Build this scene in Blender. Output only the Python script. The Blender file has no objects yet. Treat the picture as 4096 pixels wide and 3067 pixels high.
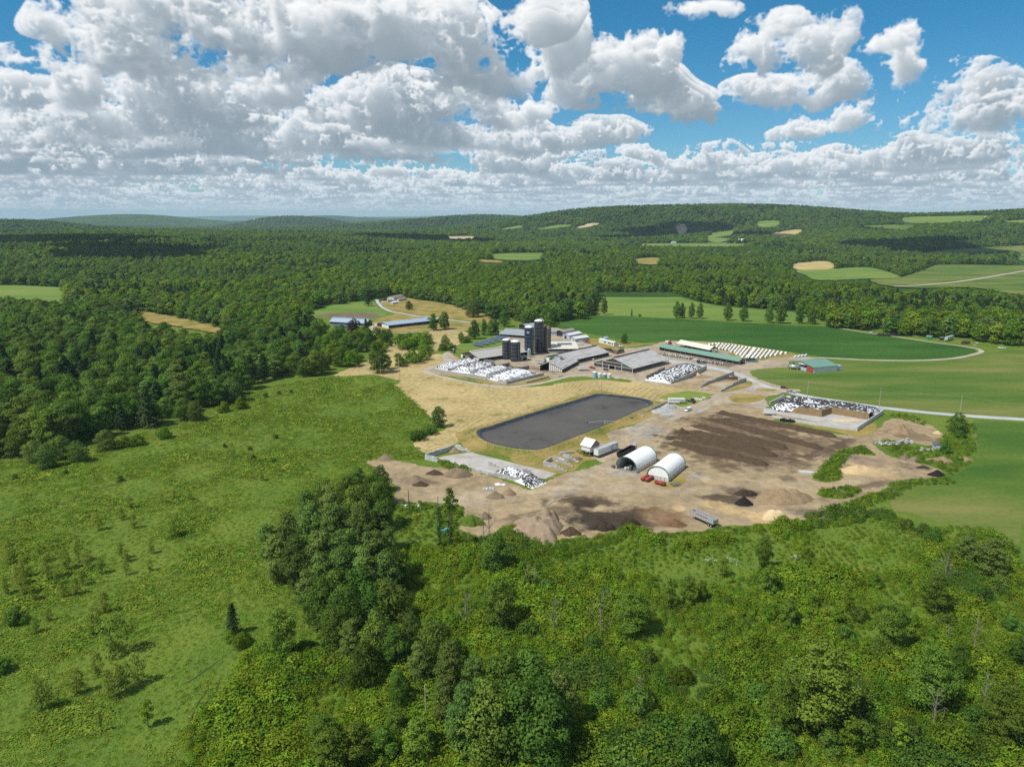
import bpy, bmesh, math, random
import numpy as np
from mathutils import Vector, Matrix, noise as mnoise
R = math.radians
scene = bpy.context.scene
COL = scene.collection
RES = 4096.0                                   # pixel frame used for surveying points on the ground
CAM_H, FOC = 110.0, 2844.0
PITCH = math.atan((1533.5 - 872) / FOC)
# ------------------------------------------------------------------ camera
cam_data = bpy.data.cameras.new('camera')
cam = bpy.data.objects.new('camera', cam_data); COL.objects.link(cam)
cam.location = (0, 0, CAM_H); cam.rotation_euler = (math.pi / 2 - PITCH, 0, 0)
cam_data.sensor_width = 36.0; cam_data.lens = 36.0 * FOC / RES
cam_data.clip_start = 1.0; cam_data.clip_end = 120000.0
scene.camera = cam
# ------------------------------------------------------------------ exposure, render settings
vs = scene.view_settings
vs.view_transform = 'Standard'; vs.look = 'None'; vs.gamma = 1.0; vs.exposure = 0.06; vs.use_curve_mapping = False
scene.cycles.max_bounces = 6; scene.cycles.diffuse_bounces = 3; scene.cycles.glossy_bounces = 2
scene.cycles.transmission_bounces = 3; scene.cycles.transparent_max_bounces = 8; scene.cycles.volume_bounces = 1
scene.cycles.use_denoising = False
scene.cycles.use_adaptive_sampling = True; scene.cycles.adaptive_threshold = 0.01
# ------------------------------------------------------------------ sun
SUN_EL, SUN_AZ = R(56), math.atan2(-0.866, -0.5)     # azimuth measured from +Y towards +X
sd = Vector((math.sin(SUN_AZ) * math.cos(SUN_EL), math.cos(SUN_AZ) * math.cos(SUN_EL), math.sin(SUN_EL)))
sl = bpy.data.lights.new('sun', 'SUN'); sl.energy = 5.0; sl.angle = R(0.53); sl.color = (1.0, 0.955, 0.88)
so = bpy.data.objects.new('sun', sl); COL.objects.link(so)
so.rotation_euler = (-sd).to_track_quat('-Z', 'Y').to_euler(); so.location = (-400, -300, 600)

# ------------------------------------------------------------------ node helper
class N:
    def __init__(s, tree): s.t = tree; s.n = tree.nodes; s.l = tree.links
    def new(s, typ, **kw):
        nd = s.n.new(typ)
        for k, v in kw.items(): setattr(nd, k, v)
        return nd
    def put(s, sock, v):
        if v is None: return
        if isinstance(v, bpy.types.NodeSocket): s.l.new(v, sock)
        else:
            try: sock.default_value = v
            except Exception:
                sock.default_value = (v[0], v[1], v[2], 1.0) if len(v) == 3 else v
    def m(s, op, a, b=None, c=None, clamp=False):
        nd = s.new('ShaderNodeMath', operation=op); nd.use_clamp = clamp
        s.put(nd.inputs[0], a); s.put(nd.inputs[1], b)
        if c is not None: s.put(nd.inputs[2], c)
        return nd.outputs[0]
    def v(s, op, a, b=None, scale=None):
        nd = s.new('ShaderNodeVectorMath', operation=op)
        s.put(nd.inputs[0], a)
        if b is not None: s.put(nd.inputs[1], b)
        if scale is not None: s.put(nd.inputs['Scale'], scale)
        return nd.outputs['Value'] if op in ('LENGTH', 'DISTANCE', 'DOT_PRODUCT') else nd.outputs['Vector']
    def xyz(s, x=0., y=0., z=0.):
        nd = s.new('ShaderNodeCombineXYZ')
        for i, q in enumerate((x, y, z)): s.put(nd.inputs[i], q)
        return nd.outputs[0]
    def sep(s, v):
        nd = s.new('ShaderNodeSeparateXYZ'); s.put(nd.inputs[0], v); return nd.outputs
    def noise(s, vec, scale=1., detail=4., rough=.5, lac=2., dist=0., color=False):
        nd = s.new('ShaderNodeTexNoise', noise_dimensions='3D')
        s.put(nd.inputs['Vector'], vec); s.put(nd.inputs['Scale'], scale); s.put(nd.inputs['Detail'], detail)
        s.put(nd.inputs['Roughness'], rough); s.put(nd.inputs['Lacunarity'], lac); s.put(nd.inputs['Distortion'], dist)
        return nd.outputs['Color' if color else 'Fac']
    def vor(s, vec, scale=1., feature='F1', rnd=1., detail=0., color=False):
        nd = s.new('ShaderNodeTexVoronoi', feature=feature)
        s.put(nd.inputs['Vector'], vec); s.put(nd.inputs['Scale'], scale); s.put(nd.inputs['Randomness'], rnd)
        if 'Detail' in nd.inputs: s.put(nd.inputs['Detail'], detail)
        return nd.outputs['Color' if color else 'Distance']
    def rng(s, x, a, b, c=0., d=1., smooth=False):
        nd = s.new('ShaderNodeMapRange'); nd.clamp = True
        if smooth: nd.interpolation_type = 'SMOOTHSTEP'
        for i, q in enumerate((x, a, b, c, d)): s.put(nd.inputs[i], q)
        return nd.outputs[0]
    def mix(s, f, a, b, mode='MIX'):
        nd = s.new('ShaderNodeMix', data_type='RGBA', blend_type=mode)
        s.put(nd.inputs[0], f); s.put(nd.inputs[6], a); s.put(nd.inputs[7], b)
        return nd.outputs[2]
    def ramp(s, f, stops, interp='LINEAR'):
        nd = s.new('ShaderNodeValToRGB'); nd.color_ramp.interpolation = interp
        e = nd.color_ramp.elements
        while len(e) < len(stops): e.new(0.5)
        for i, (p, c) in enumerate(stops): e[i].position = p; e[i].color = (c[0], c[1], c[2], 1)
        s.put(nd.inputs[0], f); return nd.outputs[0]

# ------------------------------------------------------------------ world: Nishita sky with cumulus
def pix_dir(px, py):
    dx, dy = (px - 2048) / FOC, (py - 1533.5) / FOC
    y = math.cos(PITCH) - dy * math.sin(PITCH); z = -(math.sin(PITCH) + dy * math.cos(PITCH))
    return math.atan2(dx, y), z / math.hypot(dx, y)
k = 1.852
HERO = [(a * k, b * k, c * k, d * k, e) for a, b, c, d, e in [
    (270, 45, 140, 80, 1.0), (380, 110, 170, 75, 1.0), (330, 160, 120, 50, .85),
    (640, 40, 290, 85, 1.2), (830, 85, 270, 95, 1.25), (1000, 135, 160, 75, 1.2), (560, 110, 170, 65, 1.0),
    (420, 215, 160, 60, 1.0), (520, 265, 140, 55, 1.1), (400, 290, 120, 40, .85), (620, 180, 80, 35, .7),
    (70, 215, 120, 42, 1.7), (150, 285, 120, 45, 1.1), (50, 330, 110, 36, .9), (560, 325, 130, 42, 1.1), (300, 330, 120, 35, 1.),
    (790, 275, 110, 65, 1.3), (900, 235, 180, 60, 1.3), (960, 205, 130, 45, 1.),
    (1180, 45, 70, 50, 1.0), (1225, 110, 70, 60, 1.1), (1385, 145, 115, 70, 1.6), (1440, 205, 100, 55, 1.5), (1290, 175, 95, 50, 1.1),
    (1480, 120, 36, 45, .9), (1250, 285, 115, 45, 1.2), (1130, 335, 110, 38, 1.), (1400, 325, 50, 22, .9), (1160, 220, 50, 25, .8),
    (1530, 22, 80, 24, .8), (1735, 95, 112, 72, 2.2), (1800, 165, 95, 58, 2.0), (1665, 185, 85, 30, 1.2), (1695, 50, 55, 38, 1.6),
    (1925, 70, 58, 36, .9), (1965, 120, 38, 45, .85), (1780, 262, 100, 30, 1.1), (1690, 305, 80, 27, 1.), (1760, 350, 110, 25, 1.1), (1870, 245, 40, 40, .75),
    (2130, 305, 105, 36, 1.2), (2050, 335, 80, 18, .9), (1060, 38, 20, 16, .7), (1220, 340, 60, 22, .9), (1500, 345, 90, 18, .9)]]
def make_clouds(W=1536, Hh=320, TEMAX=0.335):
    rng = np.random.default_rng(11); NT = 96
    def tile(n):                                   # smooth periodic lattice noise
        a = rng.random((n, n, n)).astype(np.float32); return a
    lat = tile(NT)
    def vn(x, y, z):                               # value noise, smooth, periodic
        xi = np.floor(x); yi = np.floor(y); zi = np.floor(z)
        fx = x - xi; fy = y - yi; fz = z - zi
        fx = fx * fx * (3 - 2 * fx); fy = fy * fy * (3 - 2 * fy); fz = fz * fz * (3 - 2 * fz)
        x0 = xi.astype(np.int32) % NT; y0 = yi.astype(np.int32) % NT; z0 = zi.astype(np.int32) % NT
        x1 = (x0 + 1) % NT; y1 = (y0 + 1) % NT; z1 = (z0 + 1) % NT
        L = lat.ravel(); A = x0 * (NT * NT); B = x1 * (NT * NT); C = y0 * NT; D = y1 * NT
        def g(p, q, r): return L[p + q + r]
        v00 = g(A, C, z0) * (1 - fx) + g(B, C, z0) * fx; v10 = g(A, D, z0) * (1 - fx) + g(B, D, z0) * fx
        v01 = g(A, C, z1) * (1 - fx) + g(B, C, z1) * fx; v11 = g(A, D, z1) * (1 - fx) + g(B, D, z1) * fx
        return ((v00 * (1 - fy) + v10 * fy) * (1 - fz) + (v01 * (1 - fy) + v11 * fy) * fz)
    AZ0 = math.pi / 4
    az = (np.arange(W) + .5) / W * 2 * AZ0 - AZ0
    te = ((np.arange(Hh) + .5) / Hh * TEMAX).astype(np.float32)
    az = az.astype(np.float32)
    sx, cx = np.sin(az), np.cos(az)
    # distances in km
    rs = [3.6]
    while rs[-1] < 130: rs.append(rs[-1] * (1.0 + 0.016 + 0.02 * min(1, max(0, (rs[-1] - 8) / 30))))
    heroes = []
    for (px, py, rx, ry, wt) in HERO:
        a0, e0 = pix_dir(px, py); eb = pix_dir(px, py + ry * 0.85)[1]
        d = min(30, max(4.2, 1.35 / max(eb, .02)))
        heroes.append((a0, e0, rx / FOC * .92, ry / FOC * .9, wt, d, max(.7, rx / FOC * d * 0.75)))
    dj = np.zeros((Hh, W), np.float32)
    wu = (vn(*np.broadcast_arrays(sx[None] * 14, cx[None] * 14, te[:, None] * 16)) - .5) + .5 * (vn(*np.broadcast_arrays(sx[None] * 31, cx[None] * 31 + 9, te[:, None] * 33)) - .5)
    wv = (vn(*np.broadcast_arrays(sx[None] * 14 + 40, cx[None] * 14, te[:, None] * 16)) - .5) + .5 * (vn(*np.broadcast_arrays(sx[None] * 31 + 40, cx[None] * 31 + 9, te[:, None] * 33)) - .5)
    AZw = az[None] + wu * 0.055; TEw = te[:, None] + wv * 0.04
    Tr = np.ones((Hh, W), np.float32); colr = np.zeros((Hh, W), np.float32); alb = np.zeros((Hh, W), np.float32); dsum = np.zeros((Hh, W), np.float32)
    for i in range(len(rs) - 1):
        r0, dr = rs[i], rs[i + 1] - rs[i]
        hgt0 = r0 * te
        lo = np.searchsorted(hgt0, 0.95); hi = min(Hh, np.searchsorted(hgt0, 3.6))
        if lo >= Hh: continue
        n = hi - lo
        r = r0 + dr * dj[lo:hi]
        Hk = r * te[lo:hi, None]
        X = r * sx[None]; Y = r * cx[None]
        F = np.full((n, W), -1.0, np.float32)
        for (a0, e0, ra, re, wt, d, rd) in heroes:
            zr = (r0 - d) / rd
            if abs(zr) > 1.35: continue
            x0 = np.searchsorted(az, a0 - ra * 1.6 - .06); x1 = np.searchsorted(az, a0 + ra * 1.6 + .06)
            y0 = max(lo, np.searchsorted(te, e0 - re * 1.6 - .04)); y1 = min(hi, np.searchsorted(te, e0 + re * 1.6 + .04))
            if x1 <= x0 or y1 <= y0: continue
            u = (AZw[y0:y1, x0:x1] - a0) / ra; v = (TEw[y0:y1, x0:x1] - e0) / re
            val = wt * 1.5 * (1 - np.sqrt(u * u + v * v + zr * zr)) - .40
            s = F[y0 - lo:y1 - lo, x0:x1]; np.maximum(s, val, out=s)
        # scattered field, denser with distance
        rel = (Hk - 1.3) / 1.0
        cov = -1.1 + 0.85 * min(1, max(0, (r0 - 10) / 18)) - (0.5 if r0 < 9 else 0)
        c = vn(X * .28 + 3, Y * .28, Hk * .25) * .42 + vn(X * .8 + 30, Y * .8, Hk * .5) * .58
        G = (c - .5) * 3.4 + cov - np.maximum(rel, 0) * (1.1 if r0 < 14 else 1.1 + min(1.2, (r0 - 14) * .06))
        np.maximum(F, G, out=F)
        m = (F > -.75)
        # flat base with some play
        bn = vn(X * .5 + 7, Y * .5 + 70, Hk * .4)
        base = 1.12 + (.35 if r0 < 12 else .2) * bn
        bf = np.clip((Hk - base) / .10 + .5, 0, 1)
        m &= bf > 0
        idx = np.nonzero(m)
        den = np.zeros((n, W), np.float32)
        if len(idx[0]):
            xx, yy, zz = X[idx], Y[idx], Hk[idx]
            # billows: folded noise makes cauliflower lobes
            f = np.zeros_like(xx); a_, fr = 1., 1.25 * max(1., (11. / r0) ** .8)
            tot = 0
            for o in range(6):
                q = vn(xx * fr + 13 * o, yy * fr + 5 * o, zz * fr * 1.15 + 3 * o)
                q = 1 - np.abs(q * 2 - 1) * 1.0 if o in (1, 2, 3) else q
                f += a_ * (q - (.5 if o not in (1, 2, 3) else .55)); tot += a_; a_ *= .70; fr *= 2.1
                if fr * 0.001 * r0 > 1.2 and o >= 3: break
            t = F[idx] + f * 2.2 - .14
            den[idx] = np.clip(t / .42, 0, 1) * bf[idx]
        if den.max() <= 0: continue
        # sun shadow inside the slice: sweep from the top down, the sun being up to the left
        dz = r0 * (te[1] - te[0]); daz = r0 * (az[1] - az[0])
        sh = (dz / .829 * .484) / daz
        ish = int(math.floor(sh)); fs = sh - ish
        tau = np.zeros((n, W), np.float32); acc = np.zeros(W, np.float32); step = dz / .829
        for j in range(n - 1, -1, -1):
            s0 = np.roll(acc, ish); s1 = np.roll(acc, ish + 1); acc = (s0 * (1 - fs) + s1 * fs)
            tau[j] = acc; acc = acc + den[j] * step
        tau *= 13.
        L = .13 + .52 * np.exp(-tau * .28) + .46 * np.exp(-tau * 2.0) + .05 * np.clip(rel, 0, 1)
        a = 1 - np.exp(-den * dr * 5.)
        wgt = Tr[lo:hi] * a
        colr[lo:hi] += wgt * L; dsum[lo:hi] += wgt * r0; alb[lo:hi] += wgt
        Tr[lo:hi] *= 1 - a
    al = 1 - Tr
    L = colr / np.maximum(alb, 1e-4); dd = dsum / np.maximum(alb, 1e-4)
    return L, al, dd

world = bpy.data.worlds.new('World'); scene.world = world; world.use_nodes = True
def build_world():
    L, al, dd = make_clouds()
    def ramp(x, st): return np.stack([np.interp(x, [q[0] for q in st], [q[1][c] for q in st]) for c in range(3)], -1)
    rgb = ramp(L, [(.12, (.22, .28, .33)), (.38, (.42, .48, .53)), (.66, (.82, .85, .87)), (1.0, (1.05, 1.05, 1.04))])
    fog = (1 - np.exp(-dd / 55))[..., None] * .62
    rgb = rgb * (1 - fog) + np.array((.46, .62, .76)) * fog
    h, wd = L.shape
    img = bpy.data.images.new('cumulus_field', wd, h, alpha=True, float_buffer=True, is_data=True)
    px = np.concatenate([rgb, al[..., None]], -1).astype(np.float32)
    img.pixels.foreach_set(px.ravel()); img.update()
    t = world.node_tree; t.nodes.clear(); w = N(t)
    sky = w.new('ShaderNodeTexSky', sky_type='NISHITA'); sky.sun_disc = False
    sky.sun_elevation = SUN_EL; sky.sun_rotation = SUN_AZ; sky.altitude = 300
    sky.air_density = 1.0; sky.dust_density = 0.0; sky.ozone_density = 4.0
    x, y, z = w.sep(w.new('ShaderNodeTexCoord').outputs['Generated'])
    hh = w.m('MAXIMUM', w.m('SQRT', w.m('ADD', w.m('MULTIPLY', x, x), w.m('MULTIPLY', y, y))), 0.02)
    te = w.m('DIVIDE', z, hh); az = w.m('ARCTAN2', x, y)
    u = w.m('MULTIPLY_ADD', az, 2 / math.pi, 0.5); v = w.m('MAXIMUM', w.m('DIVIDE', te, 0.335), 0.001)
    it = w.new('ShaderNodeTexImage', image=img, extension='MIRROR', interpolation='Cubic')
    w.put(it.inputs[0], w.xyz(u, v, 0))
    hi = w.rng(te, 0.7, 1.3, 0, 1)
    ccol = w.mix(hi, it.outputs[0], (.40, .44, .48)); ca = w.m('ADD', w.m('MULTIPLY', it.outputs[1], w.m('SUBTRACT', 1., hi)), w.m('MULTIPLY', hi, .4))
    hz = w.m('MULTIPLY', w.m('EXPONENT', w.m('DIVIDE', w.m('MAXIMUM', te, 0.), -.022)), .9)          # pale air low over the horizon
    ccol = w.mix(hz, ccol, (.47, .59, .68)); ca = w.m('MAXIMUM', ca, hz)
    bg1 = w.new('ShaderNodeBackground'); w.put(bg1.inputs[0], w.mix(1., sky.outputs[0], w.mix(w.rng(te, 0., .22), (.72, .95, 1.08), (.27, .90, 1.08)), 'MULTIPLY')); bg1.inputs[1].default_value = SKY_STRENGTH
    bg2 = w.new('ShaderNodeBackground'); w.put(bg2.inputs[0], ccol); bg2.inputs[1].default_value = CLOUD_STRENGTH
    mx = w.new('ShaderNodeMixShader'); w.put(mx.inputs[0], ca); w.put(mx.inputs[1], bg1.outputs[0]); w.put(mx.inputs[2], bg2.outputs[0])
    out = w.new('ShaderNodeOutputWorld'); w.put(out.inputs[0], mx.outputs[0])
SKY_STRENGTH, CLOUD_STRENGTH = 0.085, 0.95
build_world()
# ------------------------------------------------------------------ helpers
rnd = random.Random(7)
def tag(o, label=None, cat=None, group=None, kind=None):
    if label: o['label'] = label
    if cat: o['category'] = cat
    if group: o['group'] = group
    if kind: o['kind'] = kind
    return o
def thing(name, label, cat, loc=(0, 0, 0), rotz=0., group=None):
    o = bpy.data.objects.new(name, None); COL.objects.link(o); o.empty_display_size = 0.5
    o.location = loc; o.rotation_euler = (0, 0, rotz)
    return tag(o, label, cat, group)
def link(name, me, parent=None, m=None):
    o = bpy.data.objects.new(name, me); COL.objects.link(o)
    if m is not None and not me.materials: me.materials.append(m)
    if parent is not None: o.parent = parent
    return o
def copy_tree(o, parent=None, label=None):
    c = o.copy(); COL.objects.link(c); c.parent = parent
    if label: c['label'] = label
    for ch in o.children: copy_tree(ch, c)
    return c
class MB:
    """collects faces of one mesh"""
    def __init__(s): s.v = []; s.f = []
    def add(s, vs, fs, M=None):
        b = len(s.v)
        s.v += [tuple(M @ Vector(q)) for q in vs] if M is not None else [tuple(q) for q in vs]
        s.f += [tuple(b + i for i in f) for f in fs]; return s
    def box(s, x0, x1, y0, y1, z0, z1, M=None):
        return s.add([(x0, y0, z0), (x1, y0, z0), (x1, y1, z0), (x0, y1, z0), (x0, y0, z1), (x1, y0, z1), (x1, y1, z1), (x0, y1, z1)],
                     [(3, 2, 1, 0), (4, 5, 6, 7), (0, 1, 5, 4), (1, 2, 6, 5), (2, 3, 7, 6), (3, 0, 4, 7)], M)
    def prism(s, poly, y0, y1, M=None, axis='y'):
        """poly in (x,z) swept from y0 to y1; axis='x': poly in (y,z) swept along x; axis='z': poly (x,y)"""
        n = len(poly)
        def P(p, t): return (p[0], t, p[1]) if axis == 'y' else ((t, p[0], p[1]) if axis == 'x' else (p[0], p[1], t))
        vs = [P(p, y0) for p in poly] + [P(p, y1) for p in poly]
        fs = [tuple(range(n)), tuple(range(2 * n - 1, n - 1, -1))] + [((i + 1) % n, i, n + i, n + (i + 1) % n) for i in range(n)]
        if axis == 'x' or axis == 'z': pass
        return s.add(vs, fs, M)
    def cyl(s, c, r0, h, r1=None, n=16, axis='z', cap=True, M=None):
        r1 = r0 if r1 is None else r1
        vs = []
        for t, r in ((0, r0), (h, r1)):
            for i in range(n):
                a = 2 * math.pi * i / n; p, q = r * math.cos(a), r * math.sin(a)
                vs.append({'z': (c[0] + p, c[1] + q, c[2] + t), 'x': (c[0] + t, c[1] + p, c[2] + q), 'y': (c[0] + q, c[1] + t, c[2] + p)}[axis])
        fs = [(i, (i + 1) % n, n + (i + 1) % n, n + i) for i in range(n)]
        if cap: fs += [tuple(range(n - 1, -1, -1)), tuple(range(n, 2 * n))]
        return s.add(vs, fs, M)
    def lathe(s, prof, c=(0, 0, 0), n=24, M=None):
        vs = []; k = len(prof)
        for r, z in prof:
            for i in range(n):
                a = 2 * math.pi * i / n; vs.append((c[0] + r * math.cos(a), c[1] + r * math.sin(a), c[2] + z))
        fs = [(j * n + i, j * n + (i + 1) % n, (j + 1) * n + (i + 1) % n, (j + 1) * n + i) for j in range(k - 1) for i in range(n)]
        return s.add(vs, fs, M)
    def tube(s, pts, r, n=6, M=None):
        pts = [Vector(p) for p in pts]; rr = r if isinstance(r, (list, tuple)) else [r] * len(pts)
        vs = []
        for i, p in enumerate(pts):
            d = (pts[min(i + 1, len(pts) - 1)] - pts[max(i - 1, 0)]).normalized()
            u = d.cross(Vector((0.3, 0.9, 0.31))).normalized(); w = d.cross(u)
            for j in range(n):
                a = 2 * math.pi * j / n; vs.append(p + (u * math.cos(a) + w * math.sin(a)) * rr[i])
        k = len(pts)
        fs = [(j * n + i, j * n + (i + 1) % n, (j + 1) * n + (i + 1) % n, (j + 1) * n + i) for j in range(k - 1) for i in range(n)]
        fs += [tuple(range(n - 1, -1, -1)), tuple(range((k - 1) * n, k * n))]
        return s.add(vs, fs, M)
    def mesh(s, name, m=None, smooth=False, fix=True):
        me = bpy.data.meshes.new(name); me.from_pydata(s.v, [], s.f)
        if fix:
            bm = bmesh.new(); bm.from_mesh(me); bmesh.ops.recalc_face_normals(bm, faces=bm.faces); bm.to_mesh(me); bm.free()
        if m is not None: me.materials.append(m)
        if smooth: me.shade_smooth()
        return me
    def build(s, name, m, parent=None, smooth=False):
        return link(name, s.mesh(name, m, smooth), parent)
def np_mesh(name, v, quads=None, tris=None, m=None):
    """fast mesh from arrays"""
    me = bpy.data.meshes.new(name)
    v = np.asarray(v, np.float32); me.vertices.add(len(v)); me.vertices.foreach_set('co', v.ravel())
    parts = []; starts = []; n = 0
    for a, kk in ((quads, 4), (tris, 3)):
        if a is None or len(a) == 0: continue
        a = np.asarray(a, np.int32); parts.append(a.ravel()); starts.append(n + np.arange(len(a), dtype=np.int32) * kk); n += a.size
    loops = np.concatenate(parts); st = np.concatenate(starts)
    me.loops.add(len(loops)); me.loops.foreach_set('vertex_index', loops)
    me.polygons.add(len(st)); me.polygons.foreach_set('loop_start', st)
    me.update(calc_edges=True)
    if m is not None: me.materials.append(m)
    return me
def set_attr(me, name, typ, data, domain='POINT'):
    a = me.attributes.new(name, typ, domain)
    a.data.foreach_set({'FLOAT': 'value', 'INT': 'value', 'FLOAT_VECTOR': 'vector', 'FLOAT_COLOR': 'color'}[typ], np.asarray(data).ravel())

# ------------------------------------------------------------------ lie of the land (metres; y = away from the drone)
HILLS = [(-1400, 2800, 40, 1300, 1100), (1300, 4300, 168, 1250, 800), (2450, 3100, 128, 900, 700), (-150, 6200, 112, 900, 600), (-1300, 5600, 42, 1100, 500),
         (-2420, 7500, 104, 420, 500), (-1950, 7600, 66, 330, 500), (-3500, 5000, 84, 520, 700), (-9000, 26000, 185, 6000, 1800), (1000, 30000, 225, 12000, 1800), (-3500, 17000, 128, 2600, 1200),
         (350, 4200, 34, 500, 500), (-700, 3300, 4, 900, 600), (-5200, 9800, 150, 1500, 700), (-900, 9800, 122, 1500, 600), (-3300, 12800, 150, 1300, 800), (1500, 11500, 128, 1500, 800)]
_ph = [(0.0021, 0.0013, 1.0), (-0.0009, 0.0027, 2.1), (0.0038, -0.0022, 4.0), (0.0012, 0.0046, 0.4)]
def TER(x, y):
    x = np.asarray(x, float); y = np.asarray(y, float)
    z = np.zeros(np.broadcast(x, y).shape)
    for cx, cy, h, sx, sy in HILLS: z = z + h * np.exp(-((x - cx) / sx) ** 2 - ((y - cy) / sy) ** 2)
    u = sum(np.sin(a * x + b * y + c) for a, b, c in _ph)
    z = z + 3.2 * u + 4
    d = np.hypot((x - 20) * 0.85, y - 420)
    mk = np.clip((d - 560) / 900, 0, 1); mk = mk * mk * (3 - 2 * mk)
    return z * mk
def ray(px, py):
    dx, dy = (px - 2048) / FOC, (py - 1533.5) / FOC
    return dx, math.cos(PITCH) - dy * math.sin(PITCH), -(math.sin(PITCH) + dy * math.cos(PITCH))
_ts = np.geomspace(90, 45000, 900)
def at(px, py, z=0.0, dz=0.0):
    """where the line of sight through this point of the survey photo meets the land (or the level z above the flat)"""
    a, b, c = ray(px, py)
    t = (CAM_H - z) / -c if c < -1e-6 else 1e9
    X, Y = a * t, b * t
    if math.hypot((X - 20) * .85, Y - 420) < 555: return Vector((X, Y, z))
    g = CAM_H + c * _ts - TER(a * _ts, b * _ts)
    i = np.nonzero(g < z)[0]
    if len(i) == 0: t = 4500
    else:
        lo, hi = _ts[max(i[0] - 1, 0)], _ts[i[0]]
        for _ in range(22):
            m = (lo + hi) / 2
            if CAM_H + c * m - float(TER(a * m, b * m)) < z: hi = m
            else: lo = m
        t = hi
    return Vector((a * t, b * t, CAM_H + c * t))
ZF = {1: (1700, 1250, 4.416), 2: (2120, 1260, 4.416), 3: (2550, 1320, 4.416), 4: (3000, 1340, 4.416), 5: (1250, 1130, 4.416), 6: (2100, 1650, 3.68),
      7: (2750, 1320, 4.424), 8: (1600, 1720, 3.403), 9: (3000, 1560, 2.271), 10: (3400, 1640, 2.3127), 11: (3400, 1270, 1.8276), 12: (2300, 1550, 1.957),
      'a': (1200, 1100, 2.208), 'b': (2100, 1200, 2.208), 'c': (3000, 1200, 2.018), 'd': (1400, 1600, 2.212), 'e': (2200, 1550, 2.212), 'f': (3000, 1550, 2.212),
      'g': (0, 800, 1.58), 'h': (1300, 780, 1.58), 'i': (2600, 780, 1.4786), 'j': (0, 1400, 1.7015), 'k': (0, 2200, 1.7015), 'l': (900, 1900, 1.419),
      'm': (2000, 2100, 1.7125), 'n': (3000, 2050, 1.6286), 'o': (0, 0, 1 / 1.852), 's': (0, 0, 1)}
def zp(Z, x, y):
    o = ZF[Z]; return o[0] + x / o[2], o[1] + y / o[2]
def za(Z, x, y, z=0.0): return at(*zp(Z, x, y), z)
def zpoly(Z, pts): return [zp(Z, *p) for p in pts]
def in_poly(x, y, poly):
    r = np.zeros(len(x), bool); n = len(poly)
    px = np.array([p[0] for p in poly]); py = np.array([p[1] for p in poly])
    m = (x > px.min()) & (x < px.max()) & (y > py.min()) & (y < py.max())
    xi, yi = x[m], y[m]; q = np.zeros(len(xi), bool)
    for i in range(n):
        x0, y0, x1, y1 = px[i], py[i], px[(i + 1) % n], py[(i + 1) % n]
        if y0 == y1: continue
        q ^= ((y0 > yi) != (y1 > yi)) & (xi < (x1 - x0) * (yi - y0) / (y1 - y0) + x0)
    r[m] = q; return r
def smooth_poly(pts, n=6, closed=True):
    pts = [Vector((p[0], p[1])) for p in pts]; out = []; k = len(pts)
    rng_ = range(k) if closed else range(k - 1)
    for i in rng_:
        if closed: p0, p1, p2, p3 = pts[i - 1], pts[i], pts[(i + 1) % k], pts[(i + 2) % k]
        else: p0, p1, p2, p3 = pts[max(i - 1, 0)], pts[i], pts[i + 1], pts[min(i + 2, k - 1)]
        for j in range(n):
            t = j / n
            q = 0.5 * ((2 * p1) + (p2 - p0) * t + (2 * p0 - 5 * p1 + 4 * p2 - p3) * t * t + (3 * p1 - p0 - 3 * p2 + p3) * t ** 3)
            out.append((q.x, q.y))
    if not closed: out.append((pts[-1].x, pts[-1].y))
    return out
def seg_dist(x, y, line, closed=False):
    d = np.full(x.shape, 1e9); k = len(line)
    for i in range(k if closed else k - 1):
        ax, ay = line[i][0], line[i][1]; bx, by = line[(i + 1) % k][0], line[(i + 1) % k][1]
        L2 = (bx - ax) ** 2 + (by - ay) ** 2 + 1e-9
        t = np.clip(((x - ax) * (bx - ax) + (y - ay) * (by - ay)) / L2, 0, 1)
        d = np.minimum(d, np.hypot(x - ax - t * (bx - ax), y - ay - t * (by - ay)))
    return d
_vl = np.random.default_rng(5).random((64, 64))
def vn2(x, y):
    xi = np.floor(x).astype(int); yi = np.floor(y).astype(int); fx = x - xi; fy = y - yi
    fx = fx * fx * (3 - 2 * fx); fy = fy * fy * (3 - 2 * fy)
    g = lambda a, b: _vl[a % 64, b % 64]
    return (g(xi, yi) * (1 - fx) + g(xi + 1, yi) * fx) * (1 - fy) + (g(xi, yi + 1) * (1 - fx) + g(xi + 1, yi + 1) * fx) * fy
def fbm2(x, y, o=4, r=.5):
    s = 0; a = 1; t = 0
    for i in range(o): s = s + a * vn2(x + 17 * i, y + 31 * i); t += a; a *= r; x = x * 2.03; y = y * 2.03
    return s / t

# ------------------------------------------------------------------ materials
MATS = {}
def mat(name, fn):
    if name in MATS: return MATS[name]
    m = bpy.data.materials.new(name); m.use_nodes = True; t = m.node_tree; t.nodes.clear(); w = N(t)
    out = w.new('ShaderNodeOutputMaterial'); sh = fn(w); w.put(out.inputs[0], sh); MATS[name] = m; return m
def pbsdf(w, color, rough=.8, metal=0., bump=None, bs=.3, bd=.1, spec=.3, alpha=None):
    b = w.new('ShaderNodeBsdfPrincipled'); w.put(b.inputs['Base Color'], color); w.put(b.inputs['Roughness'], rough); w.put(b.inputs['Metallic'], metal)
    b.inputs['Specular IOR Level'].default_value = spec
    if bump is not None:
        bn = w.new('ShaderNodeBump'); w.put(bn.inputs['Height'], bump); bn.inputs['Strength'].default_value = bs; bn.inputs['Distance'].default_value = bd
        w.put(b.inputs['Normal'], bn.outputs[0])
    return b.outputs[0]
def pos(w): return w.new('ShaderNodeNewGeometry').outputs['Position']
def objc(w): return w.new('ShaderNodeTexCoord').outputs['Object']
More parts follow.
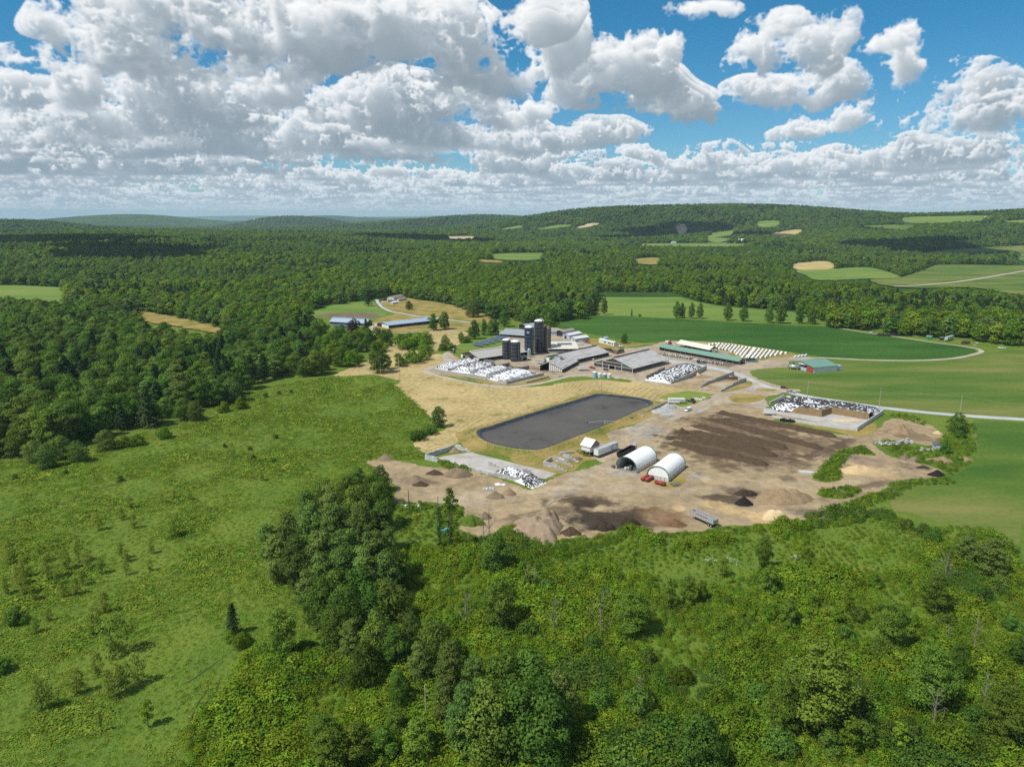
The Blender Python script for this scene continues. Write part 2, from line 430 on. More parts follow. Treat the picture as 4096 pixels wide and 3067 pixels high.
def simple(name, col, rough=.7, metal=0., var=.18, scale=1.2, spec=.3, grime=None):
    """painted or plain surface with worn, uneven tone"""
    def fn(w):
        p = objc(w); n = w.noise(p, scale, 5, .6); n2 = w.noise(p, scale * 7, 3, .6)
        f = w.m('ADD', w.m('MULTIPLY', w.m('SUBTRACT', n, .5), var * 2.2), w.m('MULTIPLY', w.m('SUBTRACT', n2, .5), var))
        c = w.mix(1., col, w.xyz(*[w.m('ADD', 1., f)] * 3), 'MULTIPLY')
        if grime: c = w.mix(w.rng(w.noise(p, scale * .8, 6, .65), .5, .75, 0, .75), c, grime)
        return pbsdf(w, c, rough, metal, n2, .15, .02, spec)
    return mat(name, fn)
# ------------------------------------------------------------------ ground materials
def tone(w, p, stops, sc, det=5, rough=.6): return w.ramp(w.noise(p, sc, det, rough), stops)
def m_meadow(w):
    p = pos(w)
    big = w.noise(p, .012, 4, .6); mid = w.noise(p, .06, 5, .65); fine = w.noise(p, .7, 4, .7)
    c = w.ramp(w.m('ADD', w.m('MULTIPLY', big, .5), w.m('MULTIPLY', mid, .5)), [(.30, (.070, .125, .018)), (.45, (.104, .168, .022)), (.55, (.132, .192, .026)), (.68, (.166, .202, .034))])
    c = w.mix(w.rng(w.noise(w.v('ADD', p, (300, 70, 0)), .03, 4, .6), .56, .70, 0, .2), c, (.20, .185, .055))
    c = w.mix(w.rng(fine, .35, .7, .16, 0.), c, (.030, .065, .010))
    return pbsdf(w, c, .9, 0, w.m('ADD', fine, w.m('MULTIPLY', w.noise(p, .25, 4, .7), 2.)), .9, .8, .1)
def m_hay(w):
    p = pos(w)
    wp = w.v('ADD', p, w.v('MULTIPLY', w.v('SUBTRACT', w.noise(p, .012, 2, .5, color=True), (.5, .5, .5)), (45, 45, 0)))
    x, y, z = w.sep(wp)
    ln = w.m('ADD', w.m('MULTIPLY', x, .80), w.m('MULTIPLY', y, -.60))
    st = w.m('SINE', w.m('MULTIPLY', ln, 1.9)); st2 = w.m('SINE', w.m('MULTIPLY', ln, 4.7))
    st = w.m('ADD', w.m('MULTIPLY', st, .35), w.m('MULTIPLY', st2, .2))
    n = w.noise(p, .35, 5, .65); f = w.m('ADD', w.m('ADD', n, w.m('MULTIPLY', st, .17)), w.m('MULTIPLY', w.m('SUBTRACT', w.noise(p, .03, 3, .5), .5), .5))
    c = w.ramp(f, [(.22, (.20, .165, .065)), (.42, (.315, .245, .110)), (.55, (.40, .315, .150)), (.75, (.49, .395, .20))])
    c = w.mix(w.rng(w.noise(p, .08, 5, .7), .56, .70, 0, .75), c, (.10, .135, .025))
    return pbsdf(w, c, .95, 0, f, .6, .25, .05)
def m_crop(w):
    p = pos(w); x, y, z = w.sep(p)
    row = w.m('SINE', w.m('MULTIPLY', w.m('ADD', w.m('MULTIPLY', x, .52), w.m('MULTIPLY', y, .85)), 2.1))
    n = w.noise(w.v('MULTIPLY', p, (.5, 1, 1)), .8, 4, .7); b = w.noise(w.v('MULTIPLY', p, (.35, 1.3, 1)), .016, 4, .6)
    f = w.m('ADD', w.m('ADD', w.m('MULTIPLY', n, .5), w.m('MULTIPLY', b, .5)), w.m('MULTIPLY', row, .035))
    tl = w.m('ABSOLUTE', w.m('SUBTRACT', w.m('FRACT', w.m('MULTIPLY', w.m('ADD', w.m('MULTIPLY', x, .52), w.m('MULTIPLY', y, .85)), .055)), .5))
    f = w.m('SUBTRACT', f, w.rng(tl, .0, .035, .09, 0.))
    c = w.ramp(f, [(.34, (.018, .055, .009)), (.48, (.034, .092, .014)), (.62, (.066, .135, .024))])
    return pbsdf(w, c, .75, 0, w.m('ADD', n, w.m('MULTIPLY', row, .3)), .7, .4, .04)
def m_grassfield(w):
    p = pos(w)
    s_ = w.v('MULTIPLY', p, (.35, 1.2, 1))
    f = w.m('ADD', w.m('MULTIPLY', w.noise(s_, .018, 4, .6), .75), w.m('MULTIPLY', w.noise(p, .5, 4, .7), .25))
    c = w.ramp(f, [(.34, (.042, .098, .013)), (.45, (.070, .128, .018)), (.53, (.115, .150, .030)), (.64, (.185, .180, .058))])
    return pbsdf(w, c, .9, 0, w.noise(p, 1.3, 4, .7), .6, .3, .1)
def m_pasture(w):
    p = pos(w)
    f = w.m('ADD', w.m('MULTIPLY', w.noise(w.v('MULTIPLY', p, (.4, 1.5, 1)), .012, 4, .6), .7), w.m('MULTIPLY', w.noise(p, .3, 4, .7), .3))
    c = w.ramp(f, [(.36, (.085, .155, .026)), (.5, (.125, .195, .034)), (.62, (.175, .215, .048)), (.75, (.25, .23, .08))])
    return pbsdf(w, c, .9, 0, w.noise(p, 1.3, 4, .7), .4, .3, .1)
def m_dry(w):
    p = pos(w)
    f = w.m('ADD', w.m('MULTIPLY', w.noise(p, .06, 5, .62), .7), w.m('MULTIPLY', w.noise(p, .6, 4, .7), .3))
    c = w.ramp(f, [(.32, (.085, .125, .022)), (.42, (.165, .160, .038)), (.52, (.27, .205, .070)), (.7, (.36, .265, .11))])
    return pbsdf(w, c, .95, 0, w.noise(p, .9, 4, .7), .7, .3, .05)
def m_gravel(w):
    p = pos(w)
    f = w.m('ADD', w.m('MULTIPLY', w.noise(p, .07, 5, .6), .65), w.m('MULTIPLY', w.noise(p, .9, 5, .7), .35))
    c = w.ramp(f, [(.34, (.25, .21, .15)), (.48, (.32, .27, .20)), (.6, (.37, .32, .245)), (.72, (.41, .37, .30))])
    return pbsdf(w, c, .95, 0, w.noise(p, 3., 4, .7), .3, .05, .1)
def m_road(w):
    p = pos(w)
    f = w.m('ADD', w.m('MULTIPLY', w.noise(p, .1, 4, .6), .6), w.m('MULTIPLY', w.noise(p, 1.2, 4, .7), .4))
    c = w.ramp(f, [(.35, (.33, .34, .345)), (.6, (.42, .43, .435)), (.75, (.47, .47, .46))])
    return pbsdf(w, c, .9, 0, w.noise(p, 3., 3, .7), .2, .03, .1)
def m_lane(w):
    p = pos(w)
    f = w.m('ADD', w.m('MULTIPLY', w.noise(p, .1, 4, .6), .6), w.m('MULTIPLY', w.noise(p, 1.2, 4, .7), .4))
    c = w.ramp(f, [(.35, (.30, .26, .20)), (.6, (.41, .37, .30)), (.75, (.47, .43, .37))])
    return pbsdf(w, c, .95, 0, w.noise(p, 3., 3, .7), .25, .04, .1)
def m_concrete_pad(w):
    p = pos(w)
    f = w.m('ADD', w.m('MULTIPLY', w.noise(p, .12, 5, .65), .7), w.m('MULTIPLY', w.noise(p, 1.5, 4, .7), .3))
    c = w.ramp(f, [(.3, (.23, .19, .145)), (.45, (.35, .325, .29)), (.62, (.43, .42, .40)), (.75, (.48, .475, .46))])
    return pbsdf(w, c, .85, 0, w.noise(p, 2., 4, .6), .2, .03, .2)
def m_paint(w):
    p = pos(w)
    a = w.new('ShaderNodeAttribute', attribute_name='soil').outputs['Color']
    n = w.noise(p, .22, 6, .68); n2 = w.noise(w.v('MULTIPLY', p, (1, 1, 1)), 1.7, 4, .7); n3 = w.noise(p, .05, 4, .6)
    f = w.m('ADD', w.m('ADD', w.m('MULTIPLY', n, .9), w.m('MULTIPLY', n2, .5)), w.m('MULTIPLY', n3, .5))
    f = w.rng(f, .62, 1.25, .5, 1.45)
    c = w.mix(1., a, w.xyz(f, f, f), 'MULTIPLY')
    return pbsdf(w, c, .95, 0, w.m('ADD', n, w.m('MULTIPLY', n2, .4)), .7, .35, .05)
def m_far(w):
    p = pos(w)
    c = w.ramp(w.noise(p, .004, 5, .6), [(.35, (.022, .055, .014)), (.55, (.040, .080, .018)), (.7, (.062, .10, .022))])
    return pbsdf(w, c, 1., 0, w.noise(p, .03, 5, .7), 1., 6., .0)
MEADOW, HAY, CROP, GRASSF, PASTURE, DRY = [mat(n, f) for n, f in (('meadow', m_meadow), ('mown_hay', m_hay), ('crop', m_crop), ('field_grass', m_grassfield), ('pasture_grass', m_pasture), ('dry_grass', m_dry))]
GRAVEL, ROAD, LANE, PAD, SOIL = [mat(n, f) for n, f in (('gravel', m_gravel), ('road_surface', m_road), ('lane_surface', m_lane), ('concrete_pad', m_concrete_pad), ('bare_soil', m_paint))]
# ------------------------------------------------------------------ ground sheet to the horizon
def axis_vals(a, b, step, lim, grow):
    v = [a]
    while v[-1] < b: v.append(v[-1] + step)
    s = step
    while v[-1] < lim: s *= grow; v.append(v[-1] + s)
    return v
ys = axis_vals(40, 900, 12, 48000, 1.035); ys = [-3000, -1200, -500, -150, -40] + ys
xp = axis_vals(0, 700, 14, 42000, 1.045); xs = [-q for q in xp[:0:-1]] + xp
GX, GY = np.meshgrid(np.array(xs), np.array(ys)); GZ = TER(GX, GY)
nx, ny = len(xs), len(ys)
ii = np.arange(nx * ny).reshape(ny, nx)
gq = np.stack([ii[:-1, :-1], ii[:-1, 1:], ii[1:, 1:], ii[1:, :-1]], -1).reshape(-1, 4)
ground = link('ground', np_mesh('ground', np.stack([GX, GY, GZ], -1).reshape(-1, 3), gq, m=MEADOW)); ground.data.shade_smooth()
far_m = mat('far_woodland_floor', m_far); ground.data.materials.append(far_m)
fc = (np.hypot(GX, GY)[:-1, :-1] > 900).ravel() & ~((GY[:-1, :-1].ravel() < 300))
ground.data.polygons.foreach_set('material_index', fc.astype(np.int32))
tag(ground, 'green valley floor and hills reaching the horizon', 'ground', kind='structure')

# ------------------------------------------------------------------ sheets laid on the flat
def densify(pts, step):
    out = []
    for i in range(len(pts)):
        a, b = pts[i], pts[(i + 1) % len(pts)]; L = math.hypot(b[0] - a[0], b[1] - a[1]); n = max(1, int(L / step))
        out += [(a[0] + (b[0] - a[0]) * j / n, a[1] + (b[1] - a[1]) * j / n) for j in range(n)]
    return out
def rough_edge(pts, amp, step=2.0):
    P = np.array(densify(pts, step)); T = np.roll(P, -1, 0) - np.roll(P, 1, 0); T /= np.linalg.norm(T, axis=1)[:, None] + 1e-6
    d = (fbm2(P[:, 0] * .16 + 5, P[:, 1] * .16, 3) - .5) * 2.4 * amp + (np.random.default_rng(len(P)).random(len(P)) - .5) * .5 * amp
    return [(float(x + ty * q), float(y - tx * q)) for (x, y), (tx, ty), q in zip(P, T, d)]
def tess(name, pts, z, m, drape=None):
    from mathutils.geometry import delaunay_2d_cdt
    n = len(pts); vs = [Vector((p[0], p[1])) for p in pts]
    if drape:                                                   # inner grid so that the sheet follows the slope
        P = np.array([(p[0], p[1]) for p in pts]); gx, gy = np.meshgrid(np.arange(P[:, 0].min(), P[:, 0].max(), drape), np.arange(P[:, 1].min(), P[:, 1].max(), drape))
        gx, gy = gx.ravel(), gy.ravel(); k_ = in_poly(gx, gy, pts); vs += [Vector((a, b)) for a, b in zip(gx[k_], gy[k_])]
    v, e, f, *_ = delaunay_2d_cdt(vs, [], [list(range(n))], 1, 1e-4)
    co = np.array([(q.x, q.y) for q in v]); zz = TER(co[:, 0], co[:, 1]) + z if drape else np.full(len(co), z)
    me = bpy.data.meshes.new(name); me.from_pydata([(a, b, c) for (a, b), c in zip(co, zz)], [], [tuple(q) for q in f])
    bm = bmesh.new(); bm.from_mesh(me)
    for fa in bm.faces:
        if fa.normal.z < 0: fa.normal_flip()
    bm.to_mesh(me); bm.free(); me.materials.append(m); return link(name, me)
def sheet(name, px, z, m, label, amp=.8, sm=5, step=2.0, cat='field', world_pts=False, drape=None):
    pts = [(q[0], q[1]) for q in px] if world_pts else [tuple(at(*p)[:2]) for p in px]
    if sm: pts = smooth_poly(pts, sm)
    if amp: pts = rough_edge(pts, amp, step)
    o = tess(name, pts, z, m, drape); tag(o, label, cat, kind='structure'); o['outline'] = 0; del o['outline']
    return o, pts
OPEN = []                                                       # outlines where no wood stands
def strip(name, px, width, z, m, label, cat='road', amp=.25, world_pts=False, drape=None):
    c = [tuple(at(*p)[:2]) for p in px] if not world_pts else px
    c = smooth_poly(c, 8, closed=False)
    L, Rr = [], []
    for i, (x, y) in enumerate(c):
        a, b = c[max(i - 1, 0)], c[min(i + 1, len(c) - 1)]; tx, ty = b[0] - a[0], b[1] - a[1]; l = math.hypot(tx, ty) + 1e-6
        wd = (width if not isinstance(width, (list, tuple)) else width[0] + (width[1] - width[0]) * i / (len(c) - 1)) / 2
        L.append((x - ty / l * wd, y + tx / l * wd)); Rr.append((x + ty / l * wd, y - tx / l * wd))
    pts = L + Rr[::-1]
    if amp: pts = rough_edge(pts, amp, 3.)
    o = tess(name, pts, z, m, drape); tag(o, label, cat, kind='structure'); return o, pts
S = lambda Z, *p: zpoly(Z, p)
# fields, nearest the farm
bean, bean_o = sheet('bean_field', S('b', (240, 215), (640, 140)) + S('b', (1300, 165), (1900, 200), (2208, 215)) + S('c', (300, 205), (600, 215), (1100, 290), (1500, 345), (1750, 385), (1830, 415), (1740, 450), (1400, 478), (1000, 475), (600, 460), (330, 420)) + S('b', (2208, 440), (1700, 370), (1240, 360), (1000, 375), (700, 320), (420, 270)),
    .02, CROP, 'dark green bean field behind the barns and calf hutches', amp=.5, sm=3, step=6)
past, past_o = sheet('pasture', S('h', (1680, 622), (1900, 622), (2212, 625)) + S('i', (120, 585), (260, 625), (450, 660), (850, 692), (1000, 755)) + S('b', (2208, 195), (1700, 175), (1300, 160), (900, 140), (640, 130), (635, 40)), .02, PASTURE, 'pale green pasture between the bean field and the woods', amp=1., sm=3, step=8, drape=None)
fld1, _ = sheet('grass_field', S('c', (20, 585), (120, 560), (320, 565), (520, 585), (660, 540), (700, 490), (1100, 492), (1500, 492), (1750, 470), (1890, 430), (2212, 405), (2500, 400), (2900, 700), (2800, 1010), (2212, 960), (1700, 915), (1080, 860), (600, 790), (300, 715), (130, 650), (30, 615)),
    .02, GRASSF, 'green hay field with dry streaks inside the loop road', amp=.4, sm=3, step=8)
fld2, fld2_o = sheet('grass_field', S('c', (1850, 965), (2212, 990), (2700, 1030), (3000, 1500), (2900, 2300), (2212, 1790)) + S('n', (1785, 330), (1700, 230), (1550, 130), (1300, 95), (1050, 0)) + S('f', (1280, 1090), (1250, 1000), (1290, 940), (1450, 880), (1760, 790), (1960, 670), (2010, 520), (1990, 400), (1970, 310)),
    .02, GRASSF, 'green hay field curving round the rubble corner below the road', amp=.5, sm=3, step=6)
hay, hay_o = sheet('hayfield', S('a', (300, 890), (470, 810), (580, 760), (770, 690), (760, 640), (860, 600), (1150, 640), (1180, 580), (1080, 510), (1450, 495), (1470, 560), (1390, 620), (1170, 680), (1260, 700), (1330, 740), (1260, 800), (1120, 830), (1180, 890), (1500, 950), (1800, 990), (2208, 975)) + S('b', (280, 720), (500, 690), (900, 700), (1100, 740), (1500, 790), (1720, 830), (1640, 870), (1260, 900), (1180, 960), (1130, 900), (700, 815), (560, 830), (0, 1010)) + S('a', (1600, 1360), (1440, 1400), (1450, 1470), (1370, 1490), (1100, 1570), (1010, 1490), (1190, 1400), (1290, 1350), (1150, 1250), (960, 1080), (880, 1010), (830, 965), (890, 940), (700, 890), (600, 880)),
    .03, HAY, 'golden mown hayfield sweeping round the lagoon', amp=.9, sm=3, step=3)
dry, _ = sheet('dry_verge', S('d', (940, 300), (1000, 270), (1130, 230), (1500, 130), (1900, 10)) + S('b', (0, 1000), (560, 815), (640, 795), (1150, 890), (1280, 920), (1240, 1040), (1120, 1060), (800, 1130), (720, 1150), (740, 1250), (500, 1330)) + S('6' if False else 6, (900, 650), (700, 600), (620, 880), (420, 880), (150, 800)) + S('d', (1900, 640), (1560, 520), (1080, 460), (1000, 400), (940, 340)),
    .035, DRY, 'dry yellowing grass bank round the lagoon', amp=.7, sm=3, step=2.5)
dry2, _ = sheet('dry_verge', S(6, (-200, 560), (200, 560), (760, 520), (1000, 600), (1130, 690), (900, 700), (760, 830), (620, 900), (480, 900), (440, 960), (330, 960), (100, 800), (-200, 720)), .034, DRY, 'dry grass round the block-built bins', amp=.7, sm=2, step=2.)
lawn, _ = sheet('lawn', S(5, (1000, 760), (1120, 660), (1400, 570), (1560, 545), (2100, 620), (2208, 640)) + S('a', (1150, 400), (1500, 420), (1480, 480), (1150, 490), (700, 520)) + S(5, (1060, 940)), .03, DRY, 'mown dry lawn round the two livestock barns', amp=.6, sm=3, step=4)
knoll, _ = sheet('grass_knoll', S(5, (1220, 330), (1560, 240), (1760, 290), (2208, 350)) + S('a', (1450, 290), (1700, 360), (1650, 420), (1350, 390), (1000, 350), (800, 310), (730, 270)), .03, DRY, 'tawny grass slope below the white house', amp=.6, sm=3, step=4)
paddock, _ = sheet('paddock', S(5, (0, 560), (120, 470), (450, 380), (870, 330), (1080, 330), (1180, 450), (1320, 550), (1150, 640), (1000, 660), (500, 610), (100, 610)), .03, PASTURE, 'pale green paddock below the wood edge', amp=.8, sm=3, step=4)
padsoil, _ = sheet('paddock_soil', S(5, (40, 590), (300, 545), (700, 530), (1050, 540), (1220, 590), (1000, 640), (700, 635), (300, 615)), .045, mat('paddock_earth', lambda w: pbsdf(w, tone(w, pos(w), [(.35, (.10, .075, .045)), (.65, (.17, .13, .08))], .1), .95)), 'bare brown earth strip across the paddock', amp=.8, sm=3, step=4)
# farmyard
calf, _ = sheet('calf_ground', S(7, (380, 290), (560, 215), (1000, 270), (1500, 350), (1900, 420), (1850, 480), (1500, 500), (1320, 540), (1150, 520), (950, 480), (740, 440), (720, 380), (540, 350)), .055, DRY, 'worn grass ground under the calf hutches', amp=.6, sm=3, step=3, cat='ground')
# the dirt lot, its soils painted from a survey of stains, tracks and spills
def soil_grid(name, pts, z, cell, base, spots, label, cat='ground', zfun=None, tracks=()):
    P = np.array(pts); x0, y0 = P.min(0) - cell; x1, y1 = P.max(0) + cell
    gx, gy = np.meshgrid(np.arange(x0, x1, cell), np.arange(y0, y1, cell)); ins = in_poly(gx.ravel(), gy.ravel(), pts).reshape(gx.shape)
    colr = np.ones(gx.shape + (3,)) * np.array(base)
    n1 = fbm2(gx * .05, gy * .05, 4, .6); n2 = fbm2(gx * .23 + 9, gy * .23, 4, .62)
    colr *= (0.82 + .36 * n1)[..., None]
    for (cx, cy, ra, rb, ang, c, st) in spots:
        ca, sa = math.cos(ang), math.sin(ang); u = ((gx - cx) * ca + (gy - cy) * sa) / ra; v = (-(gx - cx) * sa + (gy - cy) * ca) / rb
        d = np.sqrt(u * u + v * v) + (n2 - .5) * 1.5 + (n1 - .5) * .8
        f = np.clip((1.15 - d) / .55, 0, 1); f = (f * f * (3 - 2 * f) * st)[..., None]
        colr = colr * (1 - f) + np.array(c) * f
    for (ln, wd, c, st) in tracks:
        d = seg_dist(gx, gy, ln) + (n2 - .5) * wd * 2.2; f = (np.clip((wd - d) / wd, 0, 1) * st * np.clip(n1 * 2.2 - .4, .2, 1))[..., None]; colr = colr * (1 - f) + np.array(c) * f
    ny, nx = gx.shape; idx = -np.ones(gx.shape, int); cells = ins[:-1, :-1] & ins[1:, :-1] & ins[:-1, 1:] & ins[1:, 1:]
    use = np.zeros(gx.shape, bool); use[:-1, :-1] |= cells; use[1:, :-1] |= cells; use[:-1, 1:] |= cells; use[1:, 1:] |= cells
    idx[use] = np.arange(use.sum()); zz = np.full(gx.shape, z) if zfun is None else zfun(gx, gy) + z
    jr = np.random.default_rng(3); v = np.stack([gx + jr.uniform(-.45, .45, gx.shape) * cell, gy + jr.uniform(-.45, .45, gx.shape) * cell, zz], -1)[use]; j, i = np.nonzero(cells)
    q = np.stack([idx[j, i], idx[j, i + 1], idx[j + 1, i + 1], idx[j + 1, i]], -1)
    me = np_mesh(name, v, q, m=SOIL); set_attr(me, 'soil', 'FLOAT_COLOR', np.concatenate([colr[use], np.ones((use.sum(), 1))], -1)); me.shade_smooth()
    o = link(name, me); tag(o, label, cat, kind='structure'); return o
TAN, BROWN, DARK, BLACK, SAND, GREY, PALE = (.295, .228, .138), (.115, .080, .050), (.052, .038, .029), (.028, .023, .020), (.44, .320, .165), (.27, .25, .215), (.34, .285, .205)
lot_px = S('d', (140, 560), (240, 520), (400, 530), (700, 590), (1000, 600), (1500, 760), (1620, 790), (1800, 680), (2000, 620), (2212, 560)) + S('e', (300, 560), (600, 420), (900, 260), (1300, 230), (1450, 150), (1700, 150), (2212, 270)) + S('f', (200, 290), (900, 430), (1100, 380), (1250, 270), (1500, 290), (1700, 400), (1690, 480), (1600, 520), (1110, 480), (1260, 610), (1560, 680), (1740, 780), (1300, 830), (1150, 930), (900, 1000), (800, 1150), (600, 1170), (330, 1180), (270, 1210), (0, 1210)) + S('e', (1900, 1215), (1500, 1240), (1300, 1270), (900, 1290), (800, 1220), (600, 1260), (400, 1330), (130, 1340), (0, 1370)) + S('d', (2000, 1290), (1650, 1240), (1400, 1110), (1300, 1180), (1150, 1210), (950, 1130), (1000, 960), (700, 900), (400, 910), (380, 760), (250, 680))
lot_pts = rough_edge(smooth_poly([tuple(at(*p)[:2]) for p in lot_px], 4), 1.2, 2.)
def spots(L):
    out = []
    for (Z, x, y, x2, y2, wd, c, st) in L:
        a, b = za(Z, x, y), za(Z, x2, y2); d = b - a
        out.append(((a.x + b.x) / 2, (a.y + b.y) / 2, max(d.length / 2, wd / 2), wd / 2, math.atan2(d.y, d.x), c, st))
    return out
LOT = spots([('e', 0, 1040, 440, 660, 11, PALE, .75), ('e', 420, 680, 900, 330, 9, PALE, .75), ('e', 700, 500, 1000, 300, 16, GREY, .7), ('e', 60, 900, 500, 700, 7, (.40, .35, .27), .5), 
    ('e', 700, 300, 1300, 100, 26, GREY, .8), ('e', 500, 420, 900, 330, 34, GREY, .9), ('e', 0, 760, 700, 560, 26, PALE, .5), ('e', 480, 740, 760, 780, 16, GREY, .8), ('e', 1250, 760, 1390, 820, 9, GREY, .8),
    ('e', 1000, 440, 2200, 640, 66, BROWN, .85), ('e', 1200, 270, 2212, 420, 30, BROWN, .85), ('f', -100, 480, 800, 530, 52, BROWN, .8), ('e', 1080, 460, 2100, 620, 40, (.085, .062, .042), .6), ('e', 960, 420, 1120, 470, 9, BLACK, .8),
    ('e', 1150, 400, 1700, 460, 7, DARK, .7), ('e', 1480, 260, 1900, 330, 8, DARK, .7), ('e', 1060, 530, 1500, 600, 6, DARK, .6), ('f', 0, 280, 700, 400, 9, DARK, .8), ('f', 0, 640, 600, 600, 9, BROWN, .8), ('f', 380, 660, 900, 470, 8, DARK, .45),
    ('e', -150, 980, 700, 1030, 14, DARK, .85), ('e', 200, 1060, 640, 1270, 26, BLACK, .9), ('e', 420, 1080, 820, 1240, 22, DARK, .9), ('e', 840, 1080, 1200, 1200, 15, (.16, .095, .052), .8),
    ('e', 1350, 960, 1800, 1020, 12, BLACK, .75), ('e', 1500, 880, 1850, 960, 11, (.08, .055, .048), .7), ('e', 1400, 1020, 2000, 1180, 9, SAND, .75), ('e', 1750, 1120, 2100, 1190, 12, SAND, .9), ('e', 1100, 1060, 1190, 1070, 5, SAND, .7), ('e', 1350, 800, 1500, 860, 6, SAND, .45),
    ('f', 600, 850, 900, 870, 7, SAND, .5), ('f', 800, 680, 1300, 800, 16, SAND, .7), ('f', 850, 600, 1200, 700, 13, (.22, .16, .12), .7), ('f', 1250, 680, 1700, 730, 10, DARK, .6), ('f', 1200, 380, 1660, 480, 14, BROWN, .6), ('f', 250, 790, 420, 820, 9, DARK, .5),
    ('d', 1350, 1080, 2212, 900, 14, DARK, .6), ('d', 480, 700, 760, 740, 8, BROWN, .8), ('d', 380, 600, 700, 690, 16, TAN, .5), ('d', 700, 950, 1400, 850, 16, PALE, .5), ('d', 1000, 850, 1900, 800, 10, PALE, .4), ('d', 1450, 700, 1800, 740, 7, BROWN, .4), ('d', 2000, 900, 2212, 960, 10, DARK, .6),
    ('e', 0, 900, 1300, 900, 9, PALE, .35), ('e', 900, 960, 1700, 870, 6, PALE, .3), ('f', 880, 900, 1250, 830, 5, DARK, .6), ('f', 300, 1080, 800, 1150, 10, (.12, .10, .085), .7)])
WR = [((1060, 492), 'e', (1930, 690)), ((1120, 432), 'e', (2010, 612)), ((1230, 395), 'f', (130, 555)), ((1280, 342), 'f', (330, 545)), ((1400, 278), 'f', (640, 548)), ((1480, 225), 'f', (760, 440))]   # compost rows
for a_, zb_, b_ in WR:
    p_, q_ = za('e', *a_), za(zb_, *b_); d_ = q_ - p_; m_ = (p_ + q_) / 2
    LOT.append((m_.x + 1.2, m_.y - 2.2, d_.length / 2 + 2, 2.9, math.atan2(d_.y, d_.x), DARK, .8))
    LOT.append((m_.x + 4.4, m_.y - 5.6, d_.length / 2, 1.1, math.atan2(d_.y, d_.x), (.20, .16, .115), .5))
def trk(Z, pts, n, sp, wd, c, st):
    base = smooth_poly([tuple(za(Z, *q)[:2]) for q in pts], 6, False); out = []
    for k_ in range(n): o = (k_ - (n - 1) / 2) * sp; out.append(([(x + o * .6 * math.sin(i * .15 + k_), y + o) for i, (x, y) in enumerate(base)], wd, c, st))
    return out
RUT = (.36, .30, .215); MUD = (.135, .10, .068)
TRK = trk('e', [(0, 1010), (300, 800), (560, 560), (900, 320)], 5, 2.2, .8, RUT, .8) + trk('e', [(0, 960), (500, 880), (900, 870), (1300, 860), (1700, 760), (2100, 680)], 5, 2.4, .8, RUT, .55) + trk('f', [(0, 760), (400, 690), (700, 580), (950, 470), (1200, 420)], 4, 1.9, .7, MUD, .8) + trk('f', [(0, 850), (500, 850), (900, 830), (1250, 740), (1500, 700)], 4, 2., .7, RUT, .6) + trk('f', [(300, 1000), (700, 1000), (1000, 920), (1300, 800)], 4, 1.6, .6, MUD, .7) + trk('d', [(250, 640), (600, 800), (1000, 880), (1500, 850), (2000, 760), (2212, 640)], 5, 2.2, .8, RUT, .7) + trk('d', [(420, 880), (800, 800), (1100, 700), (1300, 780)], 3, 1.8, .7, MUD, .5) + trk('d', [(1000, 960), (1500, 880), (2000, 830), (2212, 840)], 4, 2., .7, MUD, .55) + trk('e', [(520, 740), (760, 640), (950, 520), (1100, 330), (1400, 220)], 4, 2., .7, RUT, .5) + trk('e', [(1000, 720), (1400, 700), (1800, 740), (2200, 700)], 4, 2.2, .7, MUD, .5) + trk('e', [(600, 980), (1000, 1000), (1300, 960), (1600, 880)], 4, 2.2, .7, MUD, .45)
lot = soil_grid('dirt_lot', lot_pts, .07, .85, TAN, LOT, 'brown dirt lot with dark compost stains and wheel tracks', 'lot', tracks=TRK)
yard_pts = rough_edge(smooth_poly([tuple(at(*p)[:2]) for p in S(1, (280, 760), (460, 700), (640, 820), (1000, 690), (1380, 560), (1300, 420), (1330, 330), (1700, 300)) + S(2, (250, 230), (500, 230), (900, 340), (1010, 440), (1150, 560), (1560, 600)) + S('b', (1120, 400), (1260, 360), (1700, 375), (2208, 440)) + S('c', (330, 440), (560, 470), (330, 500), (310, 545), (120, 555), (10, 575), (30, 615), (140, 660), (320, 720)) + S('c', (200, 770), (120, 790), (160, 850), (0, 980)) + S('b', (1900, 1000), (1300, 1180), (1000, 1500), (600, 1400), (760, 1240), (700, 1160), (1130, 1060), (1300, 900), (1660, 860), (1560, 800), (1100, 745), (900, 705), (500, 695), (330, 670), (300, 690)) + S(1, (2208, 1230), (1700, 1320), (1100, 1280), (450, 1130), (60, 1080), (0, 1030), (60, 970), (300, 900), (340, 830))], 2), .8, 2.5)
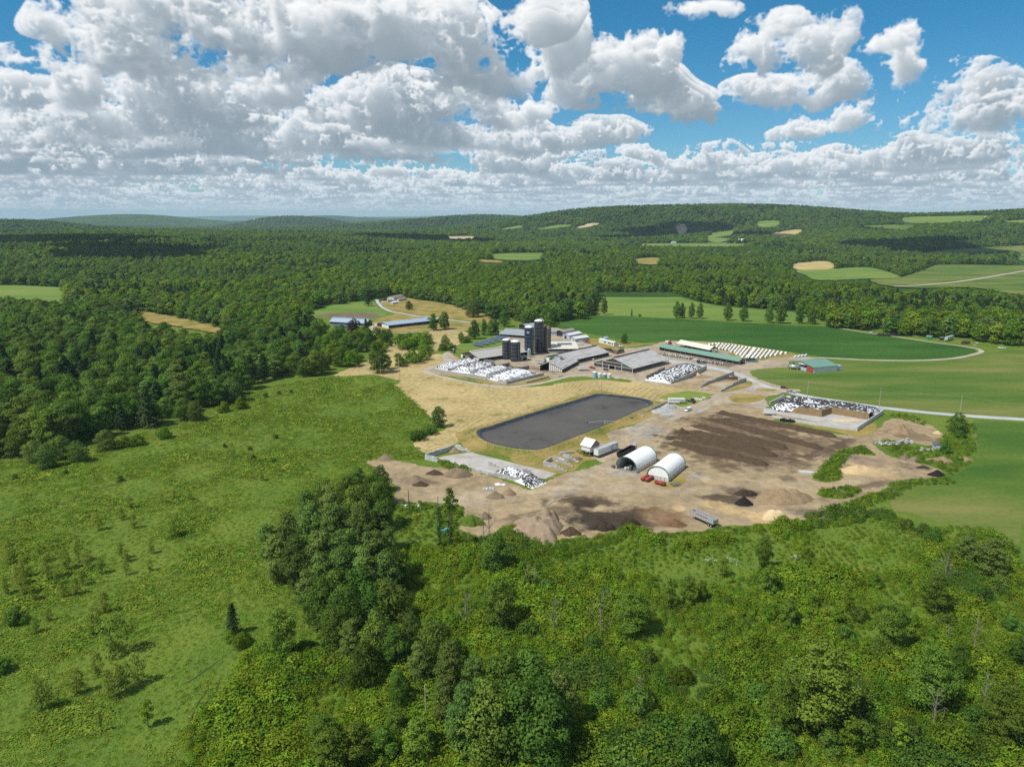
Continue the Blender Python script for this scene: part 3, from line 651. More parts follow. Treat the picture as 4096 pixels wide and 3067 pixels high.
YARD = spots([(2, 0, 900, 500, 1010, 22, BROWN, .55), (2, 0, 760, 250, 800, 10, PALE, .5), (2, 500, 1080, 1800, 1080, 12, PALE, .6), (1, 1250, 870, 2100, 960, 26, (.30, .245, .165), .7), (1, 1400, 950, 2000, 1000, 10, DARK, .5), (3, 0, 800, 560, 600, 16, PALE, .6), (3, 520, 540, 1700, 780, 12, (.36, .37, .375), .8), (3, 1500, 1100, 2200, 960, 14, (.35, .35, .345), .8), (3, 300, 960, 1400, 1080, 12, TAN, .8), (3, 700, 1400, 1900, 1180, 14, PALE, .6), (3, 1000, 1560, 2200, 1330, 30, (.31, .30, .285), .8), (4, 0, 480, 700, 480, 26, PALE, .7), (4, 380, 460, 640, 420, 10, (.30, .24, .15), .6), (2, 850, 540, 1300, 560, 14, (.36, .37, .375), .7), (2, 1550, 600, 2200, 560, 9, (.36, .37, .375), .8), (2, 1250, 980, 1700, 1040, 10, TAN, .5), (1, 300, 760, 430, 880, 9, (.38, .39, .40), .9), (3, 200, 1400, 700, 1480, 16, (.33, .34, .34), .7), (12, 480, 330, 900, 260, 20, (.31, .30, .285), .8), (12, 250, 370, 420, 330, 12, BROWN, .35), (12, 560, 400, 800, 280, 6, PALE, .6), (1, 500, 800, 900, 870, 10, (.25, .18, .12), .6)])
yard = soil_grid('farmyard', yard_pts, .05, 1.2, (.325, .270, .195), YARD, 'dusty gravel farmyard between the barns and bunkers', 'yard')
# roads and lanes
road, road_o = strip('gravel_road', S(3, (480, 530), (900, 590), (1300, 660), (1700, 760), (2000, 880), (2300, 1010)) + S('c', (240, 720), (420, 770), (700, 815), (1080, 870), (1500, 915), (1900, 945), (2300, 970), (2900, 1010)), [6.0, 6.5], .085, ROAD, 'pale grey main road running past the bunker to the right edge')
tract, _ = strip('track', S('e', (1000, 310), (1200, 230), (1420, 110), (1560, 50)) + S(3, (1700, 1080), (2000, 960), (2150, 940)), [4., 7.], .09, GRAVEL, 'wide gravel track climbing from the hoop barns to the road')
tr2, _ = strip('track', S('e', (1440, 90), (1650, 30), (1900, 20), (2212, 25)), 6., .095, GRAVEL, 'gravel link from the lot past the grass island to the road')
loop, _ = strip('gravel_lane', S('c', (320, 470), (600, 468), (1000, 487), (1400, 487), (1650, 470), (1800, 440), (1865, 420), (1850, 400), (1750, 378), (1500, 345), (1200, 300), (950, 265), (680, 222)), [4.5, 3.0], .09, LANE, 'narrow gravel lane looping round the bean field tip')
l2, _ = strip('gravel_lane', S(1, (420, 700), (330, 760), (380, 840), (310, 910), (80, 980), (20, 1040), (150, 1100), (500, 1180), (900, 1260), (1300, 1310), (1700, 1300), (2208, 1225)) + S(2, (250, 1210), (500, 1130), (800, 1070), (1300, 1060)), 4.2, .095, LANE, 'curved gravel lane round the white silage heaps')
l3, _ = strip('gravel_lane', S(5, (1130, 300), (1180, 390), (1250, 450), (1400, 515), (1600, 550), (1850, 595), (2100, 610), (2208, 625)) + S('a', (1350, 400), (1520, 420)), 4.5, .08, ROAD, 'grey lane curving down from the white house')
l4, _ = strip('gravel_lane', S(5, (1040, 930), (1120, 870), (1040, 810), (1100, 760), (1150, 720)), 5., .08, LANE, 'short beige track between the two livestock barns')
l5, _ = strip('gravel_lane', S('a', (860, 515), (1100, 500), (1400, 488), (1600, 475), (1800, 495), (1960, 480)), 3.5, .085, LANE, 'straight pale lane below the solar panels and oaks')
l6, _ = strip('gravel_lane', S(5, (1200, 350), (1300, 345)), 6., .085, ROAD, 'grey parking spot in front of the white house')
# grass islands in the yard
isl, _ = sheet('grass_island', S(3, (1610, 1190), (1700, 1150), (1900, 1130), (2150, 1150), (2290, 1180), (2150, 1250), (1900, 1290), (1700, 1270)), .10, DRY, 'oval grass island beside the gravel track', amp=.5, step=1.5)
isl2, _ = sheet('grass_island', S(4, (110, 960), (200, 940), (400, 950), (480, 975), (350, 995), (150, 985)), .10, DRY, 'thin dry grass strip at the road fork', amp=.3, step=1.)
isl3, _ = sheet('grass_island', S('f', (1000, 520), (1110, 600), (900, 590), (800, 690), (820, 800), (700, 840), (550, 810), (620, 730), (660, 680), (780, 580), (860, 540)), .10, MEADOW, 'weedy green strip beside the sand pile', amp=.7, step=1.5)
isl4, _ = sheet('grass_island', S('f', (600, 920), (800, 880), (990, 900), (940, 950), (820, 985), (640, 970)), .10, MEADOW, 'weedy green patch between the lower wheel tracks', amp=.6, step=1.5)
isl5, _ = sheet('grass_island', S(6, (1740, 980), (1900, 1000), (2208, 900), (2350, 940), (2300, 1080), (2130, 1120), (1900, 1050)), .10, DRY, 'grass patch round the closed hoop barn front', amp=.5, step=1.5)
isl6, _ = sheet('grass_island', S('f', (1120, 480), (1250, 470), (1500, 500), (1620, 520), (1700, 480), (1800, 400), (1880, 350), (1980, 330), (2000, 520), (1950, 660), (1760, 780), (1700, 740), (1650, 680), (1500, 660), (1300, 610), (1180, 560)), .10, MEADOW, 'overgrown green rubble corner beside the curved field', amp=.8, step=2.)
isl7, _ = sheet('grass_verge', S(4, (560, 1500), (800, 1490), (1100, 1560), (1500, 1620), (1900, 1640), (2200, 1560), (2200, 1720), (1900, 1800), (1500, 1700), (1000, 1620)), .10, DRY, 'weedy strip along the foot of the long bunker wall', amp=.5, step=1.5)
vrg, _ = sheet('grass_verge', S(3, (400, 1190), (600, 1120), (900, 1080), (1400, 1140), (1380, 1170), (1150, 1250), (1000, 1300), (800, 1350), (700, 1330), (560, 1240)), .09, PASTURE, 'bright green verge beside the livestock trailer', amp=.6, step=1.5)
vr2, _ = sheet('grass_verge', S(3, (1480, 1090), (1700, 1020), (1920, 900), (2030, 930), (1980, 1000), (1700, 1080)), .10, DRY, 'grass strip along the outer bunker wall', amp=.3, step=1.)
vr3, _ = sheet('grass_verge', S(2, (0, 1270), (500, 1150), (850, 1090), (1100, 1100), (1500, 1110), (1780, 1160), (1700, 1185), (1200, 1140), (700, 1180), (400, 1220)), .10, MEADOW, 'weedy verge along the top of the hayfield', amp=.5, step=1.5)
vr4, _ = sheet('bank', S(1, (130, 1010), (400, 1070), (1000, 1180), (1430, 1275), (2100, 1130), (2200, 1140), (2190, 1200), (1700, 1280), (1400, 1290), (1000, 1240), (400, 1110)), .10, DRY, 'dry grass bank below the silage bunker walls', amp=.4, step=1.5)
lawn2, _ = sheet('lawn', S(2, (960, 430), (1140, 420), (1570, 490), (1900, 500), (2208, 500), (2208, 520), (1800, 560), (1550, 600), (1150, 550)), .075, DRY, 'lawn round the white mobile home', amp=.5, step=2.)
lawn3, _ = sheet('lawn', S(1, (540, 600), (850, 500), (1150, 430), (1300, 420), (1380, 500), (1380, 570), (800, 650), (560, 640)), .075, PASTURE, 'green lawn under the farm solar panels', amp=.5, step=2.)
pad, _ = sheet('concrete_pad', S(8, (500, 380), (620, 350), (960, 303), (2130, 593), (1985, 665), (1640, 640), (1290, 590), (930, 505), (640, 430)), .11, PAD, 'stained concrete pad inside the block walls', amp=.1, sm=0, step=1., cat='pad')
pad2, _ = sheet('concrete_pad', S(3, (580, 945), (1110, 1020), (1460, 1090), (1910, 920), (1690, 770), (1210, 700)), .11, mat('silage_floor', lambda w: pbsdf(w, tone(w, pos(w), [(.35, (.20, .15, .09)), (.5, (.33, .25, .14)), (.65, (.36, .33, .28))], .08), .95)), 'tan silage-strewn floor of the open bunker lanes', amp=.1, sm=0, step=2., cat='pad')
pad3, _ = sheet('concrete_pad', S(9, (180, 205), (965, 365), (1205, 205), (300, 70)), .11, PAD, 'concrete floor of the big roadside bunker', amp=.1, sm=0, step=2., cat='pad')
# clearings and fields beyond the farm, draped on the slopes
def far_field(Z, pts, m, label, amp=3., name='field'):
    w_ = [at(*zp(Z, *p)) for p in pts]; d = sum(math.hypot(q.x, q.y) for q in w_) / len(w_)
    o, pl = sheet(name, w_, .6 + d * .0006, m, label, amp=amp, sm=3, step=max(5, d / 250), world_pts=True, drape=max(9, d / 90)); OPEN.append(pl)
    fr_ = [tuple(at(*zp(Z, *p), 14.)[:2]) for p in pts]; OPEN.append(fr_)
    for i in range(len(w_)): j = (i + 1) % len(w_); OPEN.append([(w_[i].x, w_[i].y), (w_[j].x, w_[j].y), fr_[j], fr_[i]])
    return o
GOLD = mat('ripe_grain', lambda w: pbsdf(w, tone(w, pos(w), [(.35, (.30, .24, .085)), (.65, (.45, .36, .15))], .02), .95))
TANF = mat('bare_field', lambda w: pbsdf(w, tone(w, pos(w), [(.35, (.34, .26, .15)), (.65, (.47, .38, .23))], .02), .95))
far_field('i', [(845, 412), (1040, 394), (1092, 437), (870, 447)], GOLD, 'golden grain field beyond the right-hand woods')
far_field('i', [(862, 450), (1090, 440), (1240, 430), (1340, 440), (1480, 487), (1280, 500), (1000, 508), (930, 482)], PASTURE, 'pale green field below the golden grain')
far_field('i', [(1420, 545), (1300, 505), (1500, 487), (1650, 432), (1740, 415), (2212, 420), (2500, 430), (2500, 620), (2212, 600), (1900, 552), (1640, 555)], GRASSF, 'wide green field crossed by a pale track on the right')
far_field('i', [(150, 180), (214, 180), (218, 228), (166, 232)], TANF, 'bare tan clearing cut into the hillside')
far_field('i', [(330, 262), (380, 222), (495, 210), (490, 255), (400, 286)], PASTURE, 'yellow-green hillside meadow above the far road')
far_field('i', [(636, 160), (765, 158), (740, 192), (645, 192)], PASTURE, 'small square meadow high on the wooded hill')
far_field('i', [(690, 242), (800, 216), (905, 208), (860, 236), (780, 252)], GOLD, 'narrow golden meadow on the wooded hill')
far_field('i', [(-60, 291), (560, 291), (555, 309), (-60, 305)], PASTURE, 'long green strip field at the foot of the hill')
far_field('i', [(1480, 142), (1560, 132), (1700, 130), (1980, 126), (1975, 156), (1600, 171), (1500, 162)], PASTURE, 'broad green field on the hilltop at the right')
far_field('i', [(1250, 186), (1440, 180), (1560, 186), (1500, 210)], GRASSF, 'green field below the hilltop at the right')
far_field('i', [(2080, 160), (2300, 150), (2300, 174)], PASTURE, 'light field at the right end of the skyline')
far_field('i', [(1590, 345), (1900, 318), (2300, 308), (2300, 395), (2180, 390), (2170, 340), (1800, 350)], GRASSF, 'flat green fields behind the right-hand wood strip')
far_field('h', [(770, 266), (935, 264), (945, 281), (780, 279)], TANF, 'small tan field by the distant house in the woods')
far_field('h', [(1060, 376), (1380, 370), (1360, 411), (1090, 411)], PASTURE, 'bright green field in the middle woods')
far_field('h', [(1110, 216), (1240, 196), (1245, 210), (1130, 221)], PASTURE, 'thin green field below the far ridge')
far_field('h', [(1340, 216), (1480, 192), (1560, 195), (1480, 210), (1350, 221)], PASTURE, 'thin green field on the left flank of the hill')
far_field('h', [(1578, 216), (1660, 186), (1736, 182), (1690, 200)], TANF, 'thin tan field on the left flank of the hill')
far_field('h', [(1960, 408), (2110, 400), (2110, 441), (1980, 436)], DRY, 'brownish marsh clearing in the valley woods')
far_field('h', [(960, 412), (1100, 418), (1120, 432), (1000, 428)], DRY, 'small rough clearing in the middle woods')
far_field('g', [(-60, 545), (370, 556), (420, 582), (400, 662), (240, 642), (60, 632), (-60, 640)], PASTURE, 'sloping green meadow among the left-hand woods')
far_field('g', [(850, 706), (1050, 732), (1250, 772), (1400, 812), (1420, 852), (1100, 802), (930, 772)], DRY, 'tawny grass clearing between the left-hand woods')
strip('far_road', S('i', (1440, 547), (1640, 537), (1900, 508), (2212, 455), (2500, 400)), 9., 2.0, LANE, 'pale track crossing the far green field', drape=12)
strip('far_road', S('i', (1990, 180), (1985, 150), (1993, 130)), 16., 4.0, ROAD, 'road running over the hilltop', drape=30)
strip('far_road', S('i', (825, 460), (835, 440), (828, 415)), 14., 2.0, ROAD, 'grey road bend at the golden grain field', drape=12)
strip('far_road', S('i', (-100, 289), (300, 288), (560, 289)), 9., 3.5, LANE, 'pale road along the foot of the hill', drape=20)
# ------------------------------------------------------------------ foliage materials
def leaf_mat(name, dark, mid, light, trans=.28, hue=.045):
    def fn(w):
        a = w.new('ShaderNodeAttribute', attribute_name='tint').outputs['Fac']
        r = w.new('ShaderNodeObjectInfo').outputs['Random']
        f = w.m('ADD', w.m('MULTIPLY', a, .62), w.m('MULTIPLY', r, .38))
        c = w.ramp(f, [(.05, dark), (.5, mid), (.95, light)])
        hs = w.new('ShaderNodeHueSaturation'); w.put(hs.inputs['Hue'], w.rng(w.m('FRACT', w.m('MULTIPLY', r, 17.3)), 0, 1, .5 - hue * .5, .5 + hue * .5))
        hs.inputs['Saturation'].default_value = 1.0; w.put(hs.inputs['Value'], w.rng(w.m('FRACT', w.m('MULTIPLY', r, 7.7)), 0, 1, .74, 1.24)); w.put(hs.inputs['Color'], c)
        c = hs.outputs[0]
        d = w.new('ShaderNodeBsdfDiffuse'); w.put(d.inputs[0], c); t = w.new('ShaderNodeBsdfTranslucent'); w.put(t.inputs[0], w.mix(.5, c, (light[0] * 1.2, light[1] * 1.25, light[2] * .6)))
        mx = w.new('ShaderNodeMixShader'); mx.inputs[0].default_value = trans; w.put(mx.inputs[1], d.outputs[0]); w.put(mx.inputs[2], t.outputs[0])
        return mx.outputs[0]
    return mat(name, fn)
LEAF = leaf_mat('leaves', (0.037, 0.081, 0.015), (0.088, 0.160, 0.026), (0.167, 0.259, 0.044))
LEAF_OLIVE = leaf_mat('leaves_olive', (0.054, 0.100, 0.022), (0.120, 0.191, 0.043), (0.200, 0.286, 0.065))
LEAF_BRIGHT = leaf_mat('leaves_bright', (0.052, 0.108, 0.010), (0.118, 0.198, 0.017), (0.201, 0.284, 0.031))
LEAF_FRESH = leaf_mat('leaves_fresh', (0.053, 0.103, 0.016), (0.117, 0.192, 0.027), (0.193, 0.271, 0.040), .32)
LEAF_PALE = leaf_mat('leaves_pale', (0.088, 0.137, 0.021), (0.169, 0.231, 0.036), (0.257, 0.315, 0.057), .4)
LEAF_PINE = leaf_mat('needles', (0.014, 0.036, 0.014), (0.031, 0.067, 0.022), (0.059, 0.104, 0.031), .12)
LEAF_PURPLE = leaf_mat('leaves_purple', (.008, .007, .009), (.018, .013, .016), (.034, .024, .026), .1)
LEAF_SHRUB = leaf_mat('leaves_shrub', (0.078, 0.137, 0.012), (0.162, 0.252, 0.020), (0.191, 0.287, 0.03))
LEAF_GRASS = leaf_mat('grass_blades', (0.070, 0.142, 0.016), (0.150, 0.234, 0.025), (0.246, 0.309, 0.049), .3)
BARK = mat('bark', lambda w: pbsdf(w, tone(w, objc(w), [(.3, (.045, .035, .026)), (.7, (.115, .092, .070))], 2.5), .95))
DEADWOOD = mat('dead_wood', lambda w: pbsdf(w, tone(w, objc(w), [(.3, (.12, .10, .085)), (.7, (.30, .265, .23))], 2.5), .9))
# ------------------------------------------------------------------ meshes of crowns, trunks and tufts
def leaves_mesh(name, C, Nn, size, m, rg, tint=None, up=.0, norm_from=None, aspect=.7, lift=.0):
    """one small irregular leaf-spray face per point"""
    n = len(C)
    nr = Nn + rg.normal(0, .55, (n, 3)); nr[:, 2] += up; nr /= np.linalg.norm(nr, axis=1)[:, None] + 1e-9
    h = rg.normal(0, 1, (n, 3)); u = np.cross(nr, h); u /= np.linalg.norm(u, axis=1)[:, None] + 1e-9; v = np.cross(nr, u)
    s = size * rg.uniform(.35, 1.5, n)[:, None]
    k = [rg.uniform(.7, 1.15, (n, 1)) for _ in range(4)]
    V = np.stack([C - u * s * k[0], C - v * s * aspect * k[1] + nr * s * .18, C + u * s * k[2], C + v * s * aspect * k[3] + nr * s * .18], 1).reshape(-1, 3)
    me = np_mesh(name, V, np.arange(n * 4).reshape(-1, 4), m=m)
    t = rg.random(n) if tint is None else tint
    set_attr(me, 'tint', 'FLOAT', np.repeat(np.clip(t, 0, 1), 4).astype(np.float32))
    if norm_from is not None:
        q = norm_from * .75 + nr * .45; q[:, 2] += lift; q /= np.linalg.norm(q, axis=1)[:, None] + 1e-9
        me.shade_smooth(); me.normals_split_custom_set_from_vertices(np.repeat(q, 4, 0).astype(np.float32).tolist())
    return me
def broad_crown(name, seed, h, r, n, size, m, base=.22, lobes=16, shape='round', lift=.12, ls=1.):
    rg = np.random.default_rng(seed); cs = []; rs = []
    for i in range(lobes):
        t = (i + rg.random()) / lobes
        if shape == 'round': prof = math.sqrt(max(0., 1 - (2 * t - .85) ** 2 * .95)) if t < 1 else .2; prof = max(prof, .22)
        elif shape == 'tall': prof = max(.25, math.sin(math.pi * (t * .80 + .14)) ** .7)
        elif shape == 'cone': prof = 1.0 - .82 * t
        elif shape == 'vase': prof = .35 + .75 * t if t < .8 else 1.05 - (t - .8) * 3.2
        else: prof = 1.
        a = i * 2.4 + rg.uniform(-.7, .7); d = r * prof * rg.uniform(.2, .72 + .25 * (1 - ls))
        rl = ls * r * rg.uniform(.26, .54) * (.65 + .5 * prof) * (1.0 if shape != 'cone' else .8)
        z = h * (base + (1 - base) * t) - rl * .55
        cs.append((math.cos(a) * d, math.sin(a) * d, max(z, rl * .5))); rs.append(rl)
    cs = np.array(cs); rs = np.array(rs)
    li = rg.choice(lobes, n, p=rs ** 2 / (rs ** 2).sum())
    d = rg.normal(0, 1, (n, 3)); d[:, 2] = np.where(d[:, 2] < -.25, -d[:, 2] * .6, d[:, 2]); d /= np.linalg.norm(d, axis=1)[:, None]
    rad = rs[li] * (1.04 - .35 * rg.random(n) ** 2.0)
    rad *= 1 + .22 * np.sin(d[:, 0] * 7 + li) * np.sin(d[:, 1] * 6 + 2 * li) + .12 * rg.normal(0, 1, n)
    C = cs[li] + d * rad[:, None] * np.array([1, 1, .82])
    # drop sprays buried deep inside other lobes
    keep = np.ones(n, bool)
    for j in range(lobes):
        q = np.linalg.norm((C - cs[j]) / np.array([1, 1, .82]), axis=1) < rs[j] * .62
        keep &= ~(q & (li != j))
    C, d, li = C[keep], d[keep], li[keep]
    out = C - np.array([0, 0, h * .45]); out /= np.linalg.norm(out, axis=1)[:, None] + 1e-9
    tint = .5 + .28 * rg.normal(0, 1, len(C)) * .8 + .10 * np.sin(li * 2.3)
    return leaves_mesh(name, C, d, size, m, rg, tint, .15, d * .75 + out * .35, lift=lift)
def pine_crown(name, seed, h, r, n, size, m, base=.12):
    rg = np.random.default_rng(seed); t = rg.random(n) ** .8; lay = np.floor(t * 13) / 13 + rg.normal(0, .012, n)
    a = rg.random(n) * 2 * math.pi; ar = 1 + .28 * np.sin(a * 3 + lay * 40) + .2 * np.sin(a * 5 + lay * 71)
    rr = r * (1 - .88 * lay ** 1.15) * ar; f = rg.random(n) ** .55
    C = np.stack([np.cos(a) * rr * f, np.sin(a) * rr * f, h * (base + (1 - base) * lay) - f * rr * .22 + rg.normal(0, .02 * h, n) * .5], -1)
    d = np.stack([np.cos(a), np.sin(a), np.full(n, .9)], -1); d /= np.linalg.norm(d, axis=1)[:, None]
    return leaves_mesh(name, C, d, size, m, rg, None, .3, d, .5)
def trunk_mesh(name, seed, h, r0, m, limbs=5, spread=3., bare=False, top=.72):
    rg = random.Random(seed); b = MB(); pts = []
    x = y = 0.
    for i in range(6):
        t = i / 5; pts.append((x, y, h * top * t - .3)); x += rg.uniform(-.25, .25) * h * .03; y += rg.uniform(-.25, .25) * h * .03
    b.tube(pts, [r0 * (1.25 if i == 0 else 1 - .72 * i / 5) for i in range(6)], 6)
    for i in range(limbs):
        t = .35 + .6 * (i + rg.random()) / limbs; k = min(5, max(0, int(t * 5))); p = Vector(pts[k]) ; a = i * 2.4 + rg.uniform(-.5, .5)
        L = spread * rg.uniform(.5, 1.) * (1.1 - .5 * t); up = L * rg.uniform(.5, 1.3)
        q = p + Vector((math.cos(a) * L * .5, math.sin(a) * L * .5, up * .6)); e = p + Vector((math.cos(a) * L, math.sin(a) * L, up))
        b.tube([p, q, e], [r0 * .42 * (1.1 - t * .6), r0 * .28 * (1.1 - t * .6), r0 * .08], 4)
        if bare:
            for j in range(7):
                u = rg.uniform(.3, .95); s0 = p.lerp(e, u); da = a + rg.uniform(-1.3, 1.3); l2 = L * rg.uniform(.25, .6)
                s1 = s0 + Vector((math.cos(da) * l2 * .7, math.sin(da) * l2 * .7, l2 * rg.uniform(.3, 1.)))
                b.tube([s0, s0.lerp(s1, .5) + Vector((0, 0, l2 * .1)), s1], [r0 * .13, r0 * .09, r0 * .03], 3)
    return b.mesh(name, m, fix=False)
KINDS = {}
def kind(name, *variants): KINDS[name] = list(variants)
def V(crown, trunk): return (crown, trunk)
# nearer trees: many small sprays
kind('maple', *[V(broad_crown('crown', 10 + i, 14., 6.2, 9500, .25, LEAF, .12, 34 + i, ls=.74), trunk_mesh('trunk', i, 14, .34, BARK, 6, 4)) for i in range(3)])
kind('cottonwood', *[V(broad_crown('crown', 20 + i, 19., 5.6, 11000, .26, LEAF_OLIVE, .10, 46 + i, 'tall', .3, .66), trunk_mesh('trunk', 20 + i, 19, .42, BARK, 7, 4.5)) for i in range(3)])
kind('ash', *[V(broad_crown('crown', 30 + i, 12., 3.9, 5200, .23, LEAF_FRESH, .14, 26 + i, 'tall', .3, .72), trunk_mesh('trunk', 30 + i, 12, .25, BARK, 6, 3)) for i in range(3)])
kind('sapling', *[V(broad_crown('crown', 40 + i, 7., 1.9, 900, .20, LEAF_BRIGHT, .26, 10, 'tall'), trunk_mesh('trunk', 40 + i, 7, .11, BARK, 6, 1.6)) for i in range(3)])
kind('ashbig', *[V(broad_crown('crown', 35 + i, 20., 6.2, 15000, .22, LEAF_FRESH, .10, 46 + i, 'tall', .3, .66), trunk_mesh('trunk', 35 + i, 20, .4, BARK, 8, 5)) for i in range(2)])
kind('scrub', *[V(broad_crown('crown', 45 + i, 8., 2.8, 1300, .21, LEAF_PALE, .18, 12, 'tall', .5), trunk_mesh('trunk', 45 + i, 8, .11, BARK, 7, 2.2)) for i in range(3)])
kind('willow', V(broad_crown('crown', 50, 13., 6.5, 8500, .26, LEAF_OLIVE, .05, 22), trunk_mesh('trunk', 50, 13, .5, BARK, 6, 4)))
kind('bush', *[V(broad_crown('crown', 60 + i, 5., 3.3, 3200, .21, LEAF_BRIGHT, .05, 12), trunk_mesh('trunk', 60 + i, 5, .14, BARK, 5, 1.6)) for i in range(3)])
kind('dark_bush', *[V(broad_crown('crown', 66 + i, 5., 3.3, 3200, .21, LEAF, .05, 12), trunk_mesh('trunk', 66 + i, 5, .14, BARK, 5, 1.6)) for i in range(2)])
kind('pine', *[V(pine_crown('crown', 70 + i, 17., 4.4, 3000, .45, LEAF_PINE), trunk_mesh('trunk', 70 + i, 17, .3, BARK, 0, 1, top=.9)) for i in range(2)])
kind('spruce', V(pine_crown('crown', 75, 10., 2.4, 2200, .30, LEAF_PINE, .03), trunk_mesh('trunk', 75, 10, .16, BARK, 0, 1, top=.9)))
kind('purple', V(broad_crown('crown', 80, 13., 6.6, 4500, .36, LEAF_PURPLE, .1, 20), trunk_mesh('trunk', 80, 13, .34, BARK, 6, 4)))
# far trees: fewer, larger sprays
kind('far', *[V(broad_crown('crown', 100 + i, 15. + i % 3, 5.8 + .6 * (i % 2), 1500, .60, (LEAF, LEAF, LEAF_OLIVE, LEAF, LEAF_BRIGHT)[i], .12, (15, 22, 18, 11, 20)[i], ('round', 'tall', 'round', 'round', 'tall')[i], .2, (.9, .75, .8, 1., .8)[i]), None) for i in range(5)],
     *[V(pine_crown('crown', 110 + i, 18., 4.6, 1300, .60, LEAF_PINE, .05), None) for i in range(2)])
GROUPS = {}
PLACED = []                                                       # (x, y, radius) of trees standing singly
def tree(kn, x, y, s, label, cat='tree', group=None, z=None, sx=None, vi=None, name=None):
    vs_ = KINDS[kn]; c, t = vs_[rnd.randrange(len(vs_)) if vi is None else vi]
    z = float(TER(x, y)) if z is None else z
    o = thing(name or {'maple': 'maple_tree', 'cottonwood': 'cottonwood_tree', 'ash': 'young_tree', 'sapling': 'sapling', 'ashbig': 'broad_tree', 'scrub': 'young_tree', 'willow': 'willow_tree', 'bush': 'bush', 'dark_bush': 'bush', 'pine': 'pine_tree', 'spruce': 'spruce_tree', 'purple': 'purple_leaved_tree', 'far': 'tree'}[kn], label, cat, (x, y, z), rnd.uniform(0, 6.28), group)
    f = sx if sx else s * rnd.uniform(.92, 1.1); o.scale = (f, f, s)
    link('crown', c, o)
    if t is not None: link('trunk', t, o)
    PLACED.append((x, y, 3 * s)); return o
def at_tree(Z, x, y): p = za(Z, x, y); return p.x, p.y
def H_of(kn): return {'maple': 14., 'cottonwood': 19., 'ash': 12., 'sapling': 7., 'ashbig': 20., 'scrub': 8., 'willow': 13., 'bush': 5., 'dark_bush': 5., 'pine': 17., 'spruce': 10., 'purple': 13., 'far': 15.}[kn]
def plant(kn, Z, x, y, h, label, cat='tree', group=None, wide=1., vi=None, name=None):
    if kn == 'ash' and h >= 12: kn = 'ashbig'; vi = None
    X, Y = at_tree(Z, x, y); s = h / H_of(kn); return tree(kn, X, Y, s, label, cat, group, sx=s * wide, vi=vi, name=name)
# ------------------------------------------------------------------ single trees, groves and woods
G_GROVE = 'trees of the dark grove'
for (x, y, h, kn) in [(300, 600, 16, 'cottonwood'), (420, 650, 18, 'cottonwood'), (560, 640, 19, 'cottonwood'), (700, 660, 20, 'cottonwood'), (840, 640, 19, 'cottonwood'), (930, 590, 17, 'cottonwood'),
                      (360, 470, 17, 'cottonwood'), (500, 460, 19, 'cottonwood'), (640, 470, 20, 'cottonwood'), (780, 480, 20, 'cottonwood'), (900, 440, 18, 'cottonwood'), (470, 340, 17, 'cottonwood'), (610, 330, 18, 'cottonwood'),
                      (760, 330, 18, 'maple'), (870, 300, 17, 'maple'), (560, 230, 15, 'maple'), (700, 220, 15, 'maple'), (830, 200, 14, 'maple'), (900, 170, 12, 'maple'), (640, 790, 14, 'maple'), (760, 800, 15, 'maple'), (480, 790, 14, 'cottonwood'), (560, 850, 14, 'maple'), (660, 890, 13, 'maple'), (730, 900, 14, 'maple'), (820, 880, 14, 'maple'), (910, 860, 14, 'maple'), (990, 850, 12, 'maple'), (560, 740, 17, 'cottonwood'), (680, 740, 18, 'cottonwood'), (800, 740, 18, 'cottonwood'), (920, 720, 16, 'cottonwood'), (960, 660, 14, 'maple'), (760, 130, 13, 'maple'), (880, 90, 11, 'maple'), (250, 480, 13, 'cottonwood'), (620, 1000, 12, 'maple'), (720, 1060, 12, 'cottonwood'), (800, 1200, 12, 'maple'), (960, 1110, 12, 'maple'), (1060, 1000, 11, 'cottonwood'), (1110, 1190, 12, 'cottonwood'), (1190, 1080, 13, 'maple'), (1280, 1240, 14, 'cottonwood')]:
    plant(kn, 'l', x, y, h, 'tall leafy tree in the dense dark grove left of the dirt lot', group=G_GROVE)
plant('maple', 'l', 870, 1080, 15, 'rounded dark tree standing alone below the dense grove', wide=.85)
plant('maple', 'l', 990, 1340, 11, 'vine-draped tree left of the lone wooden pole', wide=.7)
plant('ash', 'l', 325, 1030, 14, 'thin umbrella-topped tree with a tall bare vine-wrapped trunk', wide=1.1)
plant('maple', 'l', 1540, 560, 14, 'dark rounded tree just below the bark mulch mound')
plant('maple', 'l', 1560, 870, 15, 'dark bushy tree right of the dead grey snag', wide=.9)
for (x, y, h) in [(1360, 1560, 16), (1500, 1600, 18), (1640, 1600, 18), (1780, 1560, 17), (1420, 1380, 15), (1580, 1400, 17), (1720, 1380, 17), (1830, 1650, 17), (1250, 1420, 12), (1900, 1450, 15)]:
    plant('maple' if h > 16 else 'cottonwood', 'l', x, y, h, 'broad leafy tree in the clump at the bottom middle', group='trees of the bottom clump')
for (x, y, h) in [(620, 1700, 11), (560, 1560, 9), (760, 1650, 10), (900, 1640, 9), (1100, 1620, 10), (980, 1500, 8)]:
    plant('ash', 'l', x, y, h, 'pale young tree in the thicket left of the bottom clump', group='young trees at the bottom', wide=1.2)
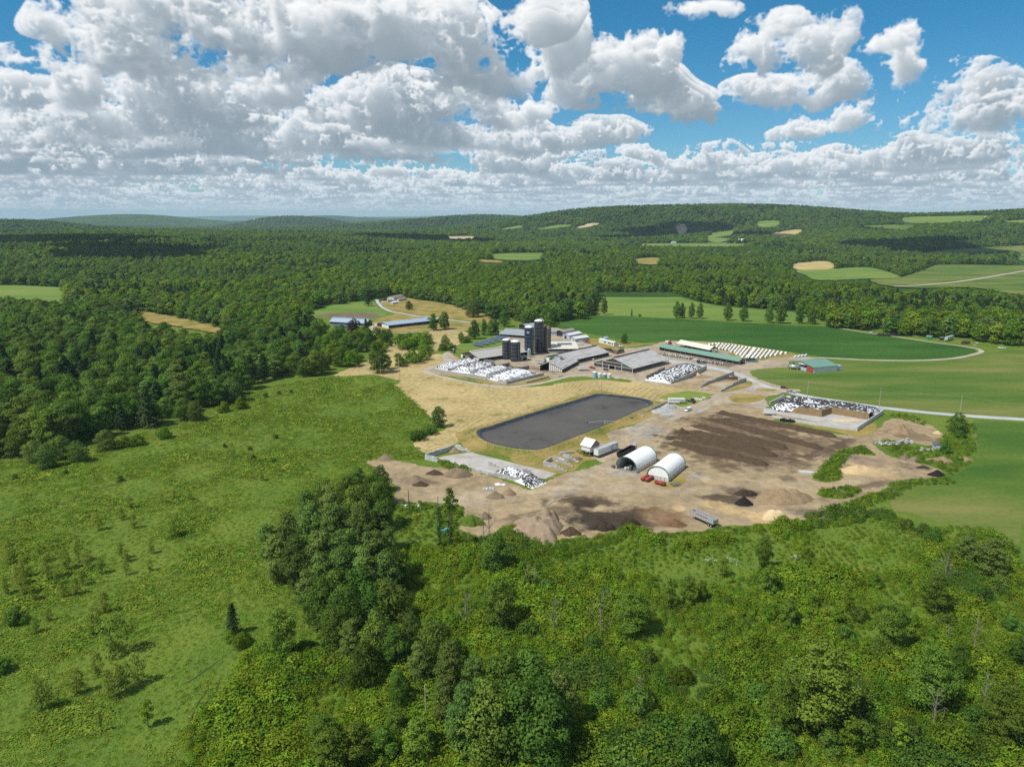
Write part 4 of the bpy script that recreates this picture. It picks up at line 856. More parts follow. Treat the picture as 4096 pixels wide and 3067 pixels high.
# right foreground, one by one
plant('ash', 'n', 430, 1390, 21, 'largest bright green tree in the right foreground thicket', wide=1.35, vi=0)
plant('ash', 'n', 290, 1330, 15, 'bright green tree leaning against the largest foreground tree', wide=1.2, vi=1)
plant('ash', 'n', 1150, 1290, 17, 'bright green tree above the two broken stumps', wide=1.2, vi=2)
plant('ash', 'n', 910, 890, 14, 'dark-based tree in the middle of the right thicket', wide=1.2, vi=1)
plant('ash', 'n', 1200, 660, 13, 'green tree left of the grey bare tree by the field', wide=1.3, vi=0)
plant('cottonwood', 'n', 1560, 410, 13, 'olive tree with a dark shadow at the hay field edge', wide=1.3)
plant('cottonwood', 'n', 1400, 330, 11, 'olive tree behind the grey bare tree', wide=1.2)
plant('dark_bush', 'n', 1190, 190, 5, 'dark round bush at the hay field corner', 'bush')
plant('dark_bush', 'n', 1120, 150, 4.5, 'dark bush second from the hay field corner', 'bush')
plant('dark_bush', 'n', 1010, 110, 4, 'small dark bush at the end of the corner row', 'bush')
plant('ash', 'n', 1640, 1510, 15, 'thin-crowned tree near the right edge of the thicket', wide=1.1)
plant('ash', 'n', 1330, 1130, 12, 'dark thin tree between the dead white trees', wide=.9)
plant('maple', 'n', 1770, 1020, 9, 'dark tree cut by the right edge of the picture')
plant('maple', 'n', 1790, 1560, 10, 'dark tree in the bottom right corner')
plant('bush', 'n', 800, 480, 4, 'round bright bush in the right marsh grass', 'bush')
plant('bush', 'n', 360, 290, 3, 'low bright bush beside the flowering elder', 'bush')
plant('ash', 'n', 85, 370, 12, 'upright dark tree at the edge of the marsh grass', wide=.9)
plant('ash', 'n', 115, 540, 10, 'smaller tree in front of the upright dark tree', wide=.95)
plant('ash', 'n', 235, 770, 10, 'slender silvery tree right of the thin dark sapling', wide=.8)
plant('sapling', 'n', 130, 720, 6.5, 'thin dark sapling left of the slender silvery tree')
plant('ash', 'm', 900, 745, 13, 'wide tree standing over the middle thicket', wide=1.5)
plant('ash', 'm', 1160, 575, 9.5, 'left one of three narrow trees in the thicket', wide=.8)
plant('ash', 'm', 1285, 550, 9.5, 'middle one of three narrow trees in the thicket', wide=.8)
plant('ash', 'm', 1380, 525, 7, 'small right one of three narrow trees in the thicket', wide=.8)
plant('sapling', 'm', 918, 325, 6, 'thin leafy pole-like tree just below the brown pile', wide=.7)
plant('sapling', 'm', 1520, 355, 7, 'small open-crowned tree beside the flowering elders', wide=1.1)
plant('maple', 'm', 1350, 1660, 13, 'dark rounded tree at the bottom edge', wide=1.1)
plant('ash', 'm', 1920, 1430, 13, 'feathery light green tree at the bottom right of the thicket', wide=1.1)
plant('bush', 'm', 1540, 700, 4, 'dense round bush below the three narrow trees', 'bush')
plant('bush', 'm', 1720, 850, 4.5, 'wide dense bush in the right thicket', 'bush')
plant('bush', 'm', 1240, 1070, 4.5, 'dark-shadowed bush in the middle thicket', 'bush')
plant('dark_bush', 'm', 930, 1270, 6, 'dark bush below the small dead tree', 'bush')
for (x, y, h) in [(520, 740, 4), (410, 600, 4), (200, 770, 5), (640, 860, 4.5), (800, 600, 3.5), (1000, 950, 4), (700, 1250, 5), (1500, 1230, 5), (1620, 1400, 6), (480, 900, 4), (150, 350, 5), (320, 470, 5), (60, 560, 6)]:
    plant('dark_bush' if x % 3 else 'bush', 'm', x, y, h, 'leafy bush growing out of the middle foreground thicket', 'bush', 'bushes in the foreground thicket')
for (x, y, h) in [(700, 700, 4), (620, 830, 4.5), (820, 960, 5), (1050, 780, 4.5), (1280, 740, 4), (1500, 560, 5), (1620, 480, 4), (1000, 1480, 5), (700, 1500, 6), (520, 1560, 5), (1480, 1400, 5), (1350, 1600, 7), (180, 1560, 6), (60, 1250, 6), (780, 1280, 4), (1700, 760, 4)]:
    plant('bush' if x % 4 else 'dark_bush', 'n', x, y, h, 'leafy bush growing out of the right foreground thicket', 'bush', 'bushes in the right thicket')
for (x, y, h) in [(490, 730, 6), (545, 760, 6), (585, 750, 7), (410, 640, 6), (370, 720, 5), (640, 660, 6), (650, 1570, 9), (200, 1450, 10), (960, 1560, 8), (340, 1440, 8)]:
    plant('sapling', 'n', x, y, h, 'thin sapling sticking up from the right thicket', 'sapling', 'saplings in the right thicket')
# meadow on the left
plant('scrub', 'k', 285, 1085, 9, 'lone thin tree nearest the left bottom corner of the meadow', wide=.8)
plant('scrub', 'k', 525, 975, 7, 'small pale tree second from the left bottom corner of the meadow', wide=.85)
plant('scrub', 'k', 775, 700, 11.5, 'tallest tree of the meadow with a dark trunk', wide=1.0)
plant('scrub', 'k', 640, 560, 8.5, 'pale tree just behind the tallest meadow tree', wide=.9)
for (x, y, h) in [(745, 1005, 7.5), (812, 975, 8), (860, 950, 7.5), (945, 905, 8.5), (665, 850, 6.5)]:
    plant('scrub', 'k', x, y, h, 'young tree in the little cluster on the meadow', group='young trees clustered on the meadow', wide=.75)
plant('sapling', 'k', 1010, 1200, 7, 'spindly sapling with a bare leaning stem on the meadow')
plant('sapling', 'k', 692, 1235, 5, 'bent sapling leaning left at the meadow bottom', wide=.4)
plant('spruce', 'k', 1590, 570, 9.5, 'dark spruce standing alone at the meadow edge')
plant('bush', 'k', 1570, 615, 3, 'bright bush at the foot of the lone spruce', 'bush')
plant('bush', 'k', 1650, 650, 4, 'spreading bush right of the lone spruce', 'bush')
plant('dark_bush', 'k', 110, 500, 5, 'dark juniper-like bush at the left edge of the meadow', 'bush')
plant('dark_bush', 'k', 25, 830, 4, 'dark bush cut by the left picture edge', 'bush')
for (x, y, h) in [(70, 90, 8), (120, 240, 7), (180, 300, 7), (330, 200, 9), (240, 340, 5), (390, 240, 4), (450, 130, 7), (540, 80, 8), (600, 120, 7), (690, 160, 6), (520, 300, 6), (280, 80, 7), (170, 180, 7), (430, 320, 5), (250, 560, 5), (720, 420, 7), (40, 300, 6), (860, 165, 5), (1020, 140, 4), (330, 480, 4), (560, 240, 5)]:
    plant('scrub', 'k', x, y, h, 'young pale tree in the scrub at the left of the meadow', group='scrub trees on the meadow', wide=.8)
for (x, y, h) in [(830, 1155, 5), (890, 1075, 4.5), (915, 1210, 6), (670, 1225, 7), (1030, 1385, 5), (1100, 1040, 4), (1185, 1010, 4), (1290, 1020, 4), (1780, 890, 5), (830, 1420, 6), (860, 1440, 5), (220, 910, 3)]:
    plant('scrub', 'j', x, y, h, 'small sapling standing in the open meadow', 'sapling', 'saplings on the open meadow', wide=.8)
plant('scrub', 'j', 1190, 1270, 7.5, 'broad feathery bush in the middle of the meadow', 'bush', wide=1.2)
plant('dark_bush', 'j', 100, 880, 2.6, 'low dark bush beside the meadow ditch at the left', 'bush')
for (x, y, h) in [(820, 890, 2.5), (450, 840, 2), (1810, 320, 3), (1900, 300, 2.5), (1980, 290, 2.2), (1700, 680, 2), (1880, 600, 2.2), (1720, 740, 2), (1530, 660, 1.8), (1860, 760, 2)]:
    plant('dark_bush', 'j', x, y, h, 'small dark shrub scattered on the open meadow', 'bush', 'shrubs on the open meadow')
# wood edge in front of the left forest
for (x, y, h) in [(1590, 350, 15), (1330, 480, 11), (330, 800, 11), (230, 760, 10), (420, 740, 11), (540, 760, 10), (720, 680, 10), (1120, 600, 6), (930, 650, 6), (480, 600, 13), (1640, 400, 7), (1530, 420, 6), (850, 660, 6)]:
    plant('willow' if h > 9 else 'bush', 'j', x, y, h, 'pale willow-like tree along the edge of the left forest', 'tree', 'pale trees along the forest edge')
# beside the hayfield and farm
plant('maple', 'd', 785, 240, 11.5, 'round dark tree alone at the hayfield edge', wide=.95)
plant('dark_bush', 'd', 690, 300, 5, 'bushy thicket left of the round hayfield tree', 'bush', wide=1.4)
plant('dark_bush', 'd', 590, 350, 5, 'lower dark bush at the end of the hayfield hedge', 'bush', wide=1.4)
plant('maple', 5, 1150, 1600, 23, 'tall full tree at the near corner of the hayfield', wide=.85)
plant('ash', 5, 1320, 1530, 11, 'smaller tree right of the tall corner tree', wide=1.2)
plant('bush', 5, 1550, 1480, 8, 'bright bush beside the leaning utility pole', 'bush')
plant('bush', 5, 1750, 1410, 10, 'big bright bush in the hedge above the hayfield', 'bush', wide=1.3)
plant('dark_bush', 5, 1520, 1350, 5, 'small dark bush behind the hedge pole', 'bush')
plant('bush', 5, 1930, 1370, 8, 'bright bush at the right end of the hedge', 'bush', wide=1.2)
for (x, y, h) in [(1560, 1110, 10), (1700, 1130, 12), (1850, 1150, 13), (1980, 1080, 11), (1620, 1180, 8), (1780, 1180, 9), (1960, 1190, 9), (2030, 1260, 7)]:
    plant('bush', 5, x, y, h, 'bright leafy tree in the broad clump beside the tan field', 'tree', 'bright trees beside the tan field', wide=1.15, name='leafy_tree')
for (x, y, h) in [(60, 1000, 17), (150, 900, 14), (120, 1250, 14), (240, 1300, 13), (330, 1130, 13), (420, 1060, 15), (530, 1010, 14), (660, 1100, 13), (780, 1080, 12), (900, 1000, 12), (1000, 1060, 13), (1130, 1030, 12), (1270, 1060, 12), (560, 1250, 14), (700, 1230, 12), (830, 1230, 12), (650, 1480, 12), (480, 1480, 15), (330, 1450, 13), (230, 1550, 11), (60, 1450, 15), (150, 1600, 9), (380, 1330, 14), (950, 1200, 12), (1180, 1220, 10), (1380, 1130, 6), (1350, 1010, 10), (260, 1180, 13), (50, 1130, 14), (760, 1400, 10)]:
    plant('maple' if (x + y) % 3 else 'bush', 5, x, y, h, 'leafy tree in the mixed wood beside the near livestock barn', 'tree', 'trees of the wood beside the barns', wide=1.05, name='leafy_tree')
plant('purple', 5, 740, 910, 15, 'dark purple-leaved tree in front of the near livestock barn', wide=.95)
plant('pine', 5, 950, 900, 15, 'dark conifer right of the purple-leaved tree', wide=1.0)
plant('maple', 5, 70, 1020, 18, 'tall tree left of the near livestock barn', wide=.9)
plant('pine', 5, 985, 415, 21, 'tall dark conifer beside the lane to the white house', wide=1.1)
plant('maple', 5, 575, 375, 9, 'small round tree on the paddock at the wood edge')
plant('maple', 5, 1700, 480, 11, 'round tree on the tawny slope below the white house', wide=1.2)
plant('dark_bush', 5, 1275, 320, 5, 'round bush left of the white house', 'bush')
plant('dark_bush', 5, 1470, 285, 4.5, 'round bush in front of the white house', 'bush')
plant('maple', 'a', 1180, 490, 17, 'left one of the two oaks by the lane', wide=.85)
plant('maple', 'a', 1280, 480, 18, 'right one of the two oaks by the lane', wide=.95)
plant('willow', 'a', 1530, 370, 21, 'large pale willow at the wood edge behind the farm', wide=1.1)
plant('maple', 1, 870, 470, 18, 'tall dark tree above the farm solar panels', wide=.8)
plant('ash', 1, 1040, 400, 16, 'airy tree between the dark trees above the solar panels', wide=.8)
plant('maple', 1, 1160, 400, 15, 'left of two dark trees by the long grey barn', wide=.7)
plant('maple', 1, 1240, 380, 15, 'right of two dark trees by the long grey barn', wide=.7)
plant('maple', 1, 1400, 250, 18, 'dark tree just behind the long grey barn', wide=.85)
plant('ash', 1, 640, 520, 9, 'pale rounded tree at the end of the solar panel lawn', wide=1.3)
plant('dark_bush', 1, 720, 530, 6, 'dark bushes beside the pale rounded tree', 'bush', wide=1.6)
plant('maple', 1, 350, 640, 12, 'tree beside the tractor at the bend of the lane', wide=.95)
plant('bush', 1, 300, 670, 6, 'bush under the tree at the bend of the lane', 'bush', wide=1.3)
plant('bush', 1, 450, 660, 6, 'bush right of the tree at the bend of the lane', 'bush', wide=1.2)
plant('maple', 2, 1665, 500, 9.5, 'round shade tree right of the white mobile home', wide=1.0)
plant('maple', 'c', 1665, 1070, 11, 'big round bush-like tree below the road at the right', wide=1.15)
plant('dark_bush', 'c', 1690, 1110, 4, 'dark bush in front of the big round tree by the road', 'bush', wide=1.4)
plant('dark_bush', 'f', 1720, 590, 7, 'upright dark cedar beside the tiny white shack', 'bush', wide=.55)
for i, (x, y, h, w_) in enumerate([(1340, 160, 19, .62), (1385, 160, 17, .6), (1470, 163, 18, .6), (1545, 165, 18, .62), (1792, 182, 19, .7), (1930, 188, 18, .7)]):
    plant('maple', 'b', x, y, h, ['first', 'second', 'third', 'fourth', 'fifth', 'sixth'][i] + ' tree from the left in the row along the bean field', wide=w_)
for i, (x, y, h, w_) in enumerate([(155, 185, 19, .7), (245, 190, 21, .75), (400, 190, 18, .7), (490, 195, 20, .7)]):
    plant('maple', 'c', x, y, h, ['first', 'second', 'third', 'fourth'][i] + ' tree from the left in the right half of the bean field row', wide=w_)
plant('maple', 'b', 700, 130, 20, 'tall narrow tree at the left end of the pasture', wide=.5)
plant('spruce', 'b', 942, 142, 9, 'small pointed cedar alone on the pasture', wide=.6)
plant('dark_bush', 'b', 1012, 145, 3, 'tiny bush beside the pointed cedar', 'bush')
# dead and vine-covered trees
def dead(Z, x, y, h, label, seed, spread=2.6, ivy=0., lean=0., limbs=8):
    X, Y = at_tree(Z, x, y); o = thing('dead_tree', label, 'dead tree', (X, Y, 0), rnd.uniform(0, 6.28)); o.rotation_euler[1] = lean
    link('trunk', trunk_mesh('trunk', seed, h, .13 + h * (.012 if ivy else .005), DEADWOOD, limbs + 3, spread, True, .93), o)
    if ivy:
        rg = np.random.default_rng(seed); n = int(420 * ivy * h / 10); t = rg.random(n) * ivy
        C = np.stack([rg.normal(0, .55, n), rg.normal(0, .55, n), t * h], -1)
        link('vine', leaves_mesh('vine', C, rg.normal(0, 1, (n, 3)), .30, LEAF, rg), o)
    PLACED.append((X, Y, 1.)); return o
dead(8, 540, 1625, 21, 'left one of two tall vine-covered snags below the dirt lot', 301, 2.6, .75)
sn = dead(8, 690, 1610, 23, 'right one of two tall snags, its top still leafy', 302, 3.2, .45)
link('crown', broad_crown('crown', 303, 22., 2.6, 900, .34, LEAF, .62, 9), sn)
dead(8, 1135, 1630, 15, 'bare dead tree left of the bark mulch mound', 304, 3.)
dead(8, 1215, 1520, 14, 'bare branching dead tree at the foot of the bark mulch mound', 305, 3.5)
dead('l', 1370, 880, 13, 'grey dead snag in the middle of the foreground thicket', 306, 3.5)
dead('m', 370, 750, 12, 'bleached dead tree in the left part of the middle thicket', 307, 3.6)
dead('m', 690, 790, 16, 'tall grey dead tree left of the wide thicket tree', 308, 5.)
dead('m', 950, 1210, 8, 'small pale dead tree above the dark bush', 309, 2.)
dead('m', 190, 460, 11, 'left of two bare vine-grown trunks under the mulch mound', 310, 1.6, .6)
dead('m', 240, 470, 11, 'right of two bare vine-grown trunks under the mulch mound', 311, 1.6, .5)
dead('n', 1260, 480, 11, 'wide grey bare tree near the hay field', 312, 5.)
dead('n', 1455, 910, 12, 'tall white dead tree at the right', 313, 2.4)
dead('n', 1285, 870, 7, 'short white dead tree left of the tall one', 314, 1.6)
dead('n', 1190, 1410, 12, 'brown dead tree in front of the bright tree at the right', 315, 3.4)
dead('n', 1520, 1290, 11, 'bare grey tree beside the thin-crowned tree', 316, 2.4)
dead('n', 1255, 1365, 4.5, 'right one of two broken stumps in the thicket', 317, .4, limbs=1)
dead('n', 985, 1290, 3., 'left one of two broken stumps in the thicket', 318, .3, limbs=1)
# ------------------------------------------------------------------ woods: outlines of the open valley
def wl(px): return [tuple(at(*p)[:2]) for p in px]
valley = wl(S('j', (0, 740), (88, 745), (365 * 1.7015 * 0 + 620, 640), (800, 600), (1100, 530), (1240, 480), (1420, 430), (1700, 250), (1900, 200), (2212, 170)) + S(5, (-220, 1600), (-150, 1300), (-60, 1050), (-60, 700), (0, 480), (130, 420), (450, 380), (870, 320), (1100, 290), (1300, 235), (1550, 235), (1750, 285), (2208, 350)) + S('a', (1450, 300), (1700, 390), (1850, 380), (1920, 420), (2000, 440), (2120, 420), (2208, 470)) + S('b', (240, 200), (400, 190), (640, 125), (630, 0)) + S('h', (1680, 615), (1900, 615), (2212, 618)) + S('i', (120, 580), (180, 600), (260, 622), (450, 660), (850, 688), (1000, 740), (1040, 780)) + S('c', (690, 235), (1000, 250), (1250, 290), (1700, 310), (1900, 350), (2212, 380), (2900, 420), (3600, 900)))
valley += [(700, 100), (300, -60), (-400, -60), (-420, 180)]
valley += wl([(-300, 1860)])
OPEN.append(valley)
def scatter_poly(poly, sp, rg, jit=.48):
    P = np.array([(p[0], p[1]) for p in poly]); gx, gy = np.meshgrid(np.arange(P[:, 0].min(), P[:, 0].max(), sp), np.arange(P[:, 1].min(), P[:, 1].max(), sp))
    gx = gx.ravel() + rg.uniform(-jit, jit, gx.size) * sp; gy = gy.ravel() + rg.uniform(-jit, jit, gy.size) * sp
    k_ = in_poly(gx, gy, poly); return gx[k_], gy[k_]
rg = np.random.default_rng(3)
FX, FY = [], []
for y0, y1, sp in ((150, 900, 10.2), (900, 1700, 11.5), (1700, 3000, 14.5), (3000, 5200, 20.), (5200, 8200, 30.)):
    gy = np.arange(y0, y1, sp); lim = y1 * .80 + 80; gx = np.arange(-lim, lim, sp); gx, gy = np.meshgrid(gx, gy)
    gx = gx.ravel() + rg.uniform(-.45, .45, gx.size) * sp; gy = gy.ravel() + rg.uniform(-.45, .45, gy.size) * sp
    k_ = np.abs(gx) < gy * .77 + 40; FX.append(gx[k_]); FY.append(gy[k_])
FX, FY = np.concatenate(FX), np.concatenate(FY)
keep = rg.random(len(FX)) > .05
for pl in OPEN: keep &= ~in_poly(FX, FY, pl)
FX, FY = FX[keep], FY[keep]; FZ = TER(FX, FY)
D_ = np.hypot(FX, FY); AZ_ = np.arctan2(FX, FY)
# leave out what hills hide
el = (FZ + 16 - CAM_H) / D_; o_ = np.argsort(D_); b_ = ((AZ_ + .8) / .004).astype(int); hz = np.full(500, -9.); vis = np.zeros(len(FX), bool)
gel = (FZ + 7 - CAM_H) / D_
for q in o_:
    bb = b_[q]
    if el[q] > hz[bb] - .002: vis[q] = True
    if gel[q] > hz[bb]: hz[bb] = gel[q]
FX, FY, FZ, D_ = FX[vis], FY[vis], FZ[vis], D_[vis]
pn = fbm2(FX * .006 + 40, FY * .006, 4, .55)                     # stands of pine among the hardwoods
fr = np.random.default_rng(8).random(len(FX))
near = D_ < 760; p2 = fbm2(FX * .004 + 3, FY * .004 + 90, 3, .6); swamp = np.exp(-((FX - 330) / 650) ** 2 - ((FY - 1350) / 420) ** 2); p2 = p2 + .3 * swamp
pine = ((pn > .60) & (fr < .5)) | (fr < .025)
SRC = [v[0] for v in KINDS['far']] + [v[0] for v in KINDS['maple']] + [v[0] for v in KINDS['pine']] + [v[0] for v in KINDS['ash'][:1]] + [v[0] for v in KINDS['cottonwood'][:1]]
idx = np.where(near, np.where(pine, 10 + (fr * 97 % 1 > .5), np.where(fr * 31 % 1 < .12, 12, np.where(fr * 31 % 1 < .3, 13, 7 + (fr * 53 % 1 * 3).astype(int)))), np.where(pine, 5 + (fr * 97 % 1 > .5), np.where(fr * 71 % 1 < .35, (fr * 53 % 1 * 5).astype(int), np.where(p2 < .44, (fr * 53 % 1 * 2).astype(int), np.where(p2 < .56, 2 + (fr * 53 % 1 * 2).astype(int), 4)))))
hh_ = np.array([15, 16, 17, 15, 16, 18, 18, 14, 14, 14, 17, 17, 12, 19.])
tgt = 11.5 + 9. * np.random.default_rng(9).random(len(FX)) + 3 * (fbm2(FX * .012, FY * .012, 3) - .5)
tgt = np.where(pine, tgt + 2, tgt) * (1 - .35 * swamp)
sz = tgt / hh_[idx]; sxy = sz * (1.26 + .10 * ~near + np.clip((D_ - 1700) / 3500, 0, .7)) * np.where(pine, .85, 1.)
# the trees that show largest stand one by one
order = np.argsort(D_)[:150]
single = np.zeros(len(FX), bool); single[order] = True
for i in range(7):                                              # and one of every far kind
    q = np.nonzero((idx == i) & ~single)[0]; q = q[np.argsort(D_[q])][:1]; single[q] = True
kn_of = lambda i: ('far', i) if i < 7 else (('maple', i - 7) if i < 10 else (('pine', i - 10) if i < 12 else (('ash', 0) if i == 12 else ('cottonwood', 0))))
for q in np.nonzero(single)[0]:
    kn, vi = kn_of(int(idx[q])); side = 'left' if FX[q] < 0 else 'right'
    lab = {'pine': 'dark pine in the front rows of the %s-hand forest', 'far': 'distant tree in the %s-hand forest'}.get(kn, 'leafy tree in the front rows of the %s-hand forest') % side
    tree(kn, float(FX[q]), float(FY[q]), float(sz[q]), lab, 'tree', ('front pines of the %s-hand forest' if kn == 'pine' else ('distant trees of the %s-hand forest' if kn == 'far' else 'front trees of the %s-hand forest')) % side, z=float(FZ[q]), sx=float(sxy[q]), vi=vi)
src_col = bpy.data.collections.new('planting_stock')             # shapes that the planted masses are made of
def gn_scatter(name, P, idx, scl, rot, meshes, label, cat):
    me = bpy.data.meshes.new(name); me.vertices.add(len(P)); me.vertices.foreach_set('co', np.asarray(P, np.float32).ravel())
    set_attr(me, 'kind_index', 'INT', np.asarray(idx, np.int32)); set_attr(me, 'grow', 'FLOAT_VECTOR', np.asarray(scl, np.float32)); set_attr(me, 'turn', 'FLOAT_VECTOR', np.stack([np.zeros(len(P)), np.zeros(len(P)), rot], -1).astype(np.float32))
    o = link(name, me); g = bpy.data.node_groups.new(name, 'GeometryNodeTree')
    g.interface.new_socket('Geometry', in_out='INPUT', socket_type='NodeSocketGeometry'); g.interface.new_socket('Geometry', in_out='OUTPUT', socket_type='NodeSocketGeometry')
    nd, ln = g.nodes, g.links; gi = nd.new('NodeGroupInput'); go = nd.new('NodeGroupOutput'); iop = nd.new('GeometryNodeInstanceOnPoints'); join = nd.new('GeometryNodeJoinGeometry')
    for i in reversed(range(len(meshes))):
        so_ = bpy.data.objects.new('stock_%s_%d' % (name, i), meshes[i]); src_col.objects.link(so_)
        oi = nd.new('GeometryNodeObjectInfo'); oi.inputs[0].default_value = so_; g2 = nd.new('GeometryNodeGeometryToInstance'); ln.new(oi.outputs['Geometry'], g2.inputs[0]); ln.new(g2.outputs[0], join.inputs[0])
    def na(nm, ty):
        a = nd.new('GeometryNodeInputNamedAttribute'); a.data_type = ty; a.inputs[0].default_value = nm; return a.outputs[0]
    iop.inputs['Pick Instance'].default_value = True
    ln.new(gi.outputs[0], iop.inputs['Points']); ln.new(join.outputs[0], iop.inputs['Instance']); ln.new(na('kind_index', 'INT'), iop.inputs['Instance Index'])
    ln.new(na('grow', 'FLOAT_VECTOR'), iop.inputs['Scale']); ln.new(na('turn', 'FLOAT_VECTOR'), iop.inputs['Rotation']); ln.new(iop.outputs[0], go.inputs[0])
    md = o.modifiers.new('planting', 'NODES'); md.node_group = g
    return tag(o, label, cat, kind='stuff')
ms = ~single
gn_scatter('forest', np.stack([FX, FY, FZ], -1)[ms], idx[ms], np.stack([sxy, sxy, sz], -1)[ms], np.random.default_rng(4).random(ms.sum()) * 6.28, SRC, 'deep green mixed forest covering the valley sides and hills', 'forest')
# ------------------------------------------------------------------ thicket, meadow growth, weeds
def tuft_mesh(seed, n, size, hgt, rad, m):
    r_ = np.random.default_rng(seed); a = r_.random(n) * 6.28; d = rad * np.sqrt(r_.random(n)); C = np.stack([np.cos(a) * d, np.sin(a) * d, hgt * r_.random(n) * (1 - .5 * (d / rad) ** 2)], -1)
    nn = np.stack([np.cos(a) * .6, np.sin(a) * .6, np.ones(n) * .9], -1); return leaves_mesh('tuft', C, nn, size, m, r_, None, .5, nn / np.linalg.norm(nn, axis=1)[:, None], lift=.9)
shrubs = [broad_crown('shrub', 400 + i, 2.6, 1.9, 700, .15, (LEAF_SHRUB, LEAF_SHRUB, LEAF_BRIGHT, LEAF)[i], .0, 9, lift=.6) for i in range(4)]
tufts = [tuft_mesh(420 + i, 60, .20, .36, 1.2, LEAF_GRASS) for i in range(3)]
flow_m = mat('white_umbels', lambda w: pbsdf(w, (.52, .52, .44), .9))
tuft_w = tuft_mesh(430, 14, .16, 1.0, .9, flow_m)
thick = wl(S('l', (100, 1050), (330, 900), (420, 1000), (560, 860), (900, 700), (950, 560), (1000, 420), (1180, 420), (1300, 360), (1450, 440), (1640, 330), (1800, 430), (1845, 440)) + S('m', (450, 130), (700, 140), (850, 40), (1000, 60), (1130, 170), (1400, 90), (1700, 110), (1900, 90)) + S('n', (140, 100), (400, 20), (650, -20), (900, 0), (1100, 150), (1350, 90), (1550, 120), (1700, 250), (1700, 330), (1900, 520)) + [(4300, 2500), (4400, 3250), (1000, 3300), (700, 3120)] + S('l', (-200, 1420), (60, 1250)))
x, y = scatter_poly(thick, 1.9, rg)
f = fbm2(x * .07, y * .07, 4, .55); marsh = wl(S('n', (100, 200), (500, 80), (900, 60), (1150, 200), (1100, 380), (700, 430), (350, 400), (150, 330))) ; mm = in_poly(x, y, marsh)
up_ = wl(S('l', (950, 560), (1000, 420), (1450, 440), (1640, 330), (1900, 430), (1900, 640), (1500, 640))); mu = in_poly(x, y, up_)
lowz = in_poly(x, y, wl(S('m', (450, 130), (850, 40), (1130, 170), (1900, 90), (1900, 330), (1400, 420), (900, 330), (450, 330))))
s_ = (.55 + 1.25 * np.clip((f - .3) * 2.2, 0, 1)) * rg.uniform(.7, 1.25, len(x)); s_ = np.where(mm | lowz, s_ * .42, s_)
gap = (f < .33) & (rg.random(len(x)) < .35)
x, y, s_, f = x[~gap], y[~gap], s_[~gap], f[~gap]
tone_ = fbm2(x * .035 + 60, y * .035, 3); ik = np.where(tone_ > .64, 3, np.where(tone_ > .56, 2, (rg.random(len(x)) * 2).astype(int)))
ik = np.where(rg.random(len(x)) < .12, (rg.random(len(x)) * 4).astype(int), ik)
gn_scatter('thicket', np.stack([x, y, np.zeros(len(x)) - .1], -1), ik, np.stack([s_ * 1.05, s_ * 1.05, s_ * .9], -1), rg.random(len(x)) * 6.28, shrubs, 'dense green thicket of shrubs filling the foreground', 'thicket')
mead = wl(S('j', (-60, 760), (600, 660), (1240, 490), (1700, 270), (2212, 190)) + S('a', (290, 890), (700, 900), (880, 930), (840, 970), (900, 1020), (960, 1090), (1120, 1240), (1180, 1380), (1000, 1480)) + S('d', (560, 400), (650, 460), (640, 520), (400, 520), (140, 540)) + S('l', (950, 80), (960, 500), (900, 700), (560, 860), (420, 1000), (330, 900), (100, 1050), (60, 1250), (-200, 1420)) + [(700, 3120), (1000, 3300), (-500, 3300), (-500, 2400)])
x, y = scatter_poly(mead, 1.7, rg); dd_ = np.hypot(x, y); k_ = rg.random(len(x)) < np.clip(1.15 - (dd_ - 180) / 420, .35, 1); x, y, dd_ = x[k_], y[k_], dd_[k_]
f = fbm2(x * .05 + 20, y * .05, 4, .6); s_ = (.45 + 1.5 * np.clip((f - .35) * 2, 0, 1)) * rg.uniform(.6, 1.3, len(x)) * np.clip(dd_ / 220, 1, 1.7)
t2 = fbm2(x * .02 + 7, y * .02 + 3, 3); ik = np.where(t2 > .55, 2, (rg.random(len(x)) * 2).astype(int))
gn_scatter('meadow_growth', np.stack([x, y, np.zeros(len(x))], -1), ik, np.stack([s_, s_, s_ * .8], -1), rg.random(len(x)) * 6.28, tufts, 'tall grass and herbs covering the wild meadow', 'meadow grass')
# weeds along the lot edge and in the rubble corner
wx, wy = [], []
for pts, sp in ((wl(S('f', (1120, 480), (1250, 470), (1500, 540), (1640, 520), (1700, 420), (1880, 350), (1980, 330), (2000, 520), (1950, 660), (1760, 780), (1650, 690), (1500, 670), (1300, 620))), 2.3), (wl(S('f', (1000, 520), (1110, 600), (900, 590), (800, 690), (820, 800), (700, 840), (550, 810), (660, 680), (780, 580))), 1.5), (wl(S('f', (600, 920), (800, 880), (990, 900), (940, 950), (820, 985), (640, 970))), 1.5),
                (wl(S('d', (420, 930), (640, 900), (760, 1000), (950, 1130), (900, 1240), (600, 1260), (400, 1220))), 2.2), (wl(S('d', (1340, 1230), (1450, 1110), (1640, 1260), (1600, 1300), (1400, 1320))), 1.6), (wl(S('f', (1250, 890), (1500, 830), (1750, 780), (1700, 800), (1350, 900), (1200, 960), (950, 1010))), 1.8), (wl(S(8, (540, 400), (640, 430), (780, 480), (900, 510), (980, 560), (640, 540), (540, 470))), 1.5), (wl(S('f', (1240, 250), (1400, 240), (1560, 310), (1560, 350), (1400, 300))), 1.8), (wl(S(6, (760, 560), (920, 600), (1000, 680), (900, 660), (780, 600))), 1.4)):
    a_, b2 = scatter_poly(pts, sp, rg); wx.append(a_); wy.append(b2)
